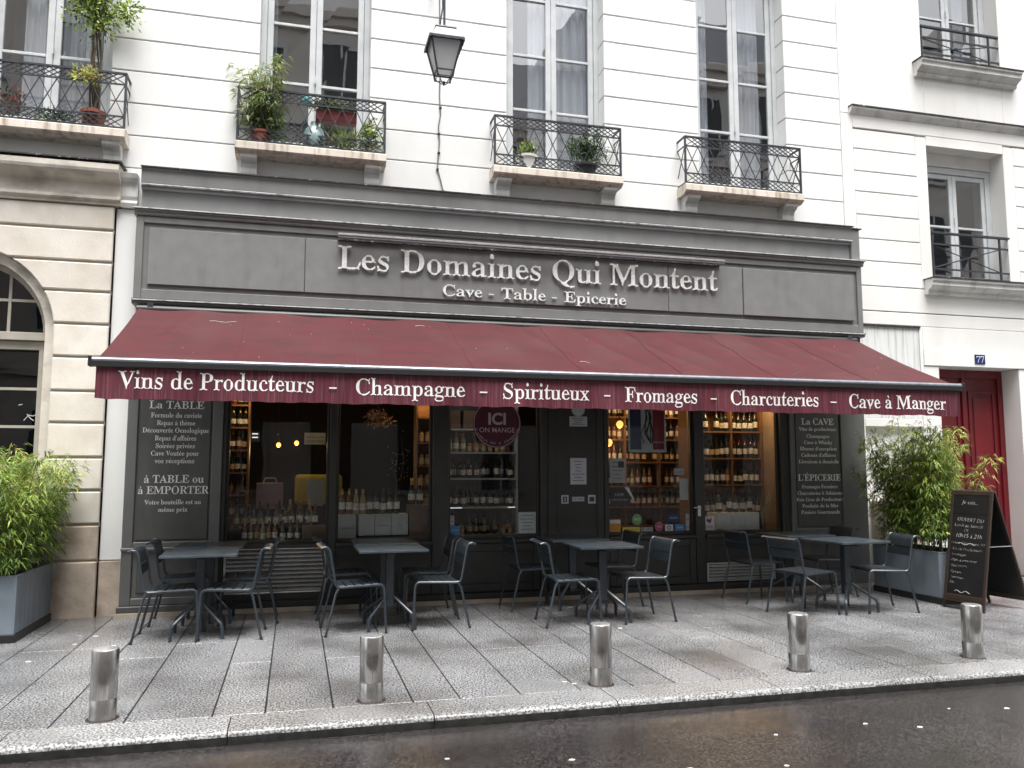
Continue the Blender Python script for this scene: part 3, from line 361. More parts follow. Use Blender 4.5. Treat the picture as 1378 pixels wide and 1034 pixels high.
glyph('m',402,[25,-3,43,-2,47,0,52,7,60,8,93,8,97,7,103,-1,110,-3,124,-3,129,-2,132,1,134,7,131,12,120,16,106,17,103,22,100,30,99,41,100,156,104,164,114,166,129,177,149,184,156,190,160,191,166,190,173,185,177,177,180,166,183,145,183,41,180,28,177,20,174,18,164,18,149,12,146,7,147,3,149,0,158,-3,174,-3,181,0,185,7,197,9,226,7,234,-1,239,-3,258,-3,262,-2,265,1,267,7,264,12,249,18,239,19,236,22,234,28,233,158,235,164,237,166,247,167,262,177,283,184,289,190,293,191,299,189,306,183,310,175,314,162,314,32,312,23,308,17,295,17,285,14,280,9,280,3,283,0,287,-2,304,-3,310,-1,316,7,320,8,354,8,361,7,366,0,370,-2,389,-3,396,-1,400,5,400,9,397,12,383,18,372,19,369,22,367,28,366,147,360,187,345,200,331,207,310,210,285,206,276,210,272,210,260,204,233,180,231,180,226,185,215,200,213,210,210,211,201,208,176,210,151,206,143,209,139,210,131,206,104,184,101,189,101,195,104,198,109,200,111,206,110,211,106,214,97,214,91,206,89,205,79,204,54,205,46,214,41,215,24,216,17,214,13,208,13,204,16,201,29,195,39,195,43,193,47,185,49,166,49,39,46,26,43,19,41,18,31,18,20,15,15,12,12,10,11,5,13,1,18,-2])
glyph('n',272,[25,-3,43,-2,47,0,52,7,60,8,93,8,97,6,103,-1,110,-3,126,-3,131,-2,134,1,136,7,133,12,118,18,108,18,105,20,102,26,102,158,104,164,108,169,118,169,135,179,151,184,158,190,162,192,170,189,176,183,181,173,184,158,185,37,182,26,179,19,174,17,166,17,154,13,149,9,149,3,151,0,156,-2,174,-3,181,-1,187,6,191,8,224,9,235,7,239,0,245,-3,264,-3,268,-2,272,1,273,7,270,12,256,17,243,17,238,26,237,37,237,154,232,185,218,198,208,205,195,208,179,210,154,206,145,210,141,211,133,207,108,189,106,188,103,191,104,195,112,200,113,204,112,210,108,214,99,214,93,206,83,204,54,205,46,214,41,215,22,215,18,214,15,212,13,206,16,200,29,195,39,195,43,193,47,185,49,166,49,39,46,26,43,19,41,18,31,18,20,15,15,12,12,10,11,5,13,1,18,-2])
glyph('o',239,[110,-9,131,-11,149,-8,164,-3,167,1,168,9,194,26,211,47,221,66,226,91,226,118,223,137,218,152,206,172,191,187,168,202,167,210,164,214,151,219,131,223,118,223,104,220,93,217,87,214,81,202,59,187,49,177,40,166,30,147,25,124,24,93,26,81,30,64,41,45,49,34,58,26,82,9,84,1,87,-3,95,-7],[116,12,99,21,91,21,87,26,84,34,79,64,79,147,83,173,89,189,93,191,101,193,114,200,126,202,137,199,147,194,160,192,166,179,170,164,172,141,172,64,168,37,164,25,160,19,147,17,131,11])
glyph('p',266,[25,-107,41,-106,45,-104,49,-97,60,-95,97,-95,101,-97,107,-105,112,-107,137,-107,145,-105,148,-101,148,-97,145,-91,120,-83,110,-83,105,-76,102,-57,102,7,104,16,106,17,108,17,127,3,139,-4,149,-8,158,-8,162,-6,168,0,191,5,206,12,219,22,233,39,244,60,249,81,251,112,249,139,243,156,232,177,219,193,204,203,187,208,164,210,154,218,147,218,139,214,129,208,112,195,104,184,101,184,98,189,99,195,101,198,107,200,109,204,108,210,104,214,95,214,89,206,81,204,54,205,46,214,39,215,20,215,14,211,13,206,16,200,29,195,39,195,43,193,46,185,49,160,49,-49,47,-74,43,-84,39,-87,31,-85,20,-88,15,-91,11,-95,11,-101,14,-105,18,-107],[162,18,156,22,141,23,133,25,118,35,108,36,104,41,102,53,102,154,103,164,106,170,116,170,135,184,141,186,154,188,162,193,166,194,174,191,181,185,186,177,190,166,194,149,197,129,197,91,193,59,185,35,181,28,174,21,168,17])
glyph('q',260,[142,-107,168,-106,172,-104,177,-97,185,-95,222,-95,226,-97,232,-105,239,-107,258,-107,262,-105,264,-101,265,-95,260,-89,247,-85,237,-86,235,-86,231,-78,229,-68,229,187,231,194,239,200,241,208,240,216,235,221,226,220,218,214,214,208,214,200,212,196,201,189,193,187,189,187,185,190,184,198,179,204,166,212,156,216,139,222,126,224,112,223,97,218,81,209,77,198,60,185,52,177,37,156,30,139,24,108,25,87,28,68,31,55,37,43,47,29,55,20,76,7,89,4,112,2,118,-5,122,-7,133,-5,145,0,170,17,172,17,174,16,176,3,176,-59,175,-72,172,-78,168,-83,158,-83,137,-88,131,-91,128,-97,129,-103,135,-107],[110,17,101,23,93,32,87,44,82,60,79,87,79,135,81,154,88,179,95,190,99,192,108,192,124,198,141,198,149,195,160,187,171,183,175,175,176,160,176,47,172,37,168,33,160,33,143,25,124,23,116,17])
glyph('r',203,[25,-3,43,-2,47,0,52,7,62,9,95,8,99,6,105,-1,112,-3,139,-3,143,-2,147,1,148,7,144,12,120,18,110,18,106,22,103,28,102,39,102,133,105,152,110,160,120,161,131,171,141,176,149,183,156,181,162,175,169,166,170,156,172,155,180,160,199,165,210,165,211,168,207,175,206,183,207,191,211,198,210,201,201,201,187,208,174,210,160,207,143,200,131,201,122,195,104,177,101,179,100,183,100,193,101,196,110,202,111,206,110,211,106,214,97,214,91,206,81,204,54,205,51,206,46,214,41,215,22,215,18,214,15,212,13,208,13,204,18,199,29,196,39,196,43,195,47,187,49,166,49,39,46,26,43,19,41,18,31,18,20,15,15,12,12,10,11,5,13,1,18,-2])
glyph('s',203,[100,-9,112,-11,133,-9,147,-4,155,1,157,12,171,28,178,41,182,60,182,72,177,91,172,99,164,107,151,115,137,123,95,142,79,154,74,160,70,170,69,177,70,184,72,189,76,193,85,193,101,199,114,200,126,197,145,189,156,187,156,175,167,154,172,150,179,150,182,152,184,156,185,168,184,183,180,195,184,202,184,212,183,217,179,221,172,221,160,212,110,224,93,223,72,216,65,212,63,208,63,200,48,185,40,172,37,158,37,143,41,133,48,122,58,112,70,104,126,76,138,68,145,60,149,53,151,45,151,35,148,24,143,20,133,20,120,15,108,13,89,16,64,28,56,29,51,31,51,34,53,43,44,68,39,73,35,75,31,74,26,71,25,66,25,39,26,33,34,28,35,24,34,20,28,16,25,12,25,-1,29,-7,35,-8,39,-6,49,2,56,3])
glyph('t',159,[84,3,104,3,120,7,129,3,135,4,143,10,155,22,163,34,166,41,165,45,162,49,158,51,154,51,149,49,139,36,126,30,120,23,116,22,112,23,108,26,103,32,101,39,97,60,97,179,98,189,101,193,104,194,116,189,149,189,156,193,158,202,156,211,149,215,116,215,104,211,99,214,97,227,98,272,100,277,108,286,110,300,108,319,106,324,101,326,97,326,93,323,85,308,81,297,84,283,74,264,41,217,35,213,26,215,22,213,15,208,12,200,13,195,18,190,29,189,39,194,42,193,44,189,45,177,45,45,46,34,51,20,60,11,70,5])
glyph('u',268,[170,-7,176,-8,183,-6,186,-3,188,3,191,6,208,10,231,14,234,12,241,6,254,5,264,7,269,12,269,18,264,23,249,27,241,27,237,29,234,35,231,49,231,189,233,196,241,202,242,208,240,212,237,214,231,215,226,212,222,206,210,204,183,205,181,206,175,214,168,215,147,215,142,214,139,211,138,204,142,200,158,196,170,196,172,196,177,185,178,173,178,49,174,41,164,40,147,31,129,27,120,21,116,20,109,24,101,32,98,41,95,57,95,189,97,196,106,202,106,210,102,214,97,215,93,214,87,206,85,205,54,204,45,206,41,213,37,215,18,216,11,214,7,208,7,204,10,201,26,194,37,193,40,189,42,183,43,172,43,55,48,34,56,18,64,10,76,4,97,1,120,4,124,2,129,-1,133,-2,139,0,147,4,174,23,177,20,176,16,168,11,167,7,167,-1])
glyph('v',217,[107,-9,112,-11,118,-9,125,-1,127,9,122,18,122,22,137,57,141,65,143,66,151,68,157,74,207,187,213,193,226,200,229,204,229,210,224,214,216,216,164,216,156,214,152,212,150,208,152,202,156,200,167,196,173,193,176,189,175,183,172,173,141,100,135,89,131,85,126,89,122,99,90,177,88,187,88,193,91,196,101,196,116,199,120,201,123,206,123,210,120,213,112,216,91,215,85,212,80,206,70,204,37,205,33,206,27,214,20,215,4,215,-1,213,-3,210,-3,204,2,198,12,195,24,194,29,189,35,178,102,24,103,16,99,11,98,5,101,-3])
glyph('x',226,[15,-3,35,-3,45,1,56,-2,62,-3,81,-3,87,0,89,5,88,9,85,11,74,15,68,18,66,22,67,26,74,40,108,80,114,77,129,57,141,37,146,26,146,20,143,17,133,16,116,12,113,9,113,5,117,-1,124,-3,143,-3,149,0,154,7,164,9,199,8,204,6,209,-1,216,-3,231,-3,235,-2,238,1,240,7,237,12,222,20,212,21,206,26,146,112,142,122,144,126,151,128,156,131,201,185,231,201,233,208,231,213,224,215,214,216,191,214,179,215,160,216,151,213,148,208,150,202,154,200,168,195,170,191,170,187,163,175,134,141,131,139,124,143,112,161,101,177,97,189,97,193,99,196,110,196,124,201,127,204,127,208,124,214,116,216,97,215,93,212,89,206,79,204,43,205,39,206,33,214,26,215,10,215,6,214,2,212,0,208,1,204,6,198,22,190,33,190,40,185,93,106,96,99,95,96,87,91,83,87,34,28,8,14,3,11,1,5,2,1,8,-2])
glyph('y',213,[57,-101,62,-103,66,-102,74,-98,81,-93,96,-76,110,-51,129,-3,130,5,125,11,125,16,141,58,145,67,156,71,161,78,201,177,202,183,201,191,218,198,222,200,225,204,225,210,220,214,206,216,191,214,179,215,162,216,154,214,150,212,148,206,151,201,173,195,176,193,176,191,168,164,141,97,135,83,133,82,129,84,122,96,91,172,87,185,88,193,91,196,106,196,120,201,123,206,123,210,120,213,112,216,91,215,85,212,80,206,70,204,35,205,31,206,25,214,18,215,1,215,-3,213,-5,210,-5,204,-2,200,12,194,24,193,31,185,107,11,107,7,101,-1,98,-16,93,-32,84,-51,74,-64,58,-76,56,-77,51,-76,47,-70,46,-64,46,-55,47,-52,53,-47,53,-45,44,-34,39,-33,33,-37,26,-38,20,-37,14,-33,11,-34,11,-43,6,-55,4,-64,7,-74,12,-84,18,-93,20,-94,49,-95,53,-97])
glyph('7',269,[86,-1,91,-3,99,-2,104,0,110,5,118,-1,122,-1,126,1,129,5,129,9,124,17,126,26,254,330,256,332,264,338,264,346,260,351,251,350,245,342,235,340,51,340,41,342,37,349,33,351,26,350,23,346,22,342,22,338,31,332,33,324,32,268,30,264,22,260,19,254,21,248,26,245,45,245,49,246,52,248,54,254,47,260,45,264,46,273,48,281,52,289,58,296,64,301,72,304,87,305,208,305,218,302,221,299,222,295,220,285,212,266,104,26,99,18,89,15,84,9,83,3])
glyph('&',302,[291,-3,301,-2,306,0,307,3,305,9,291,23,281,23,274,27,239,67,236,72,234,79,237,87,256,111,277,144,281,147,289,148,293,152,296,158,295,164,289,168,279,168,274,165,270,158,264,157,256,158,252,164,248,164,247,160,250,154,249,150,239,132,229,119,221,109,216,106,210,106,204,108,193,118,163,152,157,160,156,166,157,170,160,175,193,203,204,217,210,228,215,244,216,256,213,273,209,283,200,295,191,304,176,312,164,316,143,320,114,315,97,307,84,297,72,281,67,266,66,248,67,236,72,222,81,205,99,181,101,175,100,170,95,164,68,145,51,132,33,109,28,99,25,89,25,56,21,46,21,44,33,40,51,21,68,12,87,6,108,5,126,8,145,15,170,28,199,49,206,52,210,52,214,50,220,45,244,17,247,11,246,5,247,2,249,1,256,8,268,9,274,7,281,-1],[101,32,91,33,79,38,65,50,60,57,56,67,54,75,55,83,61,101,72,116,88,130,109,144,118,148,124,148,131,145,137,139,180,91,183,85,184,77,181,70,176,64,151,46,124,34,114,32],[135,193,129,195,121,201,106,221,98,240,95,258,99,273,104,279,109,285,116,289,124,293,143,296,156,293,166,290,178,281,183,274,187,264,189,248,185,233,181,226,174,218,161,205,151,198,143,194])
def _rect(x0,y0,x1,y1): return [(x0,y0),(x1,y0),(x1,y1),(x0,y1)]
GLYPHS['-']=(.42,[_rect(.06,.2,.32,.25)]); GLYPHS[' ']=(.27,[]); GLYPHS["'"]=(.2,[[(.06,.7),(.08,.46),(.11,.46),(.14,.7)]])
def _acc(ch,base,kind):
    a,cs=GLYPHS[base]; cs=list(cs); xs=[p[0] for c in cs for p in c]; m=(min(xs)+max(xs))/2
    y=.69 if base.isupper() else .49
    if kind=='acute': cs.append([(m-.05,y+.03),(m-.02,y+.02),(m+.1,y+.14),(m+.03,y+.17)])
    if kind=='grave': cs.append([(m+.05,y+.03),(m+.0,y+.17),(m-.08,y+.14),(m+.02,y+.02)])
    if kind=='circ': cs.append([(m-.12,y+.04),(m-.08,y+.03),(m,y+.1),(m+.08,y+.03),(m+.12,y+.04),(m+.02,y+.17),(m-.02,y+.17)])
    GLYPHS[ch]=(a,cs)
for _c,_b,_k in [('é','e','acute'),('è','e','grave'),('ê','e','circ'),('à','a','grave'),('É','E','acute'),('ô','o','circ')]: _acc(_c,_b,_k)
def text_width(s,size,track=0): return sum(GLYPHS[c][0]+track for c in s)*size
_gc={}
def text_curve_mesh(polys,depth):
    cu=bpy.data.curves.new('tmp_outline','CURVE'); cu.dimensions='2D'; cu.fill_mode='BOTH'; cu.extrude=depth/2
    for pl in polys:
        sp=cu.splines.new('POLY'); sp.points.add(len(pl)-1)
        for q,(x,y) in zip(sp.points,pl): q.co=(x,y,0,1)
        sp.use_cyclic_u=True
    ob=bpy.data.objects.new('tmp_outline',cu)
    me=bpy.data.meshes.new_from_object(ob)
    bpy.data.objects.remove(ob); bpy.data.curves.remove(cu)
    return me
def text_mesh(s,size,depth,track=0,align='L',sx=1):
    polys=[];x=0;w=text_width(s,1,track)
    x=0 if align=='L' else (-w/2 if align=='C' else -w)
    for c in s:
        a,cs=GLYPHS[c]
        for pl in cs: polys.append([((x+px)*size*sx,py*size) for px,py in pl])
        x+=a+track
    return text_curve_mesh(polys,depth)
def put_text(name,s,parent,mat,x,y,z,cap=None,width=None,align='L',depth=.003,label=None,track=0):
    """upright lettering on a plane facing -Y; x,z = baseline anchor, front face towards the street"""
    size=cap/.66 if cap else None
    if width:
        wn=text_width(s,1,track)-.05
        sx=1.0
        if size is None: size=width/wn
        else: sx=width/(wn*size)
    else: sx=1.0
    me=text_mesh(s,size,depth,track,align,sx); me.name=name
    me.transform(Matrix.Rotation(R(90),4,'X')); 
    o0=ORG.get(parent.name,(0,0,0))
    me.transform(Matrix.Translation((x-o0[0],y-depth/2-o0[1],z-o0[2])))
    me.materials.append(mat)
    return part(name,me,mat,parent,label=label)
def letters(s,parent,mat,x,y,z,cap,width,depth,track=0):
    wn=text_width(s,1,track)-.05; size=cap/.66; sx=width/(wn*size); cx=x
    for c in s:
        a=GLYPHS[c][0]+track
        if c!=' ': put_text('letter',c,parent,mat,cx,y,z,cap=cap,depth=depth) if abs(sx-1)<.001 else _let(c,parent,mat,cx,y,z,size,sx,depth)
        cx+=a*size*sx
def _let(c,parent,mat,x,y,z,size,sx,depth):
    me=text_mesh(c,size,depth,0,'L',sx); me.transform(Matrix.Rotation(R(90),4,'X')); o0=ORG.get(parent.name,(0,0,0))
    me.transform(Matrix.Translation((x-o0[0],y-depth/2-o0[1],z-o0[2]))); me.materials.append(mat)
    return part('letter',me,mat,parent,bevel=0)
def sans_mesh(s,size,depth,align='CENTER',spacing=1.0,shear=0,off=0):
    cu=bpy.data.curves.new('tmp_text','FONT'); cu.body=s; cu.size=size; cu.extrude=depth/2; cu.align_x=align; cu.space_character=spacing; cu.shear=shear; cu.offset=off; cu.resolution_u=4
    ob=bpy.data.objects.new('tmp_text',cu); COL.objects.link(ob); bpy.context.view_layer.update()
    me=bpy.data.meshes.new_from_object(ob.evaluated_get(bpy.context.evaluated_depsgraph_get())); bpy.data.objects.remove(ob); bpy.data.curves.remove(cu)
    return me
def put_mesh(name,me,mat,parent,mtx,label=None):
    me.transform(mtx); o0=ORG.get(parent.name,(0,0,0)); me.transform(Matrix.Translation((-o0[0],-o0[1],-o0[2])))
    me.materials.clear(); me.materials.append(mat); me.name=name
    return part(name,me,mat,parent,label=label)
FACE=Matrix.Rotation(R(90),4,'X')
rng=random.Random(7)
# ================================================================ ground, road, pavements
road=solo('road',MB().box(-14,26,-11.6,-4.296,-.2,-.085),M['asphalt'],kind='structure')
solo('ground',MB().box(-60,80,-60,60,-.6,-.21),M['bedding'],kind='structure')
pav=solo('pavement',MB().box(-9,18,-4.294,.3,-.2,-.016),M['bedding'],kind='structure')
def slabpiece(name,x0,x1,y0,y1,zt,mat,parent,dep=.06,bv=.0022,seg=1):
    g=.0055 ; mb=MB().box(x0+g,x1-g,y0+g,y1-g,zt-dep,zt)
    o=part(name,mb,mat,parent,bevel=bv,seg=seg); o.data.transform(Matrix.Translation((0,0,rng.uniform(-.0012,.0012)))); return o
xs=[-1.86,-1.44,-1.01,-.48,-.15,.29,.83,1.16,1.60,2.05,2.46,2.80,3.17,3.6,4.02,4.36,4.8,5.2,5.55,6.0,6.4,6.75,7.2,7.7,8.1,8.55,8.9,9.4,9.9,10.4,10.9,11.5,12.1,12.8]
x=-1.86; left=[]
while x>-5.5: x-=rng.choice([.33,.44,.5]); left.append(x)
xs=sorted(left)+xs
for i in range(len(xs)-1):
    ys=[-3.985]; y=-3.985
    while y<-.9:
        y+=rng.choice([1.5,1.9,2.4,3.1]); 
        if y<-.9: ys.append(y)
    ys.append(.28)
    for j in range(len(ys)-1): slabpiece('paving_slab',xs[i],xs[i+1],ys[j],ys[j+1],0,M['granite'],pav)
kj=[-.36,.92,2.2,3.48,4.8,6.1,7.4,8.7,10,11.3,12.6]; kj=[-.36-1.28*k for k in range(5,0,-1)]+kj
for i in range(len(kj)-1):
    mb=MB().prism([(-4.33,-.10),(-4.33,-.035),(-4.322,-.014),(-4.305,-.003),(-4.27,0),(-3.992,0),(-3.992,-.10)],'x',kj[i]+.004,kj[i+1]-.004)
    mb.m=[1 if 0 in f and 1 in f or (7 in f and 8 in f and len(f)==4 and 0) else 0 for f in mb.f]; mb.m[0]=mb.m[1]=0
    part('kerb_stone',mb,[M['kerb'],M['kerbshade']],pav,smooth=True)  # second slot paints the shadow on the front face
solo('opposite_pavement',MB().box(-14,26,-13.2,-11.6,-.2,0),M['granite'],kind='structure')

# ================================================================ the white building
B=thing('white_building','white rendered apartment building with grooved courses and four balconied windows above the grey shopfront','building',(0,.3,0))
OPN=[(-3.55,-2.19),(-.55,.79),(2.56,3.93),(5.33,6.72)]
SEG=[(-5.4,-3.55),(-2.19,-.55),(.79,2.56),(3.93,5.33),(6.72,7.63)]
bk=MB()
for a,b in SEG: bk.box(a+.012,b-.012,.248,.50,5.0,10.2)
bk.box(-5.4,7.62,.246,.50,4.2,5.40)
part('wall',bk,M['joint'],B)
CZ=[5.46+.391*k for k in range(13)]
for a,b in SEG:
    for k in range(12):
        part('render_block',MB().box(a,b,.23,.505,CZ[k]+.007,CZ[k+1]-.007),M['white'],B,bevel=.006)
part('render_block',MB().box(-5.4,7.63,.23,.505,5.076,5.454),M['white'],B,bevel=.006)
part('render_block',MB().box(-5.4,7.63,.23,.505,4.45,5.064),M['white'],B,bevel=.006)

def pane(parent,x0,x1,y,z0,z1,mat,name='pane',wob=.004):
    d=[rng.uniform(-wob,wob) for _ in range(4)]
    mb=MB().add([(x0,y+d[0],z0),(x1,y+d[1],z0),(x1,y+d[2],z1),(x0,y+d[3],z1),(x0,y+d[0]+.005,z0),(x1,y+d[1]+.005,z0),(x1,y+d[2]+.005,z1),(x0,y+d[3]+.005,z1)],
        [(0,1,2,3),(7,6,5,4),(0,4,5,1),(1,5,6,2),(2,6,7,3),(3,7,4,0)])
    return part(name,mb,mat,parent)
def french_window(bld,x0,x1,z0,z1,y,bars,fm,gm,jw=.07,st=.075,bot=.16,gap=0,room=True,mullcols=1):
    w=MB()
    w.box(x0,x0+jw,y,y+.09,z0,z1).box(x1-jw,x1,y,y+.09,z0,z1).box(x0+jw,x1-jw,y,y+.09,z1-jw,z1).box(x0+jw,x1-jw,y,y+.09,z0,z0+.05)
    W=part('window',w,fm,bld,bevel=.006)
    xm=(x0+x1)/2
    for a,b in ((x0+jw+.003,xm-.002),(xm+.002,x1-jw-.003)):
        s=MB(); ys=y+.022
        s.box(a,a+st,ys,ys+.045,z0+.055,z1-jw-.005).box(b-st,b,ys,ys+.045,z0+.055,z1-jw-.005)
        s.box(a+st,b-st,ys,ys+.045,z0+.055,z0+.055+bot).box(a+st,b-st,ys,ys+.045,z1-jw-.08,z1-jw-.005)
        part('sash',s,fm,W,bevel=.005)
        zz=[z0+.055+bot]+[q for q in bars if z0+bot<q<z1]+[z1-jw-.08]
        for q in zz[1:-1]: part('glazing_bar',MB().box(a+st,b-st,ys-.004,ys+.04,q-.018,q+.018),fm,W,bevel=.005)
        cols=[a+st+(b-a-2*st)*k/mullcols for k in range(mullcols+1)]
        for k in range(1,mullcols): part('glazing_bar',MB().box(cols[k]-.012,cols[k]+.012,ys,ys+.038,zz[0],zz[-1]),fm,W,bevel=.004)
        for i in range(len(zz)-1):
            for k in range(mullcols):
                pane(W,cols[k]+(.013 if k else 0),cols[k+1]-(.013 if k<mullcols-1 else 0),ys+.02,zz[i]+(.019 if i else 0),zz[i+1]-(.019 if i<len(zz)-2 else 0),gm)
    part('handle',MB().box(xm-.008,xm+.008,y-.012,y+.02,z0+1.0,z0+1.09),M['frame'],W)
    if room:
        r=MB(); yb=y+1.9; a,b=x0-.35,x1+.35
        r.add([(a,y+.1,z0-.05),(b,y+.1,z0-.05),(b,yb,z0-.05),(a,yb,z0-.05),(a,y+.1,z1+.05),(b,y+.1,z1+.05),(b,yb,z1+.05),(a,yb,z1+.05)],[(0,1,2,3),(4,5,6,7),(2,3,7,6),(0,3,7,4),(1,2,6,5)])
        part('room_lining',r,M['flatroom'],bld)
    return W
for (a,b) in OPN:
    french_window(B,a,b,5.43,8.95,.43,[6.41,7.18,7.99],M['frame'],M['wglass'])
    part('lintel',MB().box(a,b,.236,.505,8.955,10.15),M['white'],B)
def curtain(x0,x1,z0,z1,y,label,mat=None,amp=.025,k=38):
    n=int((x1-x0)/.012); vs=[];fs=[]
    for j in range(2):
        for i in range(n+1):
            xx=x0+(x1-x0)*i/n; f=1 if j else .75
            yy=y+amp*f*math.sin(xx*k+1.3*math.sin(xx*7))+.012*math.sin(xx*91)
            vs.append((xx,yy,z0 if j==0 else z1))
    nb=len(vs)
    vs+=[(p[0],p[1]+.004,p[2]) for p in vs]
    for i in range(n): fs.append((i,i+1,n+2+i,n+1+i)); fs.append((nb+i,nb+n+1+i,nb+n+2+i,nb+i+1))
    return solo('net_curtain',MB().add(vs,fs),mat or M['curtain'],label,'curtain',(x0,y,z0),smooth=True)
curtain(-3.2,-2.86,5.5,8.85,.56,'pale net curtain behind the left leaf of the window with the tall climbing plant')
curtain(-2.80,-2.26,5.5,8.85,.56,'pale net curtain behind the right leaf of the window with the tall climbing plant')
curtain(3.27,3.88,5.5,8.85,.55,'white net curtain filling the right leaf above the small round bush balcony')
curtain(2.94,3.20,5.5,8.85,.56,'narrow gathered net curtain in the left leaf above the small round bush balcony')
curtain(6.10,6.50,5.5,8.85,.57,'grey net curtain half drawn behind the window over the empty balcony')
curtain(5.40,5.66,5.5,8.85,.57,'narrow strip of net curtain at the left edge of the window over the empty balcony')
curtain(-.47,-.36,5.5,8.85,.6,'thin white curtain edge at the left side of the window behind the bamboo pot')

# balconies
def balcony(x0,x1,label=None):
    s=MB().prism([(.23,5.285),(.03,5.285),(.0,5.30),(-.03,5.315),(-.045,5.33),(-.045,5.41),(-.035,5.42),(.23,5.42)],'x',x0,x1)
    bal=part('balcony',s,M['slab'],B,label=label)
    for cx in (x0+.06,x1-.25):
        pr=[(.23,5.03),(.17,5.03),(.13,5.05),(.115,5.10),(.12,5.15),(.10,5.20),(.05,5.225),(.02,5.25),(.01,5.284),(.23,5.284)]
        part('console',MB().prism(pr,'x',cx,cx+.19),M['console'],bal,bevel=.006)
    a,b=x0+.02,x1-.02
    def rail(n,*pp): part(n,MB().box(*pp),M['iron'],bal)
    rail('top_rail',a-.01,b+.01,-.018,.012,6.072,6.094)
    for z in (5.955,5.575,5.443): rail('rail',a+.012,b-.012,-.011,.007,z-.008,z+.008)
    for xx in (a,b):
        rail('post',xx-.012,xx+.012,-.014,.010,5.42,6.072)
        rail('return_rail',xx-.011,xx+.011,.012,.23,6.072,6.094)
        rail('return_rail',xx-.007,xx+.007,.012,.23,5.436,5.45)
        rail('return_rail',xx-.007,xx+.007,.012,.23,5.948,5.962)
        part('bar',MB().tube([(xx,.015,5.57),(xx,.225,5.95)],.0065,4),M['iron'],bal); part('bar',MB().tube([(xx,.015,5.95),(xx,.225,5.57)],.0065,4),M['iron'],bal)
    n=round((b-a-.024)/.172); p=(b-a-.024)/n; yo=-.3
    def bars(z0,z1,key,xo=0,nn=n):
        cache={}
        for sgn in (1,-1):
            me=MB().tube([(-p/2*sgn,0,z0-(z0+z1)/2),(p/2*sgn,0,(z1-z0)/2)],.0068,4).mesh('bar',M['iron'])
            for i in range(nn):
                o=link('bar',me,bal,(a+.012+p*(i+.5)+xo,-.002+yo+(.005*sgn),(z0+z1)/2))
    bars(5.582,5.948,'m'); bars(5.963,6.072,'t'); bars(5.451,5.567,'b')
    bars(5.963,6.072,'t2',p/2,n-1); bars(5.451,5.567,'b2',p/2,n-1)
    return bal
balcony(-3.95,-1.96); balcony(-.78,.98); balcony(2.33,4.08); balcony(4.98,6.79,label='balcony with rust stained stone edge and no plants')

# ---------------- limestone ground floor at the left (arched window)
YS=.13
cz=[.60,.99,1.36,1.72,2.10,2.45,2.83,3.20,3.57,3.91,4.28,4.57]
CXA,CZA,RA=-3.55,3.10,.93
part('stone_backing',MB().prism([(-2.64,0),(-2.062,0),(-2.062,4.6),(-5.3,4.6),(-5.3,4.06)]+[(CXA+(RA+.01)*math.cos(t),CZA+(RA+.01)*math.sin(t)) for t in [PI/2-PI/2*i/10 for i in range(11)]],'y',YS+.024,.5),M['stone_joint'],B)
for k in range(len(cz)-1):
    z0,z1=cz[k]+.014,cz[k+1]-.014
    ts=[]
    for i in range(7):
        z=z0+(z1-z0)*i/6
        if z<CZA: xx=CXA+RA
        elif z<CZA+RA: xx=CXA+math.sqrt(RA*RA-(z-CZA)**2)
        else: xx=CXA
        ts.append((xx,z))
    if z1<=CZA: ts=[ts[0],ts[-1]]
    if z0>=CZA+RA:
        part('stone_block',MB().box(-5.3,-3.35,YS,.5,z0,z1),M['stone'],B,bevel=.012); part('stone_block',MB().box(-3.345,-2.062,YS,.5,z0,z1),M['stone'],B,bevel=.012)
    else:
        part('stone_block',MB().prism([(-2.062,z1),(-2.062,z0)]+ts,'y',YS,.5),M['stone_low'] if k==0 else M['stone'],B,bevel=.012,label='dark weathered stone block above the plinth' if k==0 else None)
part('plinth_block',MB().box(-2.63,-2.062,.10,.5,-.02,.59),M['stone_low'],B,bevel=.01)
part('plinth_block',MB().box(-2.05,-1.79,.17,.5,-.02,.59),M['stone_low'],B,bevel=.006)
part('pilaster_strip',MB().box(-2.05,-1.70,.19,.5,.60,4.56),M['white'],B,bevel=.005)
part('pilaster_moulding',MB().prism([(.4,4.57),(.15,4.57),(.13,4.62),(.16,4.66),(.14,4.70),(.14,4.86),(.08,4.90),(.06,4.95),(.4,4.97)],'x',-2.02,-1.83),M['console'],B)
part('stone_cornice',MB().prism([(.4,4.57),(.11,4.57),(.11,4.60),(.07,4.625),(.07,4.65),(.09,4.66),(.09,4.80),(.04,4.83),(-.02,4.86),(-.06,4.90),(-.07,4.93),(-.07,4.985),(-.05,5.0),(.4,5.02)],'x',-5.3,-2.0),M['cornice'],B)
part('cornice_flashing',MB().box(-5.3,-1.97,-.08,.232,5.02,5.035),M['lead'],B)
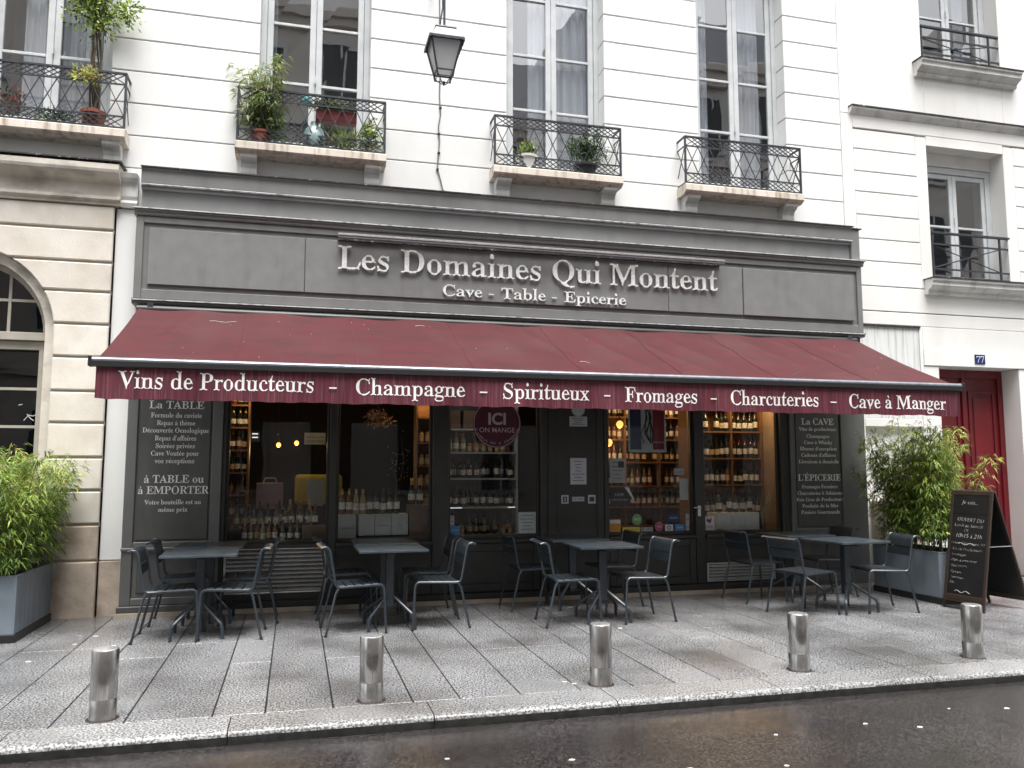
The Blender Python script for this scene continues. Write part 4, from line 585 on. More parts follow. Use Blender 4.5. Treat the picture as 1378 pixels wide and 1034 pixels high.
# archivolt and arched window
ring=[(CXA+(.925)*math.cos(t),CZA+(.925)*math.sin(t)) for t in [PI*i/24 for i in range(25)]]
inn=[(CXA+(.83)*math.cos(t),CZA+(.83)*math.sin(t)) for t in [PI*i/24 for i in range(24,-1,-1)]]
rv=MB()
for i in range(24): rv.prism([ring[i],ring[i+1],inn[23-i],inn[24-i]],'y',.21,.5)
rv.box(CXA+.83,CXA+.925,.21,.5,0.0,3.1)
part('archivolt',rv,M['cornice'],B)
aw=MB(); yw=.36
for i in range(24):
    t0,t1=PI*i/24,PI*(i+1)/24
    aw.prism([(CXA+.829*math.cos(t0),CZA+.829*math.sin(t0)),(CXA+.829*math.cos(t1),CZA+.829*math.sin(t1)),(CXA+.77*math.cos(t1),CZA+.77*math.sin(t1)),(CXA+.77*math.cos(t0),CZA+.77*math.sin(t0))],'y',yw,yw+.06)
aw.box(CXA-.83,CXA+.829,yw-.05,yw+.07,3.02,3.11).box(CXA-.83,CXA+.829,yw,yw+.06,2.92,3.015)
aw.box(CXA+.74,CXA+.829,yw,yw+.06,.5,2.92).box(CXA+.02,CXA+.09,yw,yw+.06,.5,2.92)
aw.box(CXA-.829,CXA-.74,yw,yw+.06,.5,2.92).box(CXA-.83,CXA+.83,yw,yw+.06,.45,.5)
AW=part('arched_window',aw,M['frame_beige'],B,bevel=.004)
for zb in (2.48,2.06,1.64,1.22,.82): part('glazing_bar',MB().box(CXA+.09,CXA+.74,yw+.01,yw+.045,zb-.015,zb+.015),M['frame_beige'],AW)
part('glazing_bar',MB().box(CXA+.40,CXA+.43,yw+.01,yw+.045,3.11,3.75),M['frame_beige'],AW)
part('glazing_bar',MB().box(CXA+.0,CXA+.40,yw+.012,yw+.043,3.46,3.49),M['frame_beige'],AW); part('glazing_bar',MB().box(CXA+.43,CXA+.68,yw+.012,yw+.043,3.46,3.49),M['frame_beige'],AW)
zz=[2.91,2.48,2.06,1.64,1.22,.82,.5]
for i in range(6): pane(AW,CXA+.09,CXA+.74,yw+.03,zz[i+1]+.015,zz[i]-.015,M['dglass'])
part('pane',MB().prism([(CXA+.77*math.cos(PI*i/16),CZA+.01+.76*math.sin(PI*i/16)) for i in range(17)],'y',yw+.03,yw+.036),M['dglass'],AW)
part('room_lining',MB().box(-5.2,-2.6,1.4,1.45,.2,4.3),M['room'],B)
for pts in ([(-2.99,2.3),(-2.95,2.31)],[(-2.93,2.13),(-2.88,2.19),(-2.84,2.18),(-2.80,2.2)],[(-2.9,2.2),(-2.86,2.15),(-2.83,2.13)]):
    part('scribble',MB().tube([(p[0],yw+.022,p[1]) for p in pts],.0045,5),M['tag'],AW)

# ================================================================ neighbouring building at the right
NB=thing('neighbour_building','smooth white neighbouring building at the right with a red door and two small railed windows','building',(9.5,.3,0))
def plate(x0,x1,z0,z1,mat='white2',name='wall_panel',y=.25,yb=.62,bv=.006): return part(name,MB().box(x0,x1,y,yb,z0,z1),M[mat],NB,bevel=bv)
plate(7.652,7.855,0,6.835); plate(8.945,9.14,4.38,6.6); plate(10.565,10.76,4.38,6.6)
bkz=MB().box(7.86,8.94,.268,.6,4.26,6.64).box(10.765,13.6,.268,.6,4.26,6.64).box(7.86,13.6,.268,.6,3.66,4.26)
part('wall',bkz,M['joint'],NB)
zc=[4.25,4.62,4.95,5.31,5.66,5.97,6.31,6.62]
for i in range(7):
    for a,b in ((7.857,8.943),(10.762,13.6)): plate(a,b,zc[i]+.007,zc[i+1]-(.007 if i<6 else .016),name='render_block')
plate(8.945,13.6,4.257,4.38); plate(7.857,13.6,3.888,4.243,name='render_block'); plate(7.857,13.6,3.685,3.872,name='render_block')
plate(7.857,13.6,6.634,6.835); plate(7.652,9.14,6.84,10.2); plate(10.62,13.6,6.84,10.2); plate(9.142,10.618,6.84,7.70); plate(9.142,10.618,9.8,10.2)
part('string_course',MB().prism([(.3,6.80),(.235,6.83),(.20,6.87),(.17,6.90),(.17,6.925),(.3,6.95)],'x',7.80,13.6),M['console'],NB)
part('string_flashing',MB().box(7.79,13.6,.155,.25,6.926,6.945),M['lead'],NB)
# ground floor of the neighbour: stained panel, niche, door surround
part('stained_panel',MB().box(7.862,8.84,.262,.6,2.32,3.66),M['stain'],NB)
part('panel_drip',MB().box(7.86,8.86,.235,.262,3.655,3.68),M['lead'],NB)
plate(8.845,8.90,0,3.68); plate(8.902,9.16,0,3.10); plate(8.902,10.75,3.335,3.68); plate(8.902,10.75,3.105,3.33,y=.235)
plate(10.61,13.6,0,3.10); plate(10.752,13.6,3.105,3.68)
part('niche_lintel',MB().box(7.862,8.84,.255,.6,2.2,2.315),M['white2'],NB,bevel=.005)
part('niche_back',MB().box(7.862,8.84,.34,.6,.0,2.2),M['white2'],NB)
# red door
yd=.60
D_=part('door',MB().box(9.16,10.61,yd,yd+.06,0,3.10),M['door'],NB)
ds=MB()
for a,b in ((9.16,9.25),(10.52,10.61),(9.845,9.925)): ds.box(a,b,yd-.035,yd-.001,0,3.1)
ds.box(9.25,9.845,yd-.034,yd-.001,2.98,3.1).box(9.925,10.52,yd-.034,yd-.001,2.98,3.1)
part('door_frame',ds,M['door'],D_,bevel=.006)
for a,b in ((9.31,9.80),(9.97,10.46)):
    for z0,z1 in ((1.12,2.78),(.25,.95)):
        f=MB(); f.box(a,b,yd-.02,yd-.001,z0,z0+.04).box(a,b,yd-.02,yd-.001,z1-.04,z1).box(a,a+.04,yd-.02,yd-.001,z0+.04,z1-.04).box(b-.04,b,yd-.02,yd-.001,z0+.04,z1-.04)
        part('door_moulding',f,M['door'],D_,bevel=.005)
        part('door_panel',MB().box(a+.09,b-.09,yd-.014,yd-.001,z0+.09,z1-.09),M['door'],D_,bevel=.01)
part('door_knob',MB().lathe([(.006,-.0),(.02,.01),(.03,.03),(.02,.05),(.004,.055)],(9.97,yd-.07,1.05),10),M['capgold'],D_,smooth=True)
for z in (1.32,1.22): part('letter_slot',MB().box(9.99,10.2,yd-.045,yd-.02,z,z+.035),M['door'],D_,bevel=.004)
def rb_rail(W,x0,x1,y,zb,zt):
    part('top_rail',MB().box(x0,x1,y-.022,y+.022,zt-.035,zt),M['iron'],W,bevel=.004)
    for z in (zt-.19,zb+.16,zb+.04): part('rail',MB().box(x0,x1,y-.01,y+.01,z-.012,z+.012),M['iron'],W)
    part('post',MB().box(x1-.2,x1-.175,y-.0125,y+.0125,zb,zt-.036),M['iron'],W); part('post',MB().box(x0+.01,x0+.035,y-.0125,y+.0125,zb,zt-.036),M['iron'],W)
    a,b,c,d=x0+.035,x1-.2,zb+.175,zt-.205
    part('bar',MB().tube([(a,y-.004,c),(b,y-.004,d)],.009,6),M['iron'],W); part('bar',MB().tube([(a,y+.012,d),(b,y+.012,c)],.009,6),M['iron'],W)
    part('rosette',MB().lathe([(.004,-.018),(.03,-.012),(.03,.012),(.004,.018)],((a+b)/2,y,(c+d)/2),10),M['iron'],W)
french_window(NB,9.14,10.565,4.40,6.28,.52,[5.33],M['frame'],M['wglass'],jw=.1,st=.07,bot=.10)
part('window_head',MB().box(9.142,10.563,.255,.62,6.485,6.633),M['white2'],NB); part('window_reveal_head',MB().box(9.142,10.563,.5,.62,6.285,6.484),M['white2'],NB)
W1=[o for o in bpy.data.objects if o.name.startswith('window') and o.parent==NB and o.type=='MESH'][0]
rb_rail(W1,9.15,10.60,.27,4.42,5.15)
french_window(NB,9.142,10.618,7.78,9.79,.50,[8.72],M['frame'],M['wglass'],jw=.1,st=.07,bot=.10)
W2=[o for o in bpy.data.objects if o.name.startswith('window.') and o.parent==NB][-1]
rb_rail(W2,9.15,10.62,.27,7.82,8.42)
def sill(x0,x1,z,fl=True):
    pr=[(.25,z-.22),(.20,z-.22),(.18,z-.20),(.18,z-.165),(.14,z-.14),(.10,z-.12),(.08,z-.10),(.08,z-.045),(.05,z-.03),(.05,z-.002),(.25,z)]
    s=part('window_sill',MB().prism(pr,'x',x0,x1),M['console'],NB)
    part('sill_flashing',MB().box(x0-.02,x1+.02,.035,.52,z+.001,z+.014),M['lead'],s)
sill(8.98,10.85,4.385); sill(8.98,10.85,7.77)
curtain(10.2,10.4,7.9,9.7,.75,'white curtain behind the uppermost window of the right hand building')
curtain(9.3,9.5,4.5,6.2,.75,'white curtain behind the first floor window of the right hand building')
# house number
HN=solo('house_number_plate',MB().box(9.79,9.975,.222,.2345,3.155,3.295),M['enamel'],'small blue enamel house number plate reading 77 above the red door','number plate',(9.88,.23,3.2),bevel=.003)
put_text('numeral','77',HN,M['letter'],9.882,.2215,3.178,cap=.09,align='C',depth=.002)
# utility box
U=thing('utility_box','cream painted meter cupboard with peeling edges standing behind the planter near the red door','utility box',(8.2,.1,0))
box('cabinet',U,M['cream'],7.95,8.55,.02,.335,.02,1.10,bevel=.01); box('lid',U,M['cream'],7.93,8.57,-.01,.336,1.105,1.14,bevel=.005); box('corner_post',U,M['cream'],7.885,7.94,-.02,.03,0,1.10,bevel=.006)
box('door',U,M['cream'],8.02,8.50,.005,.019,.12,1.02,bevel=.004)
# ================================================================ the shopfront joinery
S=thing('grey_shopfront','dark grey painted wooden shopfront with raised white letters on its fascia','shopfront',(2.9,0,0))
X0,X1=-1.80,7.68
def mould(name,pr,x0,x1,mat,parent=S,bv=0): return part(name,MB().prism(pr,'x',x0,x1),M[mat],parent,bevel=bv)
# top cornice and frieze
mould('cornice',[(.232,4.76),(.02,4.76),(.0,4.775),(.0,4.80),(-.03,4.82),(-.03,4.97),(-.05,4.985),(-.05,5.005),(.232,5.03)],-1.77,7.55,'greyup')
mould('cornice_flashing',[(.232,5.031),(-.06,5.006),(-.065,4.998),(-.065,5.012),(.232,5.045)],-1.775,7.56,'lead')
mould('frieze',[(.231,4.51),(.04,4.51),(.04,4.759),(.231,4.759)],-1.765,7.545,'greyup')
part('frieze_return',MB().box(7.556,7.69,.0,.23,4.51,4.985),M['greyup'],S,bevel=.006); part('return_flashing',MB().box(7.565,7.72,-.02,.23,4.986,5.0),M['lead'],S)
mould('crown_moulding',[(.23,4.44),(-.04,4.44),(-.05,4.455),(-.05,4.475),(-.07,4.49),(-.07,4.505),(.23,4.509)],X0-.02,X1+.02,'greyup')
part('crown_edge_highlight',MB().box(X0-.03,X1+.05,-.085,.035,4.5105,4.522),M['edge_highlight'],S)  # pale crown edge, highlight painted in
mould('drip_highlight',[(.002,4.801),(-.030,4.815),(-.036,4.808),(-.03,4.80)],-1.77,7.55,'edge_highlight')  # thin strip added as a painted highlight under the cornice
mould('lower_highlight',[(-.056,3.474),(-.062,3.478),(-.062,3.468),(-.056,3.466)],X0,X1,'edge_highlight')  # same painted highlight along the lower moulding
# fascia frame and raised panels
part('fascia_board',MB().box(X0,X1,.0,.23,3.49,4.439),M['greyup'],S)
fr=MB().box(X0,-1.72,-.025,-.0005,3.49,4.439).box(7.6,X1,-.025,-.0005,3.49,4.439).box(-1.72,7.6,-.025,-.0005,4.36,4.439).box(-1.72,7.6,-.025,-.0005,3.49,3.60)
part('fascia_frame',fr,M['greyup'],S,bevel=.006)
for a,b in ((-1.665,.05),(.05,4.70),(4.70,5.795)): part('fascia_panel',MB().box(a+.003,b-.003,-.032,-.0006,3.655,4.305),M['fascia'],S,bevel=.006)
part('fascia_panel',MB().box(5.80,7.53,-.045,-.0006,3.655,4.30),M['fascia'],S,bevel=.006,label='slightly proud right end panel with peeling top')
mould('lower_moulding',[(.2,3.43),(-.02,3.43),(-.035,3.445),(-.035,3.46),(-.055,3.47),(-.055,3.487),(.2,3.489)],X0-.01,X1+.01,'greyup')
part('soffit',MB().box(X0+.05,X1-.05,.0,.23,3.30,3.429),M['dark'],S)
letters('Les Domaines Qui Montent',S,M['letter'],.42,-.052,3.955,.275,4.95,.02)
letters('Cave - Table - Epicerie',S,M['letter'],1.675,-.045,3.70,.135,2.40,.014)
# pilasters with painted menus
def pil(x0,x1,pz0,pz1,ix0,ix1):
    g=MB().box(x0,x1,.03,.23,.12,3.3)
    P=part('pilaster',g,M['grey'],S)
    f=MB().box(x0,ix0,.0,.0295,.12,3.3).box(ix1,x1,.0,.0295,.12,3.3).box(ix0,ix1,.0,.0295,pz0-.07,pz0).box(ix0,ix1,.0,.0295,.12,.20)
    part('pilaster_frame',f,M['grey'],P,bevel=.007)
    part('menu_panel',MB().box(ix0+.02,ix1-.02,.012,.0296,pz0+.02,3.28),M['greylow'],P,bevel=.006)
    part('lower_panel',MB().box(ix0+.05,ix1-.05,.012,.0296,.25,pz0-.12),M['greylow'],P,bevel=.01)
    part('ledge_moulding',MB().box(x0-.005,x1+.005,-.022,-.0005,pz0-.095,pz0-.06),M['grey'],P,bevel=.008)
    part('base_block',MB().box(x0-.02,x1+.02,-.03,.23,0,.119),M['greylow'],P,bevel=.008)
    return P
PL=pil(-1.80,-.80,.80,3.3,-1.69,-.91)
PR=pil(6.46,7.30,.80,3.3,6.535,7.255)
part('end_pilaster',MB().box(7.305,7.66,.02,.23,.0,3.3),M['grey'],S,bevel=.006)
LT=[('La TABLE',2.285,.085,0),('Formule du caviste',2.185,.052,.53),('Repas à thème',2.10,.052,.40),('Découverte Oenologique',2.017,.052,.69),('Repas d\'affaires',1.93,.052,.43),('Soirées privées',1.845,.052,.41),('Cave Voutée pour',1.762,.052,.50),('vos réceptions',1.678,.052,.41),('à TABLE ou',1.462,.085,.62),('à EMPORTER',1.34,.085,.73),('Votre bouteille est au',1.226,.048,.58),('même prix',1.145,.048,.30)]
for s_,z,c,wd in LT: put_text('painted_line',s_,PL,M['printgrey'],-1.297,.0112,z-.02,cap=c,width=wd or None,align='C',depth=.0014)
RT=[('La CAVE',2.215,.085,0),('Vins de producteurs',2.132,.046,.58),('Champagne',2.035,.046,.36),('Cave à Whisky',1.95,.046,.44),('Rhums d\'exception',1.865,.046,.57),('Cadeaux d\'affaires',1.778,.046,.54),('Livraison à domicile',1.69,.046,.62),('L\'ÉPICERIE',1.455,.085,.66),('Fromages Fermiers',1.352,.046,.55),('Charcuteries & Salaisons',1.265,.046,.70),('Foie Gras de Producteurs',1.18,.046,.73),('Produits de la Mer',1.095,.046,.56),('Paniers Gourmands',1.01,.046,.60)]
for s_,z,c,wd in RT: put_text('painted_line',s_,PR,M['printgrey'],6.90,.0112,z-.02,cap=c,width=wd or None,align='C',depth=.0014)
# bays: frames, lower panels, sills
gl=MB()
fz0,fz1=.745,3.3
fm=MB()
for a,b in ((-.80,-.755),(.387,.474),(1.60,1.80),(2.955,3.03),(3.80,3.855),(5.06,5.19),(6.34,6.46)): fm.box(a,b,.03,.19,.12,3.3)
part('mullions',fm,M['dark'],S,bevel=.006)
part('centre_panel',MB().box(3.03,3.80,.05,.19,.12,3.3),M['dark'],S)
cf=MB().box(3.06,3.16,.03,.0495,.12,3.29).box(3.70,3.79,.03,.0495,.12,3.29).box(3.16,3.70,.03,.0495,.12,.22); part('centre_frame',cf,M['dark'],S,bevel=.008)
for i,(a,b) in enumerate(((-.755,.387),(.474,1.60),(1.80,2.955),(3.855,5.06),(5.19,6.34))):
    part('bay_sill',MB().box(a,b,-.012 if i in(0,1,4) else .02,.19,.70,.745),M['dark'],S,bevel=.006)
    part('bay_panel',MB().box(a,b,.06,.19,.12,.70),M['dark'],S)
    if i in (2,3,4):
        f=MB().box(a+.005,a+.09,.04,.0595,.125,.695).box(b-.09,b-.005,.04,.0595,.125,.695).box(a+.09,b-.09,.04,.0595,.60,.695).box(a+.09,b-.09,.04,.0595,.125,.22); part('bay_panel_frame',f,M['dark'],S,bevel=.006)
    tf=MB().box(a,a+.03,.10,.15,.745,3.3).box(b-.03,b,.10,.15,.745,3.3).box(a+.03,b-.03,.10,.15,.745,.79)
    W=part('display_window',tf,M['dark'],S,bevel=.004)
    part('pane',MB().box(a+.03,b-.03,.128,.132,.79,3.3),M['glass'],W)
part('threshold',MB().box(-.80,6.46,.0,.2,0,.119),M['dark'],S,bevel=.008)
part('stone_step',MB().box(-1.84,7.70,-.045,-.031,-.01,.05),M['stone_low'],S,bevel=.004)
# louvred vents
V=part('louvre_vent',MB().box(-.745,.375,.035,.0595,.20,.215).box(-.745,.375,.035,.0595,.685,.6985).box(-.745,-.72,.035,.0595,.215,.685).box(.35,.375,.035,.0595,.215,.685),M['steelcap'],S)
for k in range(10):
    z=.225+k*.046; part('slat',MB().prism([(.012,z),(.058,z+.022),(.058,z+.036),(.008,z+.016)],'x',-.715,.345),M['louv'],V)
V=part('vent_grille',MB().box(5.2,6.19,.025,.0395,.145,.16).box(5.2,6.19,.025,.0395,.365,.38).box(5.2,5.22,.025,.0395,.16,.365).box(6.17,6.19,.025,.0395,.16,.365),M['louv'],S)
for k in range(5):
    z=.168+k*.04; part('slat',MB().prism([(.016,z),(.05,z+.018),(.05,z+.03),(.012,z+.014)],'x',5.222,6.168),M['louv'],V)
# shop door handle
Hn=part('door_handle',MB().box(5.075,5.115,.0,.0295,.98,1.12),M['steelcap'],S,bevel=.004)
part('lever',MB().tube([(5.095,-.005,1.09),(5.095,-.045,1.09),(4.99,-.045,1.095)],.009,8),M['steelcap'],Hn,smooth=True)
part('keyhole',MB().lathe([(.012,0),(.012,.004)],(5.10,.02,.93),8),M['steelcap'],Hn)

# ---------------------------------------------------------------- light bar over the name
L_=thing('sign_light_bar','long thin pale light bar fixed above the raised shop name','lamp',(2.93,-.15,4.33))
part('housing',MB().box(.42,5.45,-.20,-.13,4.325,4.352),M['steelcap'],L_,bevel=.004)
part('diffuser',MB().box(.42,5.45,-.19,-.14,4.30,4.3245),M['barw'],L_,bevel=.003)
part('back_plate',MB().box(.42,5.45,-.075,-.034,4.30,4.318),M['lead'],L_)
for xx in (.5,1.2,2.2,3.2,4.2,5.0,5.4): part('bracket',MB().box(xx,xx+.02,-.13,-.034,4.319,4.34),M['iron'],L_)

# ---------------------------------------------------------------- awning
A=thing('burgundy_awning','wide burgundy retractable awning with a lettered valance stretched over the terrace','awning',(2.95,-.1,3.4))
nx,nz=300,20
def ccan(u,v):
    x=(-1.72+9.21*u)*(1-v)+(-1.80+9.53*u)*v; y=-.13-1.45*v; z=3.355-.745*v
    sag=.035*math.sin(PI*v)
    for c,w_,a_ in ((.06,.012,.03),(.235,.006,.012),(.36,.01,.012),(.44,.02,.016),(.485,.006,.018),(.56,.009,.02),(.63,.007,.026),(.68,.01,.018),(.745,.006,.024),(.80,.009,.018),(.86,.006,.022),(.93,.012,.028)):
        d=(u-c-.06*(v-.3)*(1 if c>.3 else -.6))/w_; sag-=a_*math.exp(-d*d)*math.sin(PI*min(1,v*1.05+.05))
    sag+=.009*math.sin(u*70+3*v)*(1-v)**2+.006*math.sin(u*31-5*v)+.006*math.sin(u*17+9*v)*v
    return x,y,z-sag
vs=[];fs=[]
for j in range(nz+1):
    for i in range(nx+1): vs.append(ccan(i/nx,j/nz))
nb=len(vs); vs+=[(p[0],p[1]+.002,p[2]-.004) for p in vs]
for j in range(nz):
    for i in range(nx):
        a=j*(nx+1)+i; fs.append((a,a+1,a+nx+2,a+nx+1)); fs.append((nb+a,nb+a+nx+1,nb+a+nx+2,nb+a+1))
for i in range(nx): fs.append((i,nb+i,nb+i+1,i+1))
for j in range(nz):
    a=j*(nx+1); fs.append((a,a+nx+1,nb+a+nx+1,nb+a)); a+=nx; fs.append((a,nb+a,nb+a+nx+1,a+nx+1))
part('canvas',MB().add(vs,fs),M['canvas'],A,smooth=True)
vs=[];fs=[];nx2=400;nz2=6
def vw(x): return .012*math.sin(x*5.1)+.008*math.sin(x*13+1)+.003*math.sin(x*47)
for j in range(nz2+1):
    v=j/nz2
    for i in range(nx2+1):
        x=-1.785+9.515*i/nx2; zb=2.235-.012*(i/nx2)+.004*math.sin(x*9)+.003*math.sin(x*31)
        vs.append((x,-1.632+vw(x)*v,2.53+(zb-2.53)*v))
nb=len(vs); vs+=[(p[0],p[1]+.003,p[2]) for p in vs]
for j in range(nz2):
    for i in range(nx2):
        a=j*(nx2+1)+i; fs.append((a,a+nx2+1,a+nx2+2,a+1)); fs.append((nb+a,nb+a+1,nb+a+nx2+2,nb+a+nx2+1))
j=nz2*(nx2+1)
for i in range(nx2): fs.append((j+i,nb+j+i,nb+j+i+1,j+i+1))
VL=part('valance',MB().add(vs,fs),M['valance'],A,smooth=True)
FB=part('front_bar',MB().prism([(-1.575,2.579),(-1.575,2.61),(-1.60,2.622),(-1.64,2.618),(-1.658,2.605),(-1.662,2.592),(-1.658,2.579)],'x',-1.82,7.745),M['barw'],A,smooth=True)
part('bar_gasket',MB().box(-1.825,7.75,-1.666,-1.575,2.531,2.5785),M['black'],FB); part('bar_cap',MB().box(-1.85,-1.821,-1.672,-1.57,2.528,2.625),M['black'],FB,bevel=.006); part('bar_cap',MB().box(7.746,7.775,-1.672,-1.57,2.528,2.625),M['black'],FB,bevel=.006)
part('roller',MB().tube([(-1.74,-.08,3.36),(7.5,-.08,3.36)],.045,12),M['dark'],A,smooth=True)
for xx in (-1.60,7.38): part('roller_bracket',MB().box(xx-.03,xx+.03,-.12,-.0,3.28,3.429),M['iron'],A)
for xx,xm in ((-1.2,.1),(2.6,3.9),(5.2,6.4)):
    arm=part('folding_arm',MB().tube([(xx,-.04,3.26),(xm,-.8,2.93)],.022,8),M['dark'],A); part('forearm',MB().tube([(xm,-.8,2.93),(xx+.15,-1.57,2.59)],.018,8),M['dark'],arm)
WD=[('Vins de Producteurs',-1.59,.15,2.335),('-',.302,.372,2.325),('Champagne',.547,1.643,2.322),('-',1.805,1.883,2.318),('Spiritueux',2.04,2.98,2.316),('-',3.158,3.226,2.312),('Fromages',3.395,4.243,2.31),('-',4.407,4.479,2.306),('Charcuteries',4.641,5.764,2.303),('-',5.924,6.003,2.30),('Cave à Manger',6.168,7.506,2.297)]
for s_,a,b,z in WD:
    if s_=='-': part('lettering',MB().box(a,b,-1.6455,-1.6425,z+.05,z+.063),M['vprint'],VL)
    else:
        o=put_text('lettering',s_,VL,M['vprint'],a,-1.6425,z,cap=.158,width=b-a,depth=.0025); og=ORG[VL.name]
        for v_ in o.data.vertices:
            wx=v_.co.x+og[0]; wz=v_.co.z+og[2]; t_=max(0,min(1,(2.53-wz)/.295)); v_.co.y+= (-1.632+vw(wx)*t_-.0012)-(-1.6425)
# seams
for k in range(1,8):
    u=k/8; q=MB().tube([(ccan(u,j/nz)[0],ccan(u,j/nz)[1]-.001,ccan(u,j/nz)[2]+.0025) for j in range(nz+1)],.0022,4); part('seam',q,M['valance'],A)
# bird droppings on the canvas
for k in range(26):
    u,v=rng.random(),rng.uniform(.08,.95); p=ccan(u,v); r=rng.uniform(.002,.006)
    part('spot',MB().lathe([(r,0),(r*.6,.004)],(p[0],p[1]-.001,p[2]),6),M['petal'],A) if k<40 else None
for k,(u,v) in enumerate(((.085,.17),(.33,.12),(.51,.75))):
    pts=[(ccan(u+.006*i,v)[0],ccan(u,v)[1],ccan(u+.006*i,v)[2]+.004+.006*math.sin(i*1.7)) for i in range(6 if k==0 else 3)]
    part('spot',MB().tube(pts,.0025,5),M['petal'],A)
# ================================================================ lantern, cable
LN=thing('street_lantern','black four sided glass street lantern hanging in front of the facade between two balconies','street lamp',(1.55,-.8,6.0))
lx,ly=1.55,-.8
def ring4(h,z,r=.011,mb=None):
    mb=mb or MB(); c=[(lx-h,ly-h,z),(lx+h,ly-h,z),(lx+h,ly+h,z),(lx-h,ly+h,z)]
    for i in range(4): mb.tube([c[i],c[(i+1)%4]],r,4)
    return mb
fr=MB(); T,Bt=.175,.098; zt,zb=6.50,6.16
for sx,sy in ((-1,-1),(1,-1),(1,1),(-1,1)): fr.tube([(lx+sx*T,ly+sy*T,zt),(lx+sx*Bt,ly+sy*Bt,zb),(lx+sx*.088,ly+sy*.088,zb-.07)],.0145,4)
ring4(T,zt,.012,fr); ring4(Bt,zb,.010,fr)
part('frame',fr,M['iron'],LN)
for sx,sy in ((0,-1),(1,0),(0,1),(-1,0)):
    def q(h,z,s): 
        px=lx+(sx*h if sx else s*h); py=ly+(sy*h if sy else s*h); return (px,py,z)
    a=[q(T-.004,zt-.01,-1),q(T-.004,zt-.01,1),q(Bt-.004,zb+.005,1),q(Bt-.004,zb+.005,-1)]
    b=[(p[0]-sx*.004,p[1]-sy*.004,p[2]) for p in a]
    part('pane',MB().add(a+b,[(0,1,2,3),(7,6,5,4),(0,4,5,1),(1,5,6,2),(2,6,7,3),(3,7,4,0)]),M['lampglass'],LN)
cp=MB()
# apron around the top, roof and cap
for z0,z1,h0,h1 in ((6.40,6.515,.215,.205),):
    for sx,sy in ((0,-1),(1,0),(0,1),(-1,0)):
        pass
def frustum(mb,h0,z0,h1,z1):
    mb.add([(lx-h0,ly-h0,z0),(lx+h0,ly-h0,z0),(lx+h0,ly+h0,z0),(lx-h0,ly+h0,z0),(lx-h1,ly-h1,z1),(lx+h1,ly-h1,z1),(lx+h1,ly+h1,z1),(lx-h1,ly+h1,z1)],[(0,3,2,1),(4,5,6,7),(0,1,5,4),(1,2,6,5),(2,3,7,6),(3,0,4,7)])
frustum(cp,.205,6.513,.195,6.53); part('eave',cp,M['iron'],LN,bevel=.003)
for i,(sx,sy) in enumerate(((0,-1),(1,0),(0,1),(-1,0))):
    n=9; vs=[]
    for j in range(n):
        s=-1+2*j/(n-1); dz=.032 if j%2 else .045
        if i in (0,2): dz*=.7
        for z in (6.512,6.512-dz): 
            h=.206; vs.append((lx+(sx*h if sx else s*h),ly+(sy*h if sy else s*h),z))
    m_=len(vs); vs+=[(p[0]-sx*.004,p[1]-sy*.004,p[2]) for p in vs]
    fs=[]
    for j in range(n-1): a=2*j; fs+= [(a,a+1,a+3,a+2),(m_+a,m_+a+2,m_+a+3,m_+a+1),(a+1,m_+a+1,m_+a+3,a+3)]
    part('valance_trim',MB().add(vs,fs),M['iron'],LN)
rf=MB(); frustum(rf,.165,6.531,.115,6.66); part('roof',rf,M['zincroof'],LN,bevel=.004)
rf=MB(); frustum(rf,.125,6.661,.12,6.675); part('roof_rim',rf,M['iron'],LN)
part('dome',MB().lathe([(.075,0),(.072,.02),(.05,.045),(.02,.06)],(lx,ly,6.676),14),M['iron'],LN,smooth=True)
part('hanger',MB().tube([(lx,ly,6.73),(lx,ly,7.6)],.014,8),M['iron'],LN); part('hanger_rod',MB().tube([(lx-.05,ly,6.72),(lx-.045,ly,6.8),(lx-.02,ly,6.95),(lx-.03,ly,7.6)],.009,6),M['iron'],LN)
part('bracket_arm',MB().tube([(lx,.24,7.75),(lx,-.3,7.78),(lx,-.7,7.72),(lx,ly,7.6)],.016,8),M['iron'],LN)
sc_=MB()
for sx,sy in ((-1,-1),(1,-1),(1,1),(-1,1)):
    sc_.tube([(lx+sx*.088,ly+sy*.088,zb-.03),(lx+sx*.07,ly+sy*.07,zb-.075),(lx+sx*.045,ly+sy*.045,zb-.10),(lx+sx*.03,ly+sy*.03,zb-.125),(lx+sx*.008,ly+sy*.008,zb-.12)],.006,5)
ring4(.086,zb-.07,.006,sc_); part('bottom_scroll',sc_,M['iron'],LN)
part('finial',MB().lathe([(.004,-.035),(.016,-.02),(.012,-.005),(.02,.005),(.02,.012)],(lx,ly,zb-.12),8),M['iron'],LN,smooth=True)
part('reflector',MB().lathe([(.05,0),(.09,-.05),(.095,-.09),(.085,-.092),(.04,-.01)],(lx,ly,6.50),14),M['paper'],LN,smooth=True)
part('lamp_bulb',MB().lathe([(.01,.09),(.028,.05),(.035,.01),(.025,-.03),(.005,-.045)],(lx,ly,6.36),10),M['whitepot'],LN,smooth=True)
CB=thing('wall_cable','thin grey cable with clips running down the white wall below the lantern','cable',(1.66,.2,5.1))
cpts=[(1.66,.216,7.7),(1.675,.216,6.6),(1.67,.216,6.35),(1.685,.216,6.1),(1.66,.216,5.95),(1.675,.216,5.75),(1.665,.216,5.6),(1.65,.216,5.4),(1.70,.216,5.22),(1.735,.216,5.06)]
part('wire',MB().tube(cpts,.008,6),M['cable'],CB,smooth=True)
for (a,_,z) in ((1.683,0,6.2),(1.667,0,5.85),(1.668,0,5.6),(1.652,0,5.38),(1.734,0,5.1)): part('clip',MB().box(a-.016,a+.016,.20,.229,z-.012,z+.012),M['iron'],CB,bevel=.003)

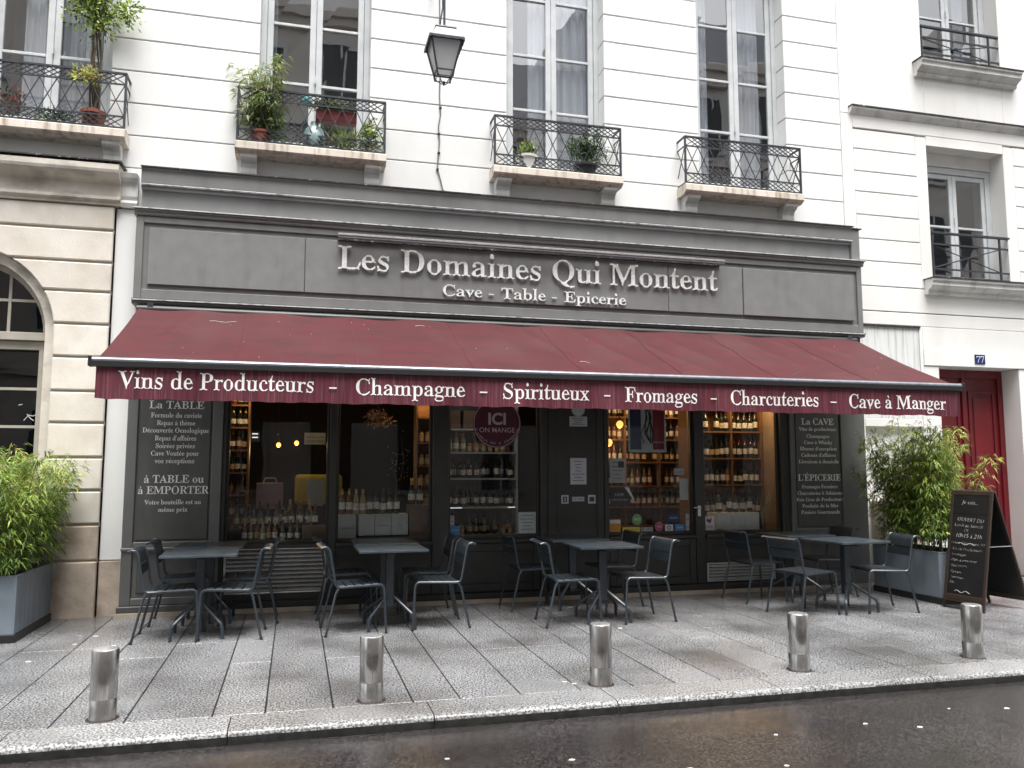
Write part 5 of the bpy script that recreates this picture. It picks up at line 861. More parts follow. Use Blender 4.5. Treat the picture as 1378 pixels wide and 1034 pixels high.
# ================================================================ bollards
BP=[(-1.157,-3.86,'with dark scratches low down, nearest the left planter'),(.552,-3.873,'second from the left, in front of the second terrace table'),(2.246,-3.873,'in the middle of the row, in front of the third terrace table'),(3.941,-3.852,'fourth from the left, in front of the right hand terrace table'),(5.632,-3.843,'at the right end of the row, in front of the chalkboard')]
def mk_bollard():
    b=thing('steel_bollard','x','bollard',(0,0,0),group='bollards along the kerb')
    part('post',MB().lathe([(.082,-.01),(.082,.128),(.0805,.13),(.0805,.134),(.082,.136),(.082,.43),(.077,.438)],n=40),M['steel'],b,smooth=True,local=True)
    part('cap',MB().lathe([(.076,.438),(.073,.443),(.03,.446),(.002,.447)],n=40),M['steelcap'],b,smooth=True,local=True)
    part('collar',MB().lathe([(.100,.0),(.097,.004),(.083,.006)],n=32),M['bwood'],b,smooth=True,local=True)
    return b
bol=mk_bollard(); index_kids(); BOLS=[]
for i,(x,y,l) in enumerate(BP):
    o=bol if i==0 else copy_tree(bol); o.location=(x,y,0); o.rotation_euler=(R(rng.uniform(-.6,.6)),R(rng.uniform(-.8,.8)),i*1.3); o['label']='brushed steel bollard '+l

# ================================================================ terrace chairs and tables
def mk_chair():
    c=thing('terrace_chair','x','chair',(0,0,0),group='dark metal terrace chairs')
    hw=.235
    def side(s):
        y=s*hw
        # front leg, seat rail, back upright in one tube
        pts=[(.285,y*1.04,0),(.262,y,.42),(.250,y,.452),(.225,y,.468),(-.165,y,.455),(-.195,y,.465),(-.212,y,.495),(-.262,y,.78),(-.272,y,.815),(-.292,y,.838),(-.325,y,.842),(-.355,y,.83)]
        return MB().tube(pts,.0125,8)
    for s in (1,-1): part('side_frame',side(s),M['chair'],c,smooth=True,local=True)
    for s in (1,-1): part('rear_leg',MB().tube([(-.175,s*hw,.452),(-.205,s*hw*1.02,.40),(-.295,s*hw*1.06,0)],.0125,8),M['chair'],c,smooth=True,local=True)
    for s in (1,-1):
        part('foot_cap',MB().lathe([(.015,0),(.015,.018)],(.285,s*hw*1.04,0),8),M['black'],c,local=True); part('foot_cap',MB().lathe([(.015,0),(.015,.018)],(-.295,s*hw*1.06,0),8),M['black'],c,local=True)
    for k in range(5):
        x0=-.185+k*.083; z=.462+.0022*k; sg=.006
        pr=[(x0,z+.004),(x0+.006,z+.009),(x0+.067,z+.009),(x0+.073,z+.004),(x0+.073,z-.004),(x0,z-.004)]
        if k==4: pr=[(x0,z+.004),(x0+.006,z+.009),(x0+.06,z+.008),(x0+.085,z-.004),(x0+.095,z-.02),(x0+.088,z-.022),(x0+.055,z-.002),(x0,z-.003)]
        m=MB(); m.prism([(a,b) for a,b in pr],'y',-hw+.008,hw-.008); part('seat_slat',m,M['chair'],c,local=True,bevel=.0015)
    def band(t0,t1,dx=0):
        def P(t): # point on back curve
            z=.52+t*.30; return (-.217-.05*(z-.5)/.28*1.0,z)
        a,b=P(t0),P(t1); return [(a[0]-.004,a[1]),(b[0]-.004,b[1]),(b[0]+.004,b[1]),(a[0]+.004,a[1])]
    part('back_slat',MB().prism(band(.33,.62),'y',-hw+.006,hw-.006),M['chair'],c,local=True,bevel=.0015)
    top=[(-.248,.722),(-.262,.79),(-.272,.82),(-.293,.843),(-.325,.850),(-.358,.836)]
    pr=top+[(p[0]+.002,p[1]-.008) if i>2 else (p[0]-.008,p[1]-.002) for i,p in list(enumerate(top))[::-1]]
    part('back_slat',MB().prism(pr,'y',-hw+.006,hw-.006),M['chair'],c,local=True,smooth=True)
    part('cross_rail',MB().tube([(.235,-hw,.452),(.235,hw,.452)],.008,6),M['chair'],c,local=True); part('cross_rail',MB().tube([(-.17,-hw,.448),(-.17,hw,.448)],.008,6),M['chair'],c,local=True)
    return c
ch=mk_chair()
def mk_table():
    t=thing('terrace_table','x','table',(0,0,0),group='square grey terrace tables')
    h=.345
    part('tabletop',MB().prism([(-h+.012,-h),(h-.012,-h),(h,-h+.012),(h,h-.012),(h-.012,h),(-h+.012,h),(-h,h-.012),(-h,-h+.012)],'z',.772,.795),M['table'],t,local=True,bevel=.004,seg=2)
    part('underframe',MB().box(-.22,.22,-.03,.03,.752,.771).box(-.03,.03,-.22,.22,.735,.7515),M['chair'],t,local=True)
    part('post',MB().box(-.042,.042,-.042,.042,.20,.734),M['chair'],t,local=True,bevel=.008)
    for sx,sy in ((1,1),(1,-1),(-1,1),(-1,-1)):
        part('leg',MB().tube([(sx*.035,sy*.035,.31),(sx*.19,sy*.19,.165),(sx*.215,sy*.215,.14),(sx*.227,sy*.227,.10),(sx*.23,sy*.23,.0)],.017,8),M['chair'],t,local=True,smooth=True)
    part('cap',MB().box(-.045,.045,-.045,.045,.19,.1995),M['chair'],t,local=True)
    return t
tb=mk_table(); index_kids()
TT=[(-.86,-1.22,2,'front table, leftmost terrace group, before the painted menu panel'),(-.84,-.42,0,'rear table, leftmost terrace group, against the first window'),
 (.965,-1.22,1,'front table, second terrace group, before the grey wine boxes'),(.98,-.45,0,'rear table, second terrace group, against the window with grey boxes'),
 (3.20,-1.42,-2,'front table, third terrace group, before the notice pillar'),(3.16,-.55,0,'rear table, third terrace group, against the notice pillar'),
 (6.08,-1.58,7,'front table, rightmost terrace group, beside the right planter'),(6.02,-.70,3,'rear table, rightmost terrace group, under the right menu panel')]
for i,(x,y,r,l) in enumerate(TT):
    o=tb if i==0 else copy_tree(tb); o.location=(x,y,0); o.rotation_euler=(0,0,R(r)); o['label']='square dark metal '+l
CC=[(-1.12,-1.24,0,'front left chair, leftmost terrace group, nearest the left planter'),(-1.11,-.36,2,'rear left chair, leftmost terrace group, back to the menu panel'),
 (-.55,-1.29,178,'front right chair, leftmost terrace group, before the louvres'),(-.44,-.50,181,'rear right chair, leftmost terrace group, against the louvres'),
 (.60,-1.33,4,'front left chair, second terrace group, near the louvre end'),(.56,-.42,0,'rear left chair, second terrace group, under the bottle row'),
 (1.44,-1.26,183,'front right chair, second terrace group'),(1.45,-.50,180,'rear right chair, second terrace group, below the blue sticker'),
 (2.80,-1.47,-3,'front left chair, third terrace group, behind the middle bollard'),(2.67,-.46,2,'rear left chair, third terrace group, under the menu card'),
 (3.60,-1.48,184,'front right chair, third terrace group, nearest the shop door'),(3.66,-.50,182,'rear right chair, third terrace group, below the window stickers'),
 (5.50,-1.60,13,'front left chair, rightmost terrace group, before the vent grille'),(5.50,-.60,6,'rear left chair, rightmost terrace group, near the rooster sticker'),
 (6.50,-1.62,173,'front right chair, rightmost terrace group, before the zinc planter'),(6.56,-.50,180,'rear right chair, rightmost terrace group, below the right menu')]
for i,(x,y,r,l) in enumerate(CC):
    o=ch if i==0 else copy_tree(ch); o.location=(x,y,.0); o.rotation_euler=(0,0,R(r+rng.uniform(-1,1))); o['label']='dark slatted metal '+l

# ================================================================ planters and bamboo
def planter(x0,x1,y0,y1,h,label):
    P=thing('zinc_planter',label,'planter',((x0+x1)/2,(y0+y1)/2,0)); t=.018
    part('plinth',MB().box(x0-.012,x1+.012,y0-.012,y1+.012,.0,.075),M['black'],P,bevel=.004)
    b=MB().box(x0,x1,y0,y0+t,.0755,h).box(x0,x1,y1-t,y1,.0755,h).box(x0,x0+t,y0+t,y1-t,.0755,h).box(x1-t,x1,y0+t,y1-t,.0755,h)
    part('box',b,M['zinc'],P,bevel=.003)
    part('rim',MB().box(x0-.004,x1+.004,y0-.004,y0+.03,h+.0005,h+.008).box(x0-.004,x1+.004,y1-.03,y1+.004,h+.0005,h+.008).box(x0-.004,x0+.03,y0+.03,y1-.03,h+.0005,h+.008).box(x1-.03,x1+.004,y0+.03,y1-.03,h+.0005,h+.008),M['zinc'],P)
    part('soil',MB().box(x0+t,x1-t,y0+t,y1-t,h-.08,h-.04),M['soil'],P)
    return P
PLL=planter(-3.05,-2.47,-1.13,.03,.60,'blue grey metal planter at the left edge, beside the limestone wall')
part('handle_hole',MB().lathe([(.022,0),(.022,.003)],(0,0,0),10),M['black'],PLL).matrix_local=Matrix.Translation((-2.469+2.76,.45,.50))@Matrix.Rotation(R(90),4,'Y')
planter(7.42,7.98,-1.50,-.34,.60,'blue grey metal planter behind the chalkboard, beside the rightmost terrace table')
def bamboo(label,x0,x1,y0,y1,zb,zt,spread,seed,nc=34,nl=9500,lean=(0,0),leaf=(.075,.14),mats=None):
    r=random.Random(seed); T_=thing('bamboo_plant',label,'plant',((x0+x1)/2,(y0+y1)/2,zb))
    cu=MB(); tips=[]
    for i in range(nc):
        x,y=r.uniform(x0,x1),r.uniform(y0,y1); h=(zt-zb)*r.uniform(.55,1.0)
        ang=r.uniform(0,2*PI); sp=spread*r.uniform(.1,1); dx,dy=math.cos(ang)*sp+lean[0],math.sin(ang)*sp+lean[1]
        pts=[]
        for k in range(7):
            t=k/6; pts.append((x+dx*t**1.8,y+dy*t**1.8,zb-.04+h*(t-.12*t*t*sp/spread)))
        cu.tube(pts,[.006*(1-.6*k/6) for k in range(7)],5,cap=False); tips.append(pts)
    part('culms',cu,M['culm'],T_,smooth=True,kind='stuff')
    vs=[];fs=[];ms=[]
    n=0
    while n<nl:
        p=r.choice(tips); t=r.uniform(.08,1)**.8; k=min(5,int(t*6)); f=t*6-k; a,b=Vector(p[k]),Vector(p[k+1]); c=a.lerp(b,f)
        # branchlet with a fan of leaves
        az=r.uniform(0,2*PI); L=r.uniform(.03,.19)*(1.1-.45*t); e=Vector((math.cos(az)*L,math.sin(az)*L,r.uniform(-.02,.09))); c2=c+e
        clump=r.random()
        for q in range(r.randint(3,6)):
            az2=az+r.uniform(-1.1,1.1); ll=r.uniform(*leaf); wd=ll*.075; el=r.uniform(-.75,.35)
            d=Vector((math.cos(az2)*math.cos(el),math.sin(az2)*math.cos(el),math.sin(el))); s=d.cross(Vector((r.uniform(-.5,.5),r.uniform(-.5,.5),1))).normalized()*wd
            b0=c2+Vector((r.uniform(-.015,.015),r.uniform(-.015,.015),r.uniform(-.015,.015))); m1=b0+d*ll*.45; tip=b0+d*ll+Vector((0,0,-ll*.30))
            o=len(vs); vs+=[tuple(b0),tuple(m1+s),tuple(tip),tuple(m1-s)]; fs.append((o,o+1,o+2,o+3))
            g=clump*.6+r.random()*.4+ (t-.5)*.35
            ms.append(0 if g<.35 else (1 if g<.66 else (2 if g<.93 else 3))); n+=1
    mb=MB(); mb.v=vs; mb.f=fs; mb.m=ms
    me=mb.mesh('foliage',mats or [M['leafB'],M['leafA'],M['leafC'],M['leafD']],org=ORG[T_.name],recalc=False)
    part('foliage',me,None,T_,kind='stuff')
    return T_
bamboo('dense yellow green bamboo filling the planter at the left edge',-2.98,-2.52,-1.08,-.02,.57,1.90,.50,3,nc=48,nl=19000,leaf=(.06,.12))
bamboo('tall feathery bamboo leaning right behind the chalkboard and in front of the red door',7.50,7.92,-1.42,-.40,.57,2.28,.50,5,nc=64,nl=29000,lean=(.05,0),leaf=(.06,.12))

# ================================================================ chalkboard
K=thing('chalkboard_sign','black wooden pavement chalkboard with white handwriting, standing open in front of the right planter','sign',(8.0,-1.6,0))
Lf=Vector((7.36,-1.60,0)); Rf=Vector((7.43,-2.13,0)); Nn=Vector((.991,.131,0)); wv=(Rf-Lf); wl=wv.length; wu=wv.normalized()
def board(foot_off,top_off,H,flip):
    org=Lf+Nn*foot_off; up=(Nn*(top_off-foot_off)+Vector((0,0,H))); ul=up.length; up.normalize(); nrm=wu.cross(up).normalized()
    return Matrix((( wu.x,up.x,nrm.x,org.x),(wu.y,up.y,nrm.y,org.y),(wu.z,up.z,nrm.z,org.z),(0,0,0,1))),ul
mf,ul=board(0,.25,1.34,0); mr,ul2=board(.75,.285,1.33,1)
def bpart(name,mb,mat,mx,parent=K,bv=0):
    me=mb.mesh(name,mat); me.transform(mx); me.transform(Matrix.Translation((-8.0,1.6,0))); o=part(name,me,mat,parent,bevel=bv); return o
# local x along width, y up the board, z = outward normal
sgn=1 if (mf.to_3x3()@Vector((0,0,1))).dot(Vector((-1,-.4,0)))>0 else -1
for mx,u_,s_,nm in ((mf,ul,sgn,'front_board'),(mr,ul2,sgn,'rear_board')):
    z0,z1=(-.012,.012)
    fb=bpart(nm,MB().box(.035,wl-.035,.16,u_-.05,-.006,.006),M['slate'],mx)
    bpart('stile',MB().box(0,.034,0,u_,z0,z1),M['bwood'],mx,fb,.003); bpart('stile',MB().box(wl-.034,wl,0,u_,z0,z1),M['bwood'],mx,fb,.003)
    bpart('rail',MB().box(.035,wl-.035,u_-.05,u_-.002,z0,z1),M['bwood'],mx,fb,.003); bpart('rail',MB().box(.035,wl-.035,.10,.159,z0,z1),M['bwood'],mx,fb,.003)
    if mx is mf: FBD=fb; bpart('cross_rail',MB().box(.035,wl-.035,u_-.27,u_-.25,z0*.8*1,z1*.8),M['slate'],mx,fb)
    if mx is mf: bpart('shelf',MB().box(.035,wl-.035,.085,.099,-.05,.05),M['bwood'],mx,fb)
part('stay',MB().tube([tuple(Rf+Nn*.135+Vector((0,0,.72))),tuple(Rf+Nn*.505+Vector((0,0,.72)))],.005,6),M['steelcap'],K)
part('hinge',MB().tube([tuple(Lf+Nn*.267+Vector((0,0,1.335))),tuple(Rf+Nn*.267+Vector((0,0,1.335)))],.012,8),M['iron'],K)
def chalk(s,yy,x,size,sl=0,dp=.001):
    me=sans_mesh(s,size,dp,'LEFT',1.0,.25,-.002)
    zz=.0075*sgn
    M2=Matrix.Translation((x if sgn>0 else wl-x,yy,zz))@Matrix.Rotation(sl,4,'Z')
    if sgn<0: M2=M2@Matrix.Rotation(PI,4,'Y')
    me.transform(M2); me.transform(mf); me.transform(Matrix.Translation((-8.0,1.6,0))); me.materials.clear(); me.materials.append(M['chalk']); me.name='handwriting'
    part('handwriting',me,None,FBD)
Hh=ul
for s_,v,x_,sz in (('Je suis...',.86,.17,.060),('OUVERT DU',.715,.12,.055),('Lundi au Samedi',.665,.09,.050),('DE',.622,.22,.045),('10h15 à 21h',.572,.11,.062),('Entrée Charcuterie 16h',.515,.065,.041),('- Vin de Producteurs',.462,.055,.044),('- Fromages',.415,.055,.044),('- Plats à emporter',.368,.055,.044),('- Saucissons',.321,.055,.044),('- Paniers',.270,.055,.044),('- Terrines',.225,.055,.044),('- Etc...',.18,.055,.044)):
    chalk(s_,v*Hh+.035,x_-.02,sz*1.12,rng.uniform(-.05,.02))
for z in ((.545,.14,.36),(.115+.03,.14,.34)):
    pts=[(z[1]+(z[2]-z[1])*i/10,z[0]*Hh+.012*math.sin(i*1.1),.0085*sgn) for i in range(11)]
    if sgn<0: pts=[(wl-p[0],p[1],p[2]) for p in pts]
    bpart('underline',MB().tube(pts,.0025,4),M['chalk'],mf,FBD)

# ================================================================ balcony plants
def shrub(name,label,cat,c,rad,n,mats,seed,leaf=.03,wr=.5,shell=.35,zsq=1,loc=None,droop=0):
    r=random.Random(seed); vs=[];fs=[];ms=[]
    lobes=[(Vector((r.gauss(0,.35),r.gauss(0,.35),r.gauss(0,.3))),r.uniform(.5,.8)) for _ in range(9)]
    for _ in range(n):
        lo,lr=r.choice(lobes); d=Vector((r.gauss(0,1),r.gauss(0,1),r.gauss(0,1))).normalized(); p=lo+d*lr*r.uniform(shell,1)
        P_=Vector((c[0]+p.x*rad[0],c[1]+p.y*rad[1],c[2]+p.z*rad[2])); dd=(d+Vector((r.gauss(0,.5),r.gauss(0,.5),r.gauss(0,.5)-droop))).normalized()
        L=leaf*r.uniform(.7,1.3); s=dd.cross(Vector((r.gauss(0,1),r.gauss(0,1),r.gauss(0,1)))).normalized()*L*wr*.5
        o=len(vs); m1=P_+dd*L*.5; vs+=[tuple(P_),tuple(m1+s),tuple(P_+dd*L),tuple(m1-s)]; fs.append((o,o+1,o+2,o+3)); ms.append(r.choices(range(len(mats)),weights=[3,3,2,1][:len(mats)])[0])
    mb=MB(); mb.v=vs; mb.f=fs; mb.m=ms; return mb
def plant(label,c,rad,n,mats,seed,cat='plant',stems=None,name='potted_shrub',**k):
    base=(c[0],c[1],c[2]-rad[2]); T_=thing(name,label,cat,base)
    me=shrub(name,label,cat,c,rad,n,mats,seed,**k).mesh('foliage',mats,org=base,recalc=False); part('foliage',me,None,T_,kind='stuff')
    if stems: part('stem',stems,M['trunk'],T_,smooth=True)
    return T_
def pot(name,label,x,y,z,r0,r1,h,mat,cat='plant pot'):
    P=thing(name,label,cat,(x,y,z)); part('body',MB().lathe([(r0,0),(r1*.98,h*.82),(r1*1.08,h*.83),(r1*1.1,h),(r1*.95,h),(r1*.9,h*.85)],(x,y,z),20),M[mat],P,smooth=True); part('soil',MB().lathe([(.01,h*.84),(r1*.88,h*.845)],(x,y,z),16),M['soil'],P); return P
ZF=5.421
pot('terracotta_pot','large terracotta pot behind the railing holding the tall climbing plant',-2.33,.12,ZF,.10,.125,.22,'terracotta')
stems=MB(); r_=random.Random(4)
for k in range(9):
    a=r_.uniform(0,6.28); stems.tube([(-2.33+.05*math.cos(a+q*.9),.12+.04*math.sin(a+q*.9),ZF+.15+q*.35) for q in range(9)],[.012-.0008*q for q in range(9)],5)
plant('tall climbing plant with twisted bare stems and fresh green leaves rising from the terracotta pot',(-2.32,.06,6.98),(.34,.22,.50),2600,[M['leafC'],M['leafA'],M['leafE']],11,stems=stems,name='climbing_plant',leaf=.05,wr=.45,shell=.1)
plant('wispy trailing shoots of the small creeper over the railing beside the terracotta pot',(-2.42,.0,6.02),(.16,.10,.10),300,[M['leafC'],M['leafD']],12,name='creeper',leaf=.05,wr=.4)
plant('low dark leafy plant on the balcony floor left of the terracotta pot',(-2.75,.10,5.52),(.2,.08,.08),350,[M['leafE'],M['leafB']],13,name='low_plant',leaf=.06,wr=.3)
plant('small pinkish flowering plant at the far left end of the balcony',(-3.13,.10,5.64),(.12,.08,.16),420,[M['flower'],M['leafE'],M['leafB']],14,name='flowering_plant',leaf=.035)
# second balcony
pot('terracotta_pot','terracotta pot on the second balcony holding the dwarf bamboo',-.50,.10,ZF,.10,.12,.17,'terracotta')
bamboo('pale variegated dwarf bamboo overhanging the left end of the second balcony railing',-.62,-.36,.02,.16,5.55,6.62,.26,21,nc=18,nl=1900,lean=(-.02,-.05),leaf=(.07,.13),mats=[M['leafP'],M['leafA'],M['leafP'],M['leafD']])
TR=thing('window_box','dark red plastic window box hanging inside the second balcony railing','planter',(.38,.08,5.80)); part('trough',MB().prism([(.16,5.80),(.035,5.80),(.02,5.93),(.175,5.93)],'x',.13,.62),M['redplastic'],TR,bevel=.005)
plant('low trailing succulents spilling from the dark red window box',(.28,.08,5.99),(.30,.07,.06),700,[M['leafP'],M['leafA'],M['leafE']],22,name='succulents',leaf=.045,wr=.4)
TL=solo('watering_can',MB().lathe([(.05,0),(.055,.05),(.05,.10)],(.02,.09,5.99),12),M['teal'],'small teal plastic pot on the second balcony between the bamboo and succulents','pot',(.02,.09,5.99),smooth=True)
PJ=thing('glass_demijohn','pale green glass jar standing behind the middle of the second balcony railing','jar',(.12,.12,ZF)); part('body',MB().lathe([(.09,0),(.13,.06),(.14,.16),(.11,.27),(.05,.33),(.045,.37)],(.12,.12,ZF),18),M['teal2'],PJ,smooth=True)
plant('grassy spiky plant at the foot of the second balcony railing',(.47,.06,5.57),(.16,.07,.10),330,[M['leafP'],M['leafA']],23,name='spiky_plant',leaf=.11,wr=.1)
plant('upright green bush at the right end of the second balcony',(.78,.10,5.66),(.10,.08,.22),800,[M['leafC'],M['leafE'],M['leafA']],24,leaf=.04)
plant('dark leafy undergrowth behind the left part of the second balcony railing',(-.42,.12,5.72),(.22,.08,.2),800,[M['leafE'],M['leafB'],M['leafA']],25,name='low_plant',leaf=.08,wr=.2)
# third balcony
pot('white_pot','white round pot behind the left part of the third balcony railing',2.80,.09,ZF,.10,.135,.19,'whitepot')
plant('small green leafy plant in the white pot on the third balcony',(2.80,.09,5.71),(.14,.10,.09),520,[M['leafC'],M['leafE'],M['leafA']],31,leaf=.035)
pot('dark_pot','dark pot under the round bush on the third balcony',3.60,.10,ZF,.12,.15,.14,'black')
plant('round dark green bush with pale leaf tips on the third balcony',(3.60,.08,5.76),(.24,.13,.25),2600,[M['leafE'],M['leafE'],M['leafB'],M['leafP']],32,leaf=.032)
# ================================================================ inside the shop
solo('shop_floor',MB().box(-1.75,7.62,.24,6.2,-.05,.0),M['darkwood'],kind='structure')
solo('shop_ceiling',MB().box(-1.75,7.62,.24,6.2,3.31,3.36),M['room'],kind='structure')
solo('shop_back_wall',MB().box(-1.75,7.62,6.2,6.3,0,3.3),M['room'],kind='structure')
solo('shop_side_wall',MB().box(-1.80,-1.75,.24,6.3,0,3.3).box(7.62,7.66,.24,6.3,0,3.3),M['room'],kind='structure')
solo('shop_partition_wall',MB().box(6.55,6.62,.24,1.3,0,3.3),M['plaster'],kind='structure')
solo('display_ledge',MB().box(-.75,1.62,.195,.85,.70,.742),M['darkwood'],'dark wooden display ledge behind the two left shop windows','ledge',(.4,.4,.70))
solo('display_ledge',MB().box(5.1,6.54,.195,.70,.70,.742),M['darkwood'],'dark wooden display ledge behind the rightmost shop window','ledge',(5.8,.4,.70))
# bottles: one mesh per kind (glass, label, capsule), copied
def bottle_mesh(kind,gm,lm,cm,n=12):
    if kind=='bordeaux': pr=[(.034,0,0),(.0375,.01,0),(.0375,.06,1),(.0375,.145,0),(.0375,.185,0),(.028,.215,0),(.0145,.235,2),(.0135,.30,2),(.0155,.303,2),(.012,.306,2)]
    elif kind=='burgundy': pr=[(.037,0,0),(.0405,.01,0),(.0405,.05,1),(.0405,.13,0),(.038,.165,0),(.024,.215,0),(.0145,.25,2),(.0145,.295,2),(.0155,.298,2),(.012,.301,2)]
    elif kind=='champagne': pr=[(.040,0,0),(.044,.012,0),(.044,.055,1),(.044,.13,0),(.040,.175,0),(.022,.235,2),(.0165,.27,2),(.019,.315,2),(.014,.322,2)]
    else: pr=[(.032,0,0),(.036,.008,0),(.036,.02,1),(.036,.09,0),(.034,.11,0),(.028,.118,2),(.03,.135,2),(.028,.138,2)]
    mb=MB(); mb.lathe([(a,b) for a,b,_ in pr],n=n,ms=[c for _,_,c in pr][:-1])
    return mb.mesh('bottle',[gm,lm,cm],smooth=True)
KB={}
for nm,a in {'bd_dark':('bordeaux','bglass','label','cap'),'bd_red':('bordeaux','bglass','label','capred'),'bd_gold':('bordeaux','bamber','label','capgold'),'bg_dark':('burgundy','bglass','label','cap'),'bg_beige':('burgundy','bglass','labelbeige','cap'),'bg_pale':('burgundy','bclear','label','capgold'),'ch_gold':('champagne','bglass','label','capgold'),'ch_dark':('champagne','bglass','label','cap'),'amber':('bordeaux','bamber','labelbeige','cap'),'jar':('jar','jar','labelbeige','capgold')}.items():
    KB[nm]=bottle_mesh(a[0],M[a[1]],M[a[2]],M[a[3]])
def bottle(k,x,y,z,label,group=None,sc_=1,name=None):
    o=link(name or ('preserve_jar' if k=='jar' else 'bottle'),KB[k],None,(x,y,z)); o.rotation_euler=(0,0,rng.uniform(0,6.28)); o.scale=(sc_,)*3
    return props(o,label,'jar' if k=='jar' else 'bottle',group)
DESC={'bd_dark':'dark straight bottle','bd_red':'red capped bottle','bd_gold':'amber glass bottle','bg_dark':'dark sloping bottle','bg_beige':'beige labelled bottle','bg_pale':'pale glass bottle','ch_gold':'gold foiled bottle','ch_dark':'dark champagne bottle','amber':'brown glass bottle','jar':'orange jar'}
def row(kinds,x0,x1,y,z,n,label,group,sc_=1,jit=.008):
    k_=rng.choice(kinds)
    for i in range(n):
        if rng.random()<.45: k_=rng.choice(kinds)
        if n>6 and rng.random()<.09: continue
        d_=DESC[k_]; lb=label if 'jar' in label else (d_+label[label.index('bottle')+6:] if 'bottle' in label else label)
        bottle(k_,x0+(x1-x0)*(i+.5)/n+rng.uniform(-jit,jit),y+rng.uniform(-jit,jit),z,lb,group+', '+d_,sc_*rng.uniform(.95,1.04))
def crate(name,label,x0,x1,y0,y1,z0,z1,mat,cat='box',text=None):
    T_=thing(name,label,cat,((x0+x1)/2,(y0+y1)/2,z0)); part('carton',MB().box(x0,x1,y0,y1,z0,z1),M[mat],T_,bevel=.004)
    part('flap',MB().box(x0+.001,x1-.001,y0+.0005,(y0+y1)/2-.002,z1+.0004,z1+.004).box(x0+.001,x1-.001,(y0+y1)/2+.002,y1-.0005,z1+.0004,z1+.004),M[mat],T_)
    if text: put_text('printed_mark',text,T_,M['ink'],(x0+x1)/2,y0-.0006,z0+(z1-z0)*.45,cap=.022,align='C',depth=.001)
    return T_
# window 2: four grey cartons with a row of eleven bottles
gx=[(.52,.72),(.75,.94),(.945,1.14),(1.145,1.34)]; gl_=['leftmost of the four grey wine cartons under the bottle row','second of the four grey wine cartons, plain faced','third of the four grey wine cartons, with printed writing','rightmost of the four grey wine cartons under the bottle row']
for (a,b),l,t in zip(gx,gl_,('CHATEAU',None,'Domaine','Vin')): crate('wine_carton',l,a,b,.26,.56,.7425 if a<.7 else .80,1.045,'greycard',text=t)
solo('carton_base',MB().box(.745,1.345,.25,.57,.7425,.799),M['darkwood'],'dark low stand under three grey wine cartons','stand',(1.0,.4,.74))
k2=['bd_gold','bd_gold','bg_pale','bg_pale','bd_dark','bd_dark','bg_dark','bd_dark','bd_dark','ch_gold','ch_gold']
for i,k in enumerate(k2):
    x=.56+.082*i; z=1.0495
    if i>=9: x=1.40+.10*(i-9); z=1.16
    bottle(k,x,.40,z,['leftmost amber bottle with green capsule on the grey cartons','second amber bottle with white label on the grey cartons','first pale bottle with yellow capsule on the grey cartons','second pale bottle with yellow capsule on the grey cartons','dark bottle with tall white label beside the pale pair','dark bottle left of the centre of the row on grey cartons','dark bottle at the centre of the row on grey cartons','dark bottle with low white label right of the centre of the row','last dark bottle at the right end of the grey cartons','gold foiled champagne bottle left of the pair on the brown box','gold foiled champagne bottle right of the pair on the brown box'][i],'bottles in the second shop window')
crate('brown_carton','brown cardboard box under the two champagne bottles',1.355,1.62,.24,.56,.7425,1.155,'cardboard',text='VIN')
# jar shelves to the right in window 2
def shelf_unit(name,label,x0,x1,y0,y1,zs,mat,z0,z1,uprights,back=True):
    T_=thing(name,label,'shelf',((x0+x1)/2,(y0+y1)/2,z0))
    for z in zs: part('shelf_board',MB().box(x0,x1,y0,y1,z-.022,z),M[mat],T_)
    for u in uprights: part('upright',MB().box(u-.011,u+.011,y0+.004,y1,z0,z1),M[mat],T_)
    if back: part('back_panel',MB().box(x0,x1,y1+.001,y1+.015,z0,z1),M['darkwood'] if mat!='wood' else M['wood'],T_)
    return T_
shelf_unit('jar_shelf','small wooden shelf of orange jars at the right of the second shop window',1.50,1.85,.62,.85,[1.13,1.38,1.64,1.93,2.25],'wood',.75,2.7,[1.49,1.86])
for z,nm in ((1.13,'bottom'),(1.38,'second lowest'),(1.64,'middle'),(1.93,'upper')):
    row(['jar'],1.51,1.84,.68,z+.001,4,'small orange preserve jar on the %s shelf of the narrow jar shelf'%nm,'orange jars on the %s jar shelf'%nm,1.0,.002); row(['jar'],1.52,1.83,.77,z+.001,4,'small orange preserve jar on the %s shelf of the narrow jar shelf'%nm,'orange jars on the %s jar shelf'%nm,1.0,.002)
# window 1 display
names=['bd_gold','bd_gold','amber','bg_pale','amber','bd_gold','ch_dark','ch_dark','ch_dark','ch_dark']
for i,k in enumerate(names): bottle(k,-.55+.068*i if i<6 else -.12+.085*(i-6),.36,.7435,'small pale labelled bottle in the front row of the leftmost shop window' if i<6 else 'dark bottle with crossed white labels in the front row of the leftmost shop window','small pale bottles of the leftmost window' if i<6 else 'crossed label bottles of the leftmost window',.80)
solo('display_step',MB().box(-.72,.30,.47,.84,.7425,.90),M['darkwood'],'dark stepped stand behind the front bottles of the leftmost window','stand',(-.2,.6,.74))
row(['bd_dark','bg_dark','bd_red','bg_beige','amber'],-.70,.30,.55,.901,11,'dark labelled bottle in the middle row of the leftmost shop window','middle row bottles of the leftmost window',.9)
row(['bd_dark','bg_dark','bg_pale','ch_dark'],-.70,.36,.72,.901,9,'tall dark bottle in the back row of the leftmost shop window','back row bottles of the leftmost window',1.05)
crate('brown_carton','brown cardboard box with white lettering at the right of the leftmost window',.10,.36,.24,.45,.7425,.925,'cardboard',text='Vin')
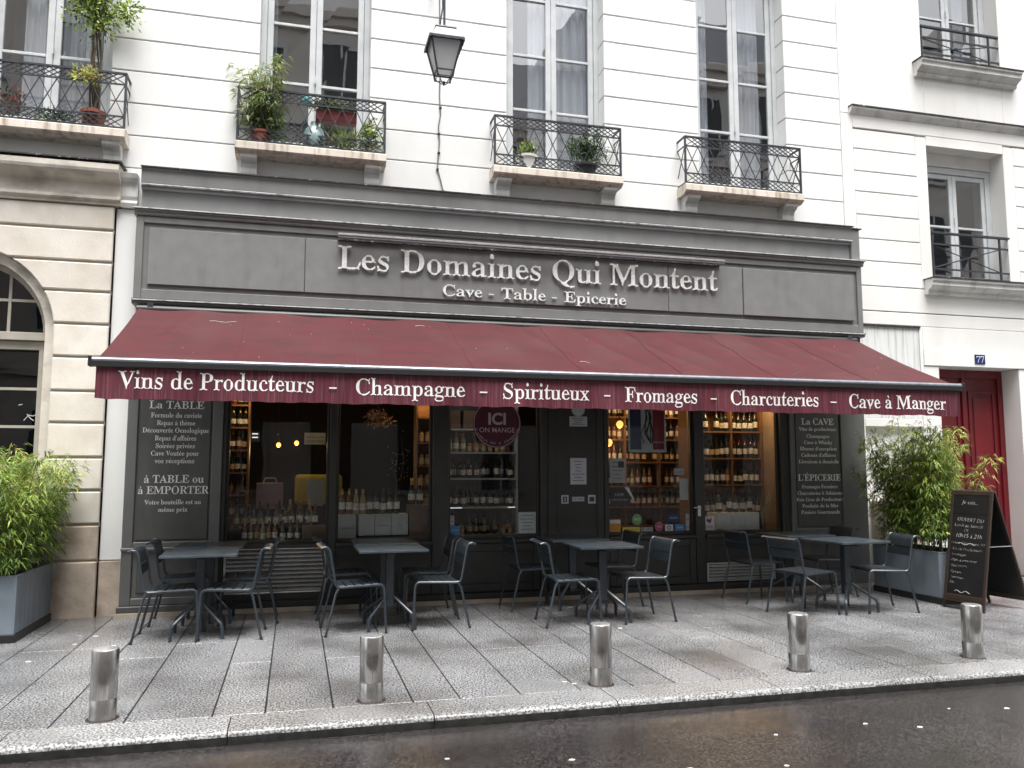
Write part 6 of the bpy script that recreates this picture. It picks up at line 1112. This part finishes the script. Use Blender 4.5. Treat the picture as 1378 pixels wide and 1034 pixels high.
MC=thing('mauve_carrier','mauve card carrier standing behind the bottles of the leftmost window','box',(-.3,1.0,1.1)); part('body',MB().box(-.46,-.14,.95,1.1,1.10,1.42),M['pinkbox'],MC,bevel=.006); part('handle',MB().tube([(-.38,.99,1.42),(-.36,.99,1.48),(-.24,.99,1.48),(-.22,.99,1.42)],.008,6),M['greycard'],MC)
part('emblem',MB().lathe([(.03,0),(.03,.003)],(0,0,0),12),M['paper'],MC).matrix_local=Matrix.Translation((.0,-.052,.16))@Matrix.Rotation(R(90),4,'X')
box('stand',MC,M['darkwood'],-.48,-.12,.90,1.1,0,1.099)
YC=thing('yellow_bench','mustard yellow padded bench back seen through the leftmost shop window','bench',(.2,1.6,0)); part('backrest',MB().box(.0,.62,1.55,1.66,1.12,1.52),M['yellow'],YC,bevel=.05,seg=3); part('seat',MB().box(0,.62,1.1,1.54,.40,.50),M['yellow'],YC,bevel=.02)
for a in (.05,.57): part('leg',MB().tube([(a,1.6,0),(a,1.6,1.3)],.015,6),M['iron'],YC)
GP=solo('grey_poster',MB().box(.16,.36,1.2,1.21,1.12,1.45),M['greycard'],'grey printed card standing in front of the yellow bench back','card',(.26,1.2,1.12))
# left wall shelves catching warm light
shelf_unit('wall_shelf','tall wooden bottle shelf along the left inner wall behind the leftmost window',-.86,-.62,1.7,2.0,[.95,1.25,1.55,1.85,2.15,2.45,2.75],'wood',.5,3.1,[-.87,-.61])
for z in (.95,1.25,1.55,1.85,2.15,2.45): row(['bd_gold','amber','bg_beige','ch_gold'],-.85,-.63,1.8,z+.001,3,'bottle on the tall narrow shelf at the left of the leftmost window','bottles on the tall narrow left shelf',.85)
def lamp_pendant(name,label,x,y,z,r,mat,en,top=3.3):
    T_=thing(name,label,'lamp',(x,y,z)); part('bulb',MB().lathe([(.003,-r),(r*.6,-r*.8),(r,-.0),(r*.75,r*.65),(r*.3,r)],(x,y,z),14),M[mat],T_,smooth=True)
    part('socket',MB().lathe([(r*.35,r),(r*.35,r+.05)],(x,y,z),10),M['black'],T_); part('flex',MB().tube([(x,y,z+r+.05),(x,y,top)],.004,5),M['black'],T_)
    l=bpy.data.lights.new('bulb_light','POINT'); l.energy=en; l.color=(1,.62,.28); l.shadow_soft_size=r*1.3; lo=bpy.data.objects.new('bulb_light',l); COL.objects.link(lo); lo.location=(x,y,z-r-.03); lo.parent=T_; lo.matrix_parent_inverse=Matrix.Translation((-x,-y,-z))
    return T_
lamp_pendant('pendant_bulb','small glowing filament bulb, left of the pair deep inside the leftmost window',-.249,3,1.95,.035,'bulb',3)
lamp_pendant('pendant_bulb','small glowing filament bulb, right of the pair deep inside the leftmost window',.012,3,1.98,.035,'bulb',3)
solo('exit_panel',MB().box(-.62,-.50,2.4,2.42,1.98,2.12),M['navy'],'small dark illuminated screen inside the leftmost window','screen',(-.56,2.4,2.0)); 
o=solo('screen_bars',MB().box(-.60,-.52,2.385,2.39,2.08,2.095).box(-.60,-.52,2.385,2.39,2.03,2.045),M['strip'],'two short pale blue glowing bars inside the leftmost window','light',(-.56,2.38,2.0))
NP=solo('notice_board',MB().box(.12,.42,2.6,2.62,1.95,2.12),M['greycard'],'grey notice with two printed lines hanging at the back of the leftmost window','notice',(.25,2.6,2.0)); put_text('print','MENU CAVE',NP,M['ink'],.27,2.599,2.04,cap=.03,align='C',depth=.001); put_text('print','SELECTION',NP,M['ink'],.27,2.599,1.98,cap=.03,align='C',depth=.001)
# dried flower bunch in window 2 and christmas like twigs
FB_=plant('bunch of dried reddish flowers hanging at the top of the second shop window',(1.0,.5,2.22),(.16,.12,.13),420,[M['flower'],M['leafD'],M['darkleaf']],41,name='dried_flowers',leaf=.05,wr=.2)
SP=thing('sparkly_branch','dark branch with small pale buds inside the second shop window','branch',(1.3,.9,1.0)); part('twig',MB().tube([(1.32,.9,.75),(1.30,.9,1.3),(1.36,.9,1.7),(1.33,.9,2.0)],.008,5).tube([(1.30,.9,1.3),(1.22,.9,1.6),(1.2,.9,1.75)],.006,5),M['trunk'],SP)
bd=MB(); r_=random.Random(8)
for k in range(46): bd.lathe([(.002,-.006),(.007,0),(.002,.006)],(1.32+r_.gauss(0,.07),.88+r_.gauss(0,.03),1.65+r_.gauss(0,.14)),5)
part('buds',bd,M['paper'],SP,kind='stuff')
# window 3 refrigerated shelves
F=thing('bottle_fridge','open metal cooler with rows of bottles behind the centre left window','cooler',(2.35,1.05,0))
for z in (.40,.735,1.095,1.47,1.815,2.12): part('shelf',MB().box(1.80,2.86,.85,1.25,z-.018,z),M['greycard'] if z>.5 else M['darkwood'],F)
for u in (1.79,2.87): part('upright',MB().box(u-.012,u+.012,.85,1.26,0,2.6),M['greycard'] if u>2 else M['darkwood'],F)
part('back_panel',MB().box(1.80,2.86,1.26,1.28,0,2.6),M['dark'],F); part('strip_light',MB().box(1.82,2.12,.845,.8495,1.084,1.092),M['strip'],F); part('strip_light',MB().box(2.74,2.84,.845,.8495,1.084,1.092),M['strip'],F)
for z,nm,kk in ((.735,'lowest',['bg_beige','jar','bd_red']),(1.095,'second lowest',['bd_dark','bg_dark']),(1.47,'middle',['bd_dark','bd_red','bg_dark']),(1.815,'upper',['jar','bg_pale'])):
    for yy in (.93,1.08): row(kk,1.82,2.84,yy,z+.001,11,'bottle on the %s shelf of the cooler behind the round sign'%nm,'bottles on the %s cooler shelf'%nm,.88)
for i,(a,b) in enumerate(((1.84,2.10),(2.14,2.44),(2.5,2.80))): crate('card_box',['left brown card box on top of the cooler rows','middle brown card box on top of the cooler rows, with a diamond mark','right brown card box on top of the cooler rows'][i],a,b,.88,1.1,2.121,2.36,'cardboard')
# window 4 shelves in warm light
shelf_unit('back_shelf','long warm lit wooden shelf wall of bottles behind the window with stickers',3.9,6.05,1.75,2.05,[.75,1.03,1.34,1.70,2.04,2.38,2.7],'wood',.4,3.0,[3.9,4.80,5.36,6.05])
for z,nm in ((1.03,'lowest'),(1.34,'second lowest'),(1.70,'middle'),(2.04,'upper'),(2.38,'top')):
    row(['bd_gold','amber','bg_beige','bg_pale','bd_dark','ch_gold'],3.94,6.02,1.83,z+.001,22,'bottle on the %s board of the long lit shelf wall'%nm,'bottles on the %s board of the long shelf'%nm,.88)
lamp_pendant('globe_lamp','round glowing amber globe lamp high in the window with the tricolour poster',4.609,1.5,2.245,.055,'globe',1.6)
lamp_pendant('globe_lamp','round glowing amber globe lamp half hidden by the central pillar',4.435,1.5,1.975,.055,'globe',1.2)
# window 5 shelves
shelf_unit('wine_rack','warm lit wooden shelves of wine behind the rightmost window',5.35,6.53,.80,1.08,[.95,1.375,1.75,2.13,2.5,2.85],'wood',.4,3.2,[5.35,6.04,6.52])
for z,nm in ((.95,'lowest'),(1.375,'second lowest'),(1.75,'middle'),(2.13,'upper'),(2.5,'top')):
    row(['bd_dark','bg_dark','bg_beige','bd_dark','amber'],5.37,6.03,.86,z+.001,8,'bottle on the %s board, left side of the rightmost window rack'%nm,'left bottles on the %s board of the wine rack'%nm,.95)
    row(['bd_dark','bg_dark','bg_beige','bd_red'],6.06,6.50,.86,z+.001,5,'bottle on the %s board, right side of the rightmost window rack'%nm,'right bottles on the %s board of the wine rack'%nm,.95)
ex=[(5.50,5.72),(5.725,5.93),(5.935,6.14)]
for (a,b),l in zip(ex,('left white wine carton in the rightmost window, with a drawn square','middle white wine carton in the rightmost window','right white wine carton in the rightmost window')): crate('wine_carton',l,a,b,.30,.58,.7425,1.0,'whitebox')
for i,x in enumerate((5.60,5.76,5.85,5.96,6.07)): bottle(['bg_dark','bd_dark','bg_dark','bg_dark','bd_dark'][i],x,.42,1.0045,['dark bottle standing apart at the left on the white cartons','dark bottle second from the left on the white cartons','dark bottle in the middle of the white cartons','dark bottle second from the right on the white cartons','dark bottle at the right end of the white cartons'][i],'bottles on the white cartons')
TW=thing('dry_grass_stem','pale dry grass stems in front of the tan wall in the rightmost window','dried stems',(6.2,.35,.74)); q=MB(); r_=random.Random(3)
for k in range(9): q.tube([(6.22,.35,.745),(6.22+r_.uniform(-.02,.05),.35,1.0),(6.25+r_.uniform(-.08,.18),.35,1.15+r_.uniform(-.05,.15))],.0025,4)
part('stem',q,M['leafD'],TW,kind='stuff')
# unseen spotlights added high in the shop to light the displays
def spot(x,y,z,en,label,col=(1,.66,.34)):
    T_=thing('unseen_spotlight',label,'lamp',(x,y,z)); part('housing',MB().lathe([(.045,.0),(.045,.10),(.02,.12)],(x,y,z),12),M['black'],T_,smooth=True); part('lens',MB().lathe([(.038,-.004),(.038,-.001)],(x,y,z),12),M['bulb'],T_)
    part('unseen_spot_mount',MB().tube([(x,y,z+.12),(x,y,3.31)],.01,6),M['black'],T_)
    l=bpy.data.lights.new('unseen_spot_light','POINT'); l.energy=en; l.color=col; l.shadow_soft_size=.06; lo=bpy.data.objects.new('unseen_spot_light',l); COL.objects.link(lo); lo.parent=T_; lo.location=(0,0,-.08)
spot(5.75,.50,2.75,9,'unseen added spotlight above the wine rack of the rightmost window'); spot(6.35,.50,2.75,6,'unseen added spotlight near the tan wall of the rightmost window')
spot(5.35,1.35,2.80,8,'unseen added spotlight above the right part of the long shelf'); spot(4.3,1.25,2.8,2,'unseen added spotlight above the left part of the long shelf')
spot(-.55,1.3,2.8,8,'unseen added spotlight near the left inner wall'); spot(1.6,.55,2.75,7,'unseen added spotlight above the jar shelf'); spot(2.3,.45,2.85,2.5,'unseen added spotlight above the cooler',(1,.9,.8))

# ================================================================ papers, stickers and signs on the glass and pillar
def paper(name,label,x0,x1,z0,z1,mat,y=.0485,cat='notice',lines=0,th=.0012):
    o=solo(name,MB().box(x0,x1,y-th,y,z0,z1),M[mat],label,cat,((x0+x1)/2,y,z0))
    if lines:
        mb=MB(); r=random.Random(len(label)*7+3)
        for k in range(lines):
            z=z1-(z1-z0)*(k+1)/(lines+1.2); wd=(x1-x0)*r.uniform(.35,.8); c=(x0+x1)/2; mb.box(c-wd/2,c+wd/2,y-th-.0008,y-th-.0002,z-.004,z+.003)
        part('print',mb,M['ink'],o)
    return o
def round_sign(name,label,x,y,z,r,mat,cat,ring=None,seg=40):
    T_=thing(name,label,cat,(x,y,z)); 
    part('disc',MB().prism([(x+r*math.cos(2*PI*k/seg),z+r*math.sin(2*PI*k/seg)) for k in range(seg)],'y',y-.003,y),M[mat],T_)
    if ring:
        mb=MB(); r1,r0=r*.975,r*.95
        for k in range(seg):
            a,b=2*PI*k/seg,2*PI*(k+1)/seg; mb.prism([(x+r1*math.cos(a),z+r1*math.sin(a)),(x+r1*math.cos(b),z+r1*math.sin(b)),(x+r0*math.cos(b),z+r0*math.sin(b)),(x+r0*math.cos(a),z+r0*math.sin(a))],'y',y-.0045,y-.0032)
        part('ring',mb,M[ring],T_)
    return T_
I=round_sign('round_window_sign','round burgundy sign reading ICI ON MANGE on the centre left window',2.41,.10,2.156,.305,'signred','sign','printpink')
def sans(parent,s,x,y,z,size,mat,align='CENTER',rot=0,off=0,dp=.001,name='print',sxx=1):
    me=sans_mesh(s,size,dp,align,1,0,off); me.transform(Matrix.Diagonal((sxx,1,1,1))); put_mesh(name,me,M[mat],parent,Matrix.Translation((x,y-dp/2,z))@Matrix.Rotation(-rot,4,'Y')@FACE)
sans(I,'ICI',2.41,.0960,2.145,.20,'printpink',off=.006); sans(I,'ON MANGE',2.41,.0960,2.045,.085,'printpink',off=.0005)
txt='A TABLE OU A EMPORTER'
for k,c in enumerate(txt):
    a=R(-90)+R(7.2)*(k-(len(txt)-1)/2)
    if c!=' ': sans(I,c,2.41+.262*math.cos(a),.0960,2.156+.262*math.sin(a),.045,'printpink',rot=-(a+PI/2))
for a in (0.02,PI-.02): part('dot',MB().lathe([(.008,0),(.008,.002)],(0,0,0),8),M['printpink'],I).matrix_local=Matrix.Translation((.245*math.cos(a),-.003,0.02))@Matrix.Rotation(R(90),4,'X')
p=paper('engraved_plaque','small grey engraved plaque high on the dark central pillar',3.34,3.575,2.13,2.255,'greycard',y=.0485,cat='plaque',lines=4)
round_sign('round_plaque','pale round badge above the engraved plaque, mostly behind the valance',3.457,.0485,2.345,.09,'greycard','plaque','ink')
paper('white_notice','white A4 notice with lines of print on the dark central pillar',3.345,3.56,1.40,1.73,'paper',lines=7)
p=paper('small_plate','small framed plate with a figure, left of three on the pillar',3.225,3.32,1.163,1.268,'paper',cat='plate'); part('mark',MB().box(3.245,3.30,.0459,.047,1.18,1.25),M['ink'],p); part('mark',MB().box(3.266,3.28,.0449,.0458,1.19,1.24),M['paper'],p)
p=paper('small_plate','small wide plate with worn lettering, middle of three on the pillar',3.368,3.528,1.19,1.245,'paper',cat='plate'); put_text('print','OUVERT',p,M['ink'],3.448,.0466,1.205,cap=.025,align='C',depth=.001)
p=paper('small_plate','small framed plate with a dark centre, right of three on the pillar',3.578,3.68,1.16,1.268,'paper',cat='plate'); part('mark',MB().box(3.597,3.661,.0459,.047,1.185,1.243),M['ink'],p)
YG=.1265
# tricolour poster (three bands with a grey abstract figure patch)
Q=thing('tricolour_poster','framed blue white and red poster hanging behind the glass of the sticker window','poster',(4.45,.16,1.81))
part('frame',MB().box(4.185,4.715,.165,.172,1.81,2.50),M['greycard'],Q); part('blue_band',MB().box(4.21,4.36,.160,.1645,1.845,2.48),M['navy'],Q); part('white_band',MB().box(4.362,4.525,.160,.1645,1.845,2.48),M['greycard'],Q); part('red_band',MB().box(4.527,4.69,.160,.1645,1.845,2.48),M['redp'],Q)
r_=random.Random(5); q=MB()
for k in range(7): x=4.44+r_.uniform(-.05,.05); q.tube([(x,.157,2.45-r_.random()*.1),(x+r_.uniform(-.04,.06),.157,2.25),(x+r_.uniform(-.07,.05),.157,2.05),(x+r_.uniform(-.02,.06),.157,1.93)],.008,4)
part('drawing',q,M['ink'],Q)
put_text('print','VIVE LE VIN',Q,M['paper'],4.61,.159,1.93,cap=.022,align='C',depth=.001)
p=paper('paper_flyer','grey flyer with small pictures stuck high on the left of the sticker window',3.905,4.12,1.415,1.728,'paperdim',y=YG,lines=5); part('picture',MB().box(4.02,4.10,YG-.0026,YG-.0014,1.61,1.69),M['ink'],p)
p=paper('dark_flyer','dark flyer with white writing below the grey flyer',3.905,4.16,1.12,1.36,'ink',y=YG); sans(p,'CAVE',4.03,YG-.0016,1.25,.05,'greycard'); sans(p,'CARTE DES VINS',4.03,YG-.0016,1.19,.03,'greycard')
part('curl',MB().prism([(4.10,1.36),(4.16,1.36),(4.26,1.14)],'y',YG-.012,YG-.004),M['greycard'],p)
p=paper('orange_sticker','orange and white sticker in the bottom left corner of the sticker window',3.893,4.045,.795,.955,'orange',y=YG,cat='sticker'); part('band',MB().box(3.9,4.038,YG-.0026,YG-.0014,.90,.945),M['paper'],p)
p=paper('yellow_sticker','yellow strip sticker next to the orange sticker',4.07,4.305,.795,.85,'yellow',y=YG,cat='sticker'); sans(p,'GUIDE DES VINS',4.187,YG-.0016,.815,.026,'ink')
g=round_sign('green_sticker','round green sticker above the yellow strip sticker',4.27,YG,.885+.06,.068,'greensticker','sticker','paper',24); sans(g,'BIO',4.27,YG-.0036,.935,.05,'paper')
p=paper('blue_round_sticker','dim blue sticker above the white and blue stickers',4.70,4.86,.90,1.02,'navy',y=YG,cat='sticker'); sans(p,'CAVISTE',4.78,YG-.0016,.95,.032,'greycard')
p=paper('white_sticker','white wide sticker with a red dot beside the yellow strip',4.32,4.49,.795,.845,'paperdim',y=YG,cat='sticker'); part('dot',MB().box(4.335,4.36,YG-.0026,YG-.0014,.808,.832),M['redp'],p); sans(p,'VIGNERON',4.425,YG-.0016,.812,.022,'ink')
g=round_sign('pink_sticker','round pink sticker between two white stickers',4.575,YG,.85,.058,'pink','sticker','paper',22); sans(g,'vins',4.575,YG-.0036,.842,.035,'paper')
p=paper('white_sticker','square white sticker with a dark ring beside the blue one',4.66,4.775,.795,.875,'paper',y=YG,cat='sticker'); 
rr=MB()
for k in range(14): a,b=2*PI*k/14,2*PI*(k+1)/14; rr.prism([(4.717+.028*math.cos(a),.835+.028*math.sin(a)),(4.717+.028*math.cos(b),.835+.028*math.sin(b)),(4.717+.017*math.cos(b),.835+.017*math.sin(b)),(4.717+.017*math.cos(a),.835+.017*math.sin(a))],'y',YG-.0024,YG-.0014)
part('ring',rr,M['ink'],p)
p=paper('blue_sticker','bright blue square sticker in the sticker window',4.80,4.94,.795,.88,'blue',y=YG,cat='sticker'); sans(p,'Guide',4.87,YG-.0016,.825,.035,'paper')
p=paper('white_strip_sticker','tall thin white strip of lettering at the right edge of the sticker window',4.955,5.005,.795,1.01,'paperdim',y=YG,cat='sticker'); sans(p,'CAVE',4.98,YG-.0016,.83,.03,'ink'); sans(p,'VIN',4.98,YG-.0016,.93,.028,'ink')
p=paper('small_card','white and blue card hung at the upper right of the sticker window',4.80,4.95,1.52,1.60,'paperdim',y=YG,cat='card'); sans(p,'OUVERT',4.875,YG-.0016,1.54,.032,'navy')
paper('grey_card','grey card with a white mark hung at the right edge of the sticker window',4.90,5.02,1.19,1.47,'greycard',y=YG+.045,cat='card')
p=paper('rooster_sticker','white sticker with a red rooster and the word FAIR in the rightmost window',5.225,5.365,.795,.975,'paper',y=YG,cat='sticker'); sans(p,'FAIR',5.295,YG-.0016,.815,.055,'ink')
rc=[(5.255,.93),(5.27,.945),(5.285,.935),(5.30,.925),(5.31,.945),(5.322,.955),(5.333,.94),(5.322,.93),(5.325,.91),(5.31,.89),(5.30,.875),(5.29,.89),(5.275,.90),(5.262,.905)]
part('rooster',MB().prism(rc,'y',YG-.0026,YG-.0014),M['redp'],p)
p=paper('blue_sticker','blue sticker in the lower left corner of the centre left window',1.835,1.955,.795,.905,'blue',y=YG,cat='sticker'); sans(p,'Caviste',1.895,YG-.0016,.85,.028,'paper')
p=paper('white_strip_sticker','narrow white lettered strip above the blue sticker of the centre left window',1.835,1.885,.915,1.03,'paperdim',y=YG,cat='sticker'); sans(p,'VIN',1.86,YG-.0016,.95,.026,'ink')
p=paper('menu_card','pale grey framed menu card at the lower right of the centre left window',2.69,2.915,.80,1.06,'greycard',y=YG,cat='card',lines=5)

# ================================================================ litter on the road and pavement
r_=random.Random(12)
spots=[(.9,-4.9),(1.6,-5.1),(1.15,-5.3),(2.2,-5.4),(3.0,-5.0),(2.75,-5.5),(3.7,-4.95),(4.0,-5.1),(4.5,-4.8),(4.9,-4.9),(1.9,-5.6)]
for i,(x,y) in enumerate(spots):
    a=r_.uniform(0,3); s=r_.uniform(.006,.015); pts=[(s*r_.uniform(.7,1.3)*math.cos(a+k*1.05)*1.5,s*r_.uniform(.6,1.1)*math.sin(a+k*1.05)) for k in range(6)]
    solo('paper_scrap',MB().prism([(x+p[0],y+p[1]) for p in pts],'z',-.0845,-.0815),M['petal'],'tiny white scrap of litter lying on the wet road','litter',(x,y,-.085),group='white scraps on the road')
for i,(x,y) in enumerate(((-1.95,-.95),(-1.8,-1.0),(-1.9,-1.35),(-1.55,-1.5),(-2.1,-2.0),(2.0,-3.75),(2.05,-3.82),(3.2,-1.9),(1.3,-.55))):
    a=r_.uniform(0,3); s=r_.uniform(.010,.022); pts=[(s*r_.uniform(.7,1.3)*math.cos(a+k*1.05)*1.4,s*r_.uniform(.6,1.1)*math.sin(a+k*1.05)) for k in range(6)]
    solo('paper_scrap',MB().prism([(x+p[0],y+p[1]) for p in pts],'z',.0015,.006),M['petal'],'tiny white scrap of litter lying on the grey pavement slabs','litter',(x,y,0),group='white scraps on the pavement')

# ================================================================ houses across the street (seen in the window reflections)
def opp(x0,x1,h,label,mat,cols):
    T_=thing('opposite_house',label,'building',((x0+x1)/2,-13.2,0)); y=-13.2
    part('wall',MB().box(x0,x1,y-8,y,0,h),M[mat],T_)
    part('cornice',MB().box(x0,x1,y+.001,y+.35,h-.5,h-.25).box(x0,x1,y+.001,y+.22,h-.75,h-.501),M[mat],T_); part('string_course',MB().box(x0,x1,y+.001,y+.16,4.1,4.3),M[mat],T_)
    part('roof',MB().prism([(y-.1,h),(y-1.4,h+2.4),(y-7,h+2.8),(y-8,h)],'x',x0,x1),M['roofing'],T_)
    for cx in (x0+.6,x1-1.2): part('chimney',MB().box(cx,cx+.7,y-3,y-2,h,h+4.2),M[mat],T_)
    w_=(x1-x0)/cols
    for i in range(cols):
        for z in (1.0,5.2,8.6,12.0):
            if z+2>h-.8: continue
            a=x0+w_*(i+.5)-.55
            fz=part('window',MB().box(a-.12,a,y+.001,y+.06,z,z+2.1).box(a+1.1,a+1.22,y+.001,y+.06,z,z+2.1).box(a-.12,a+1.22,y+.001,y+.06,z+2.1,z+2.25).box(a-.2,a+1.3,y+.001,y+.12,z-.12,z-.001).box(a+.52,a+.58,y+.001,y+.05,z,z+2.1),M['frame'],T_)
            part('pane',MB().box(a,a+1.1,y+.001,y+.02,z,z+2.1),M['oppwin'],fz)
opp(-12,4.5,15.5,'tan stone apartment house across the street behind the camera, left one','opp',7)
opp(4.5,9.5,12.6,'lower apartment house across the street behind the camera','opp',2)
opp(9.5,26,15.2,'tan stone apartment house across the street behind the camera, right one','opp',7)
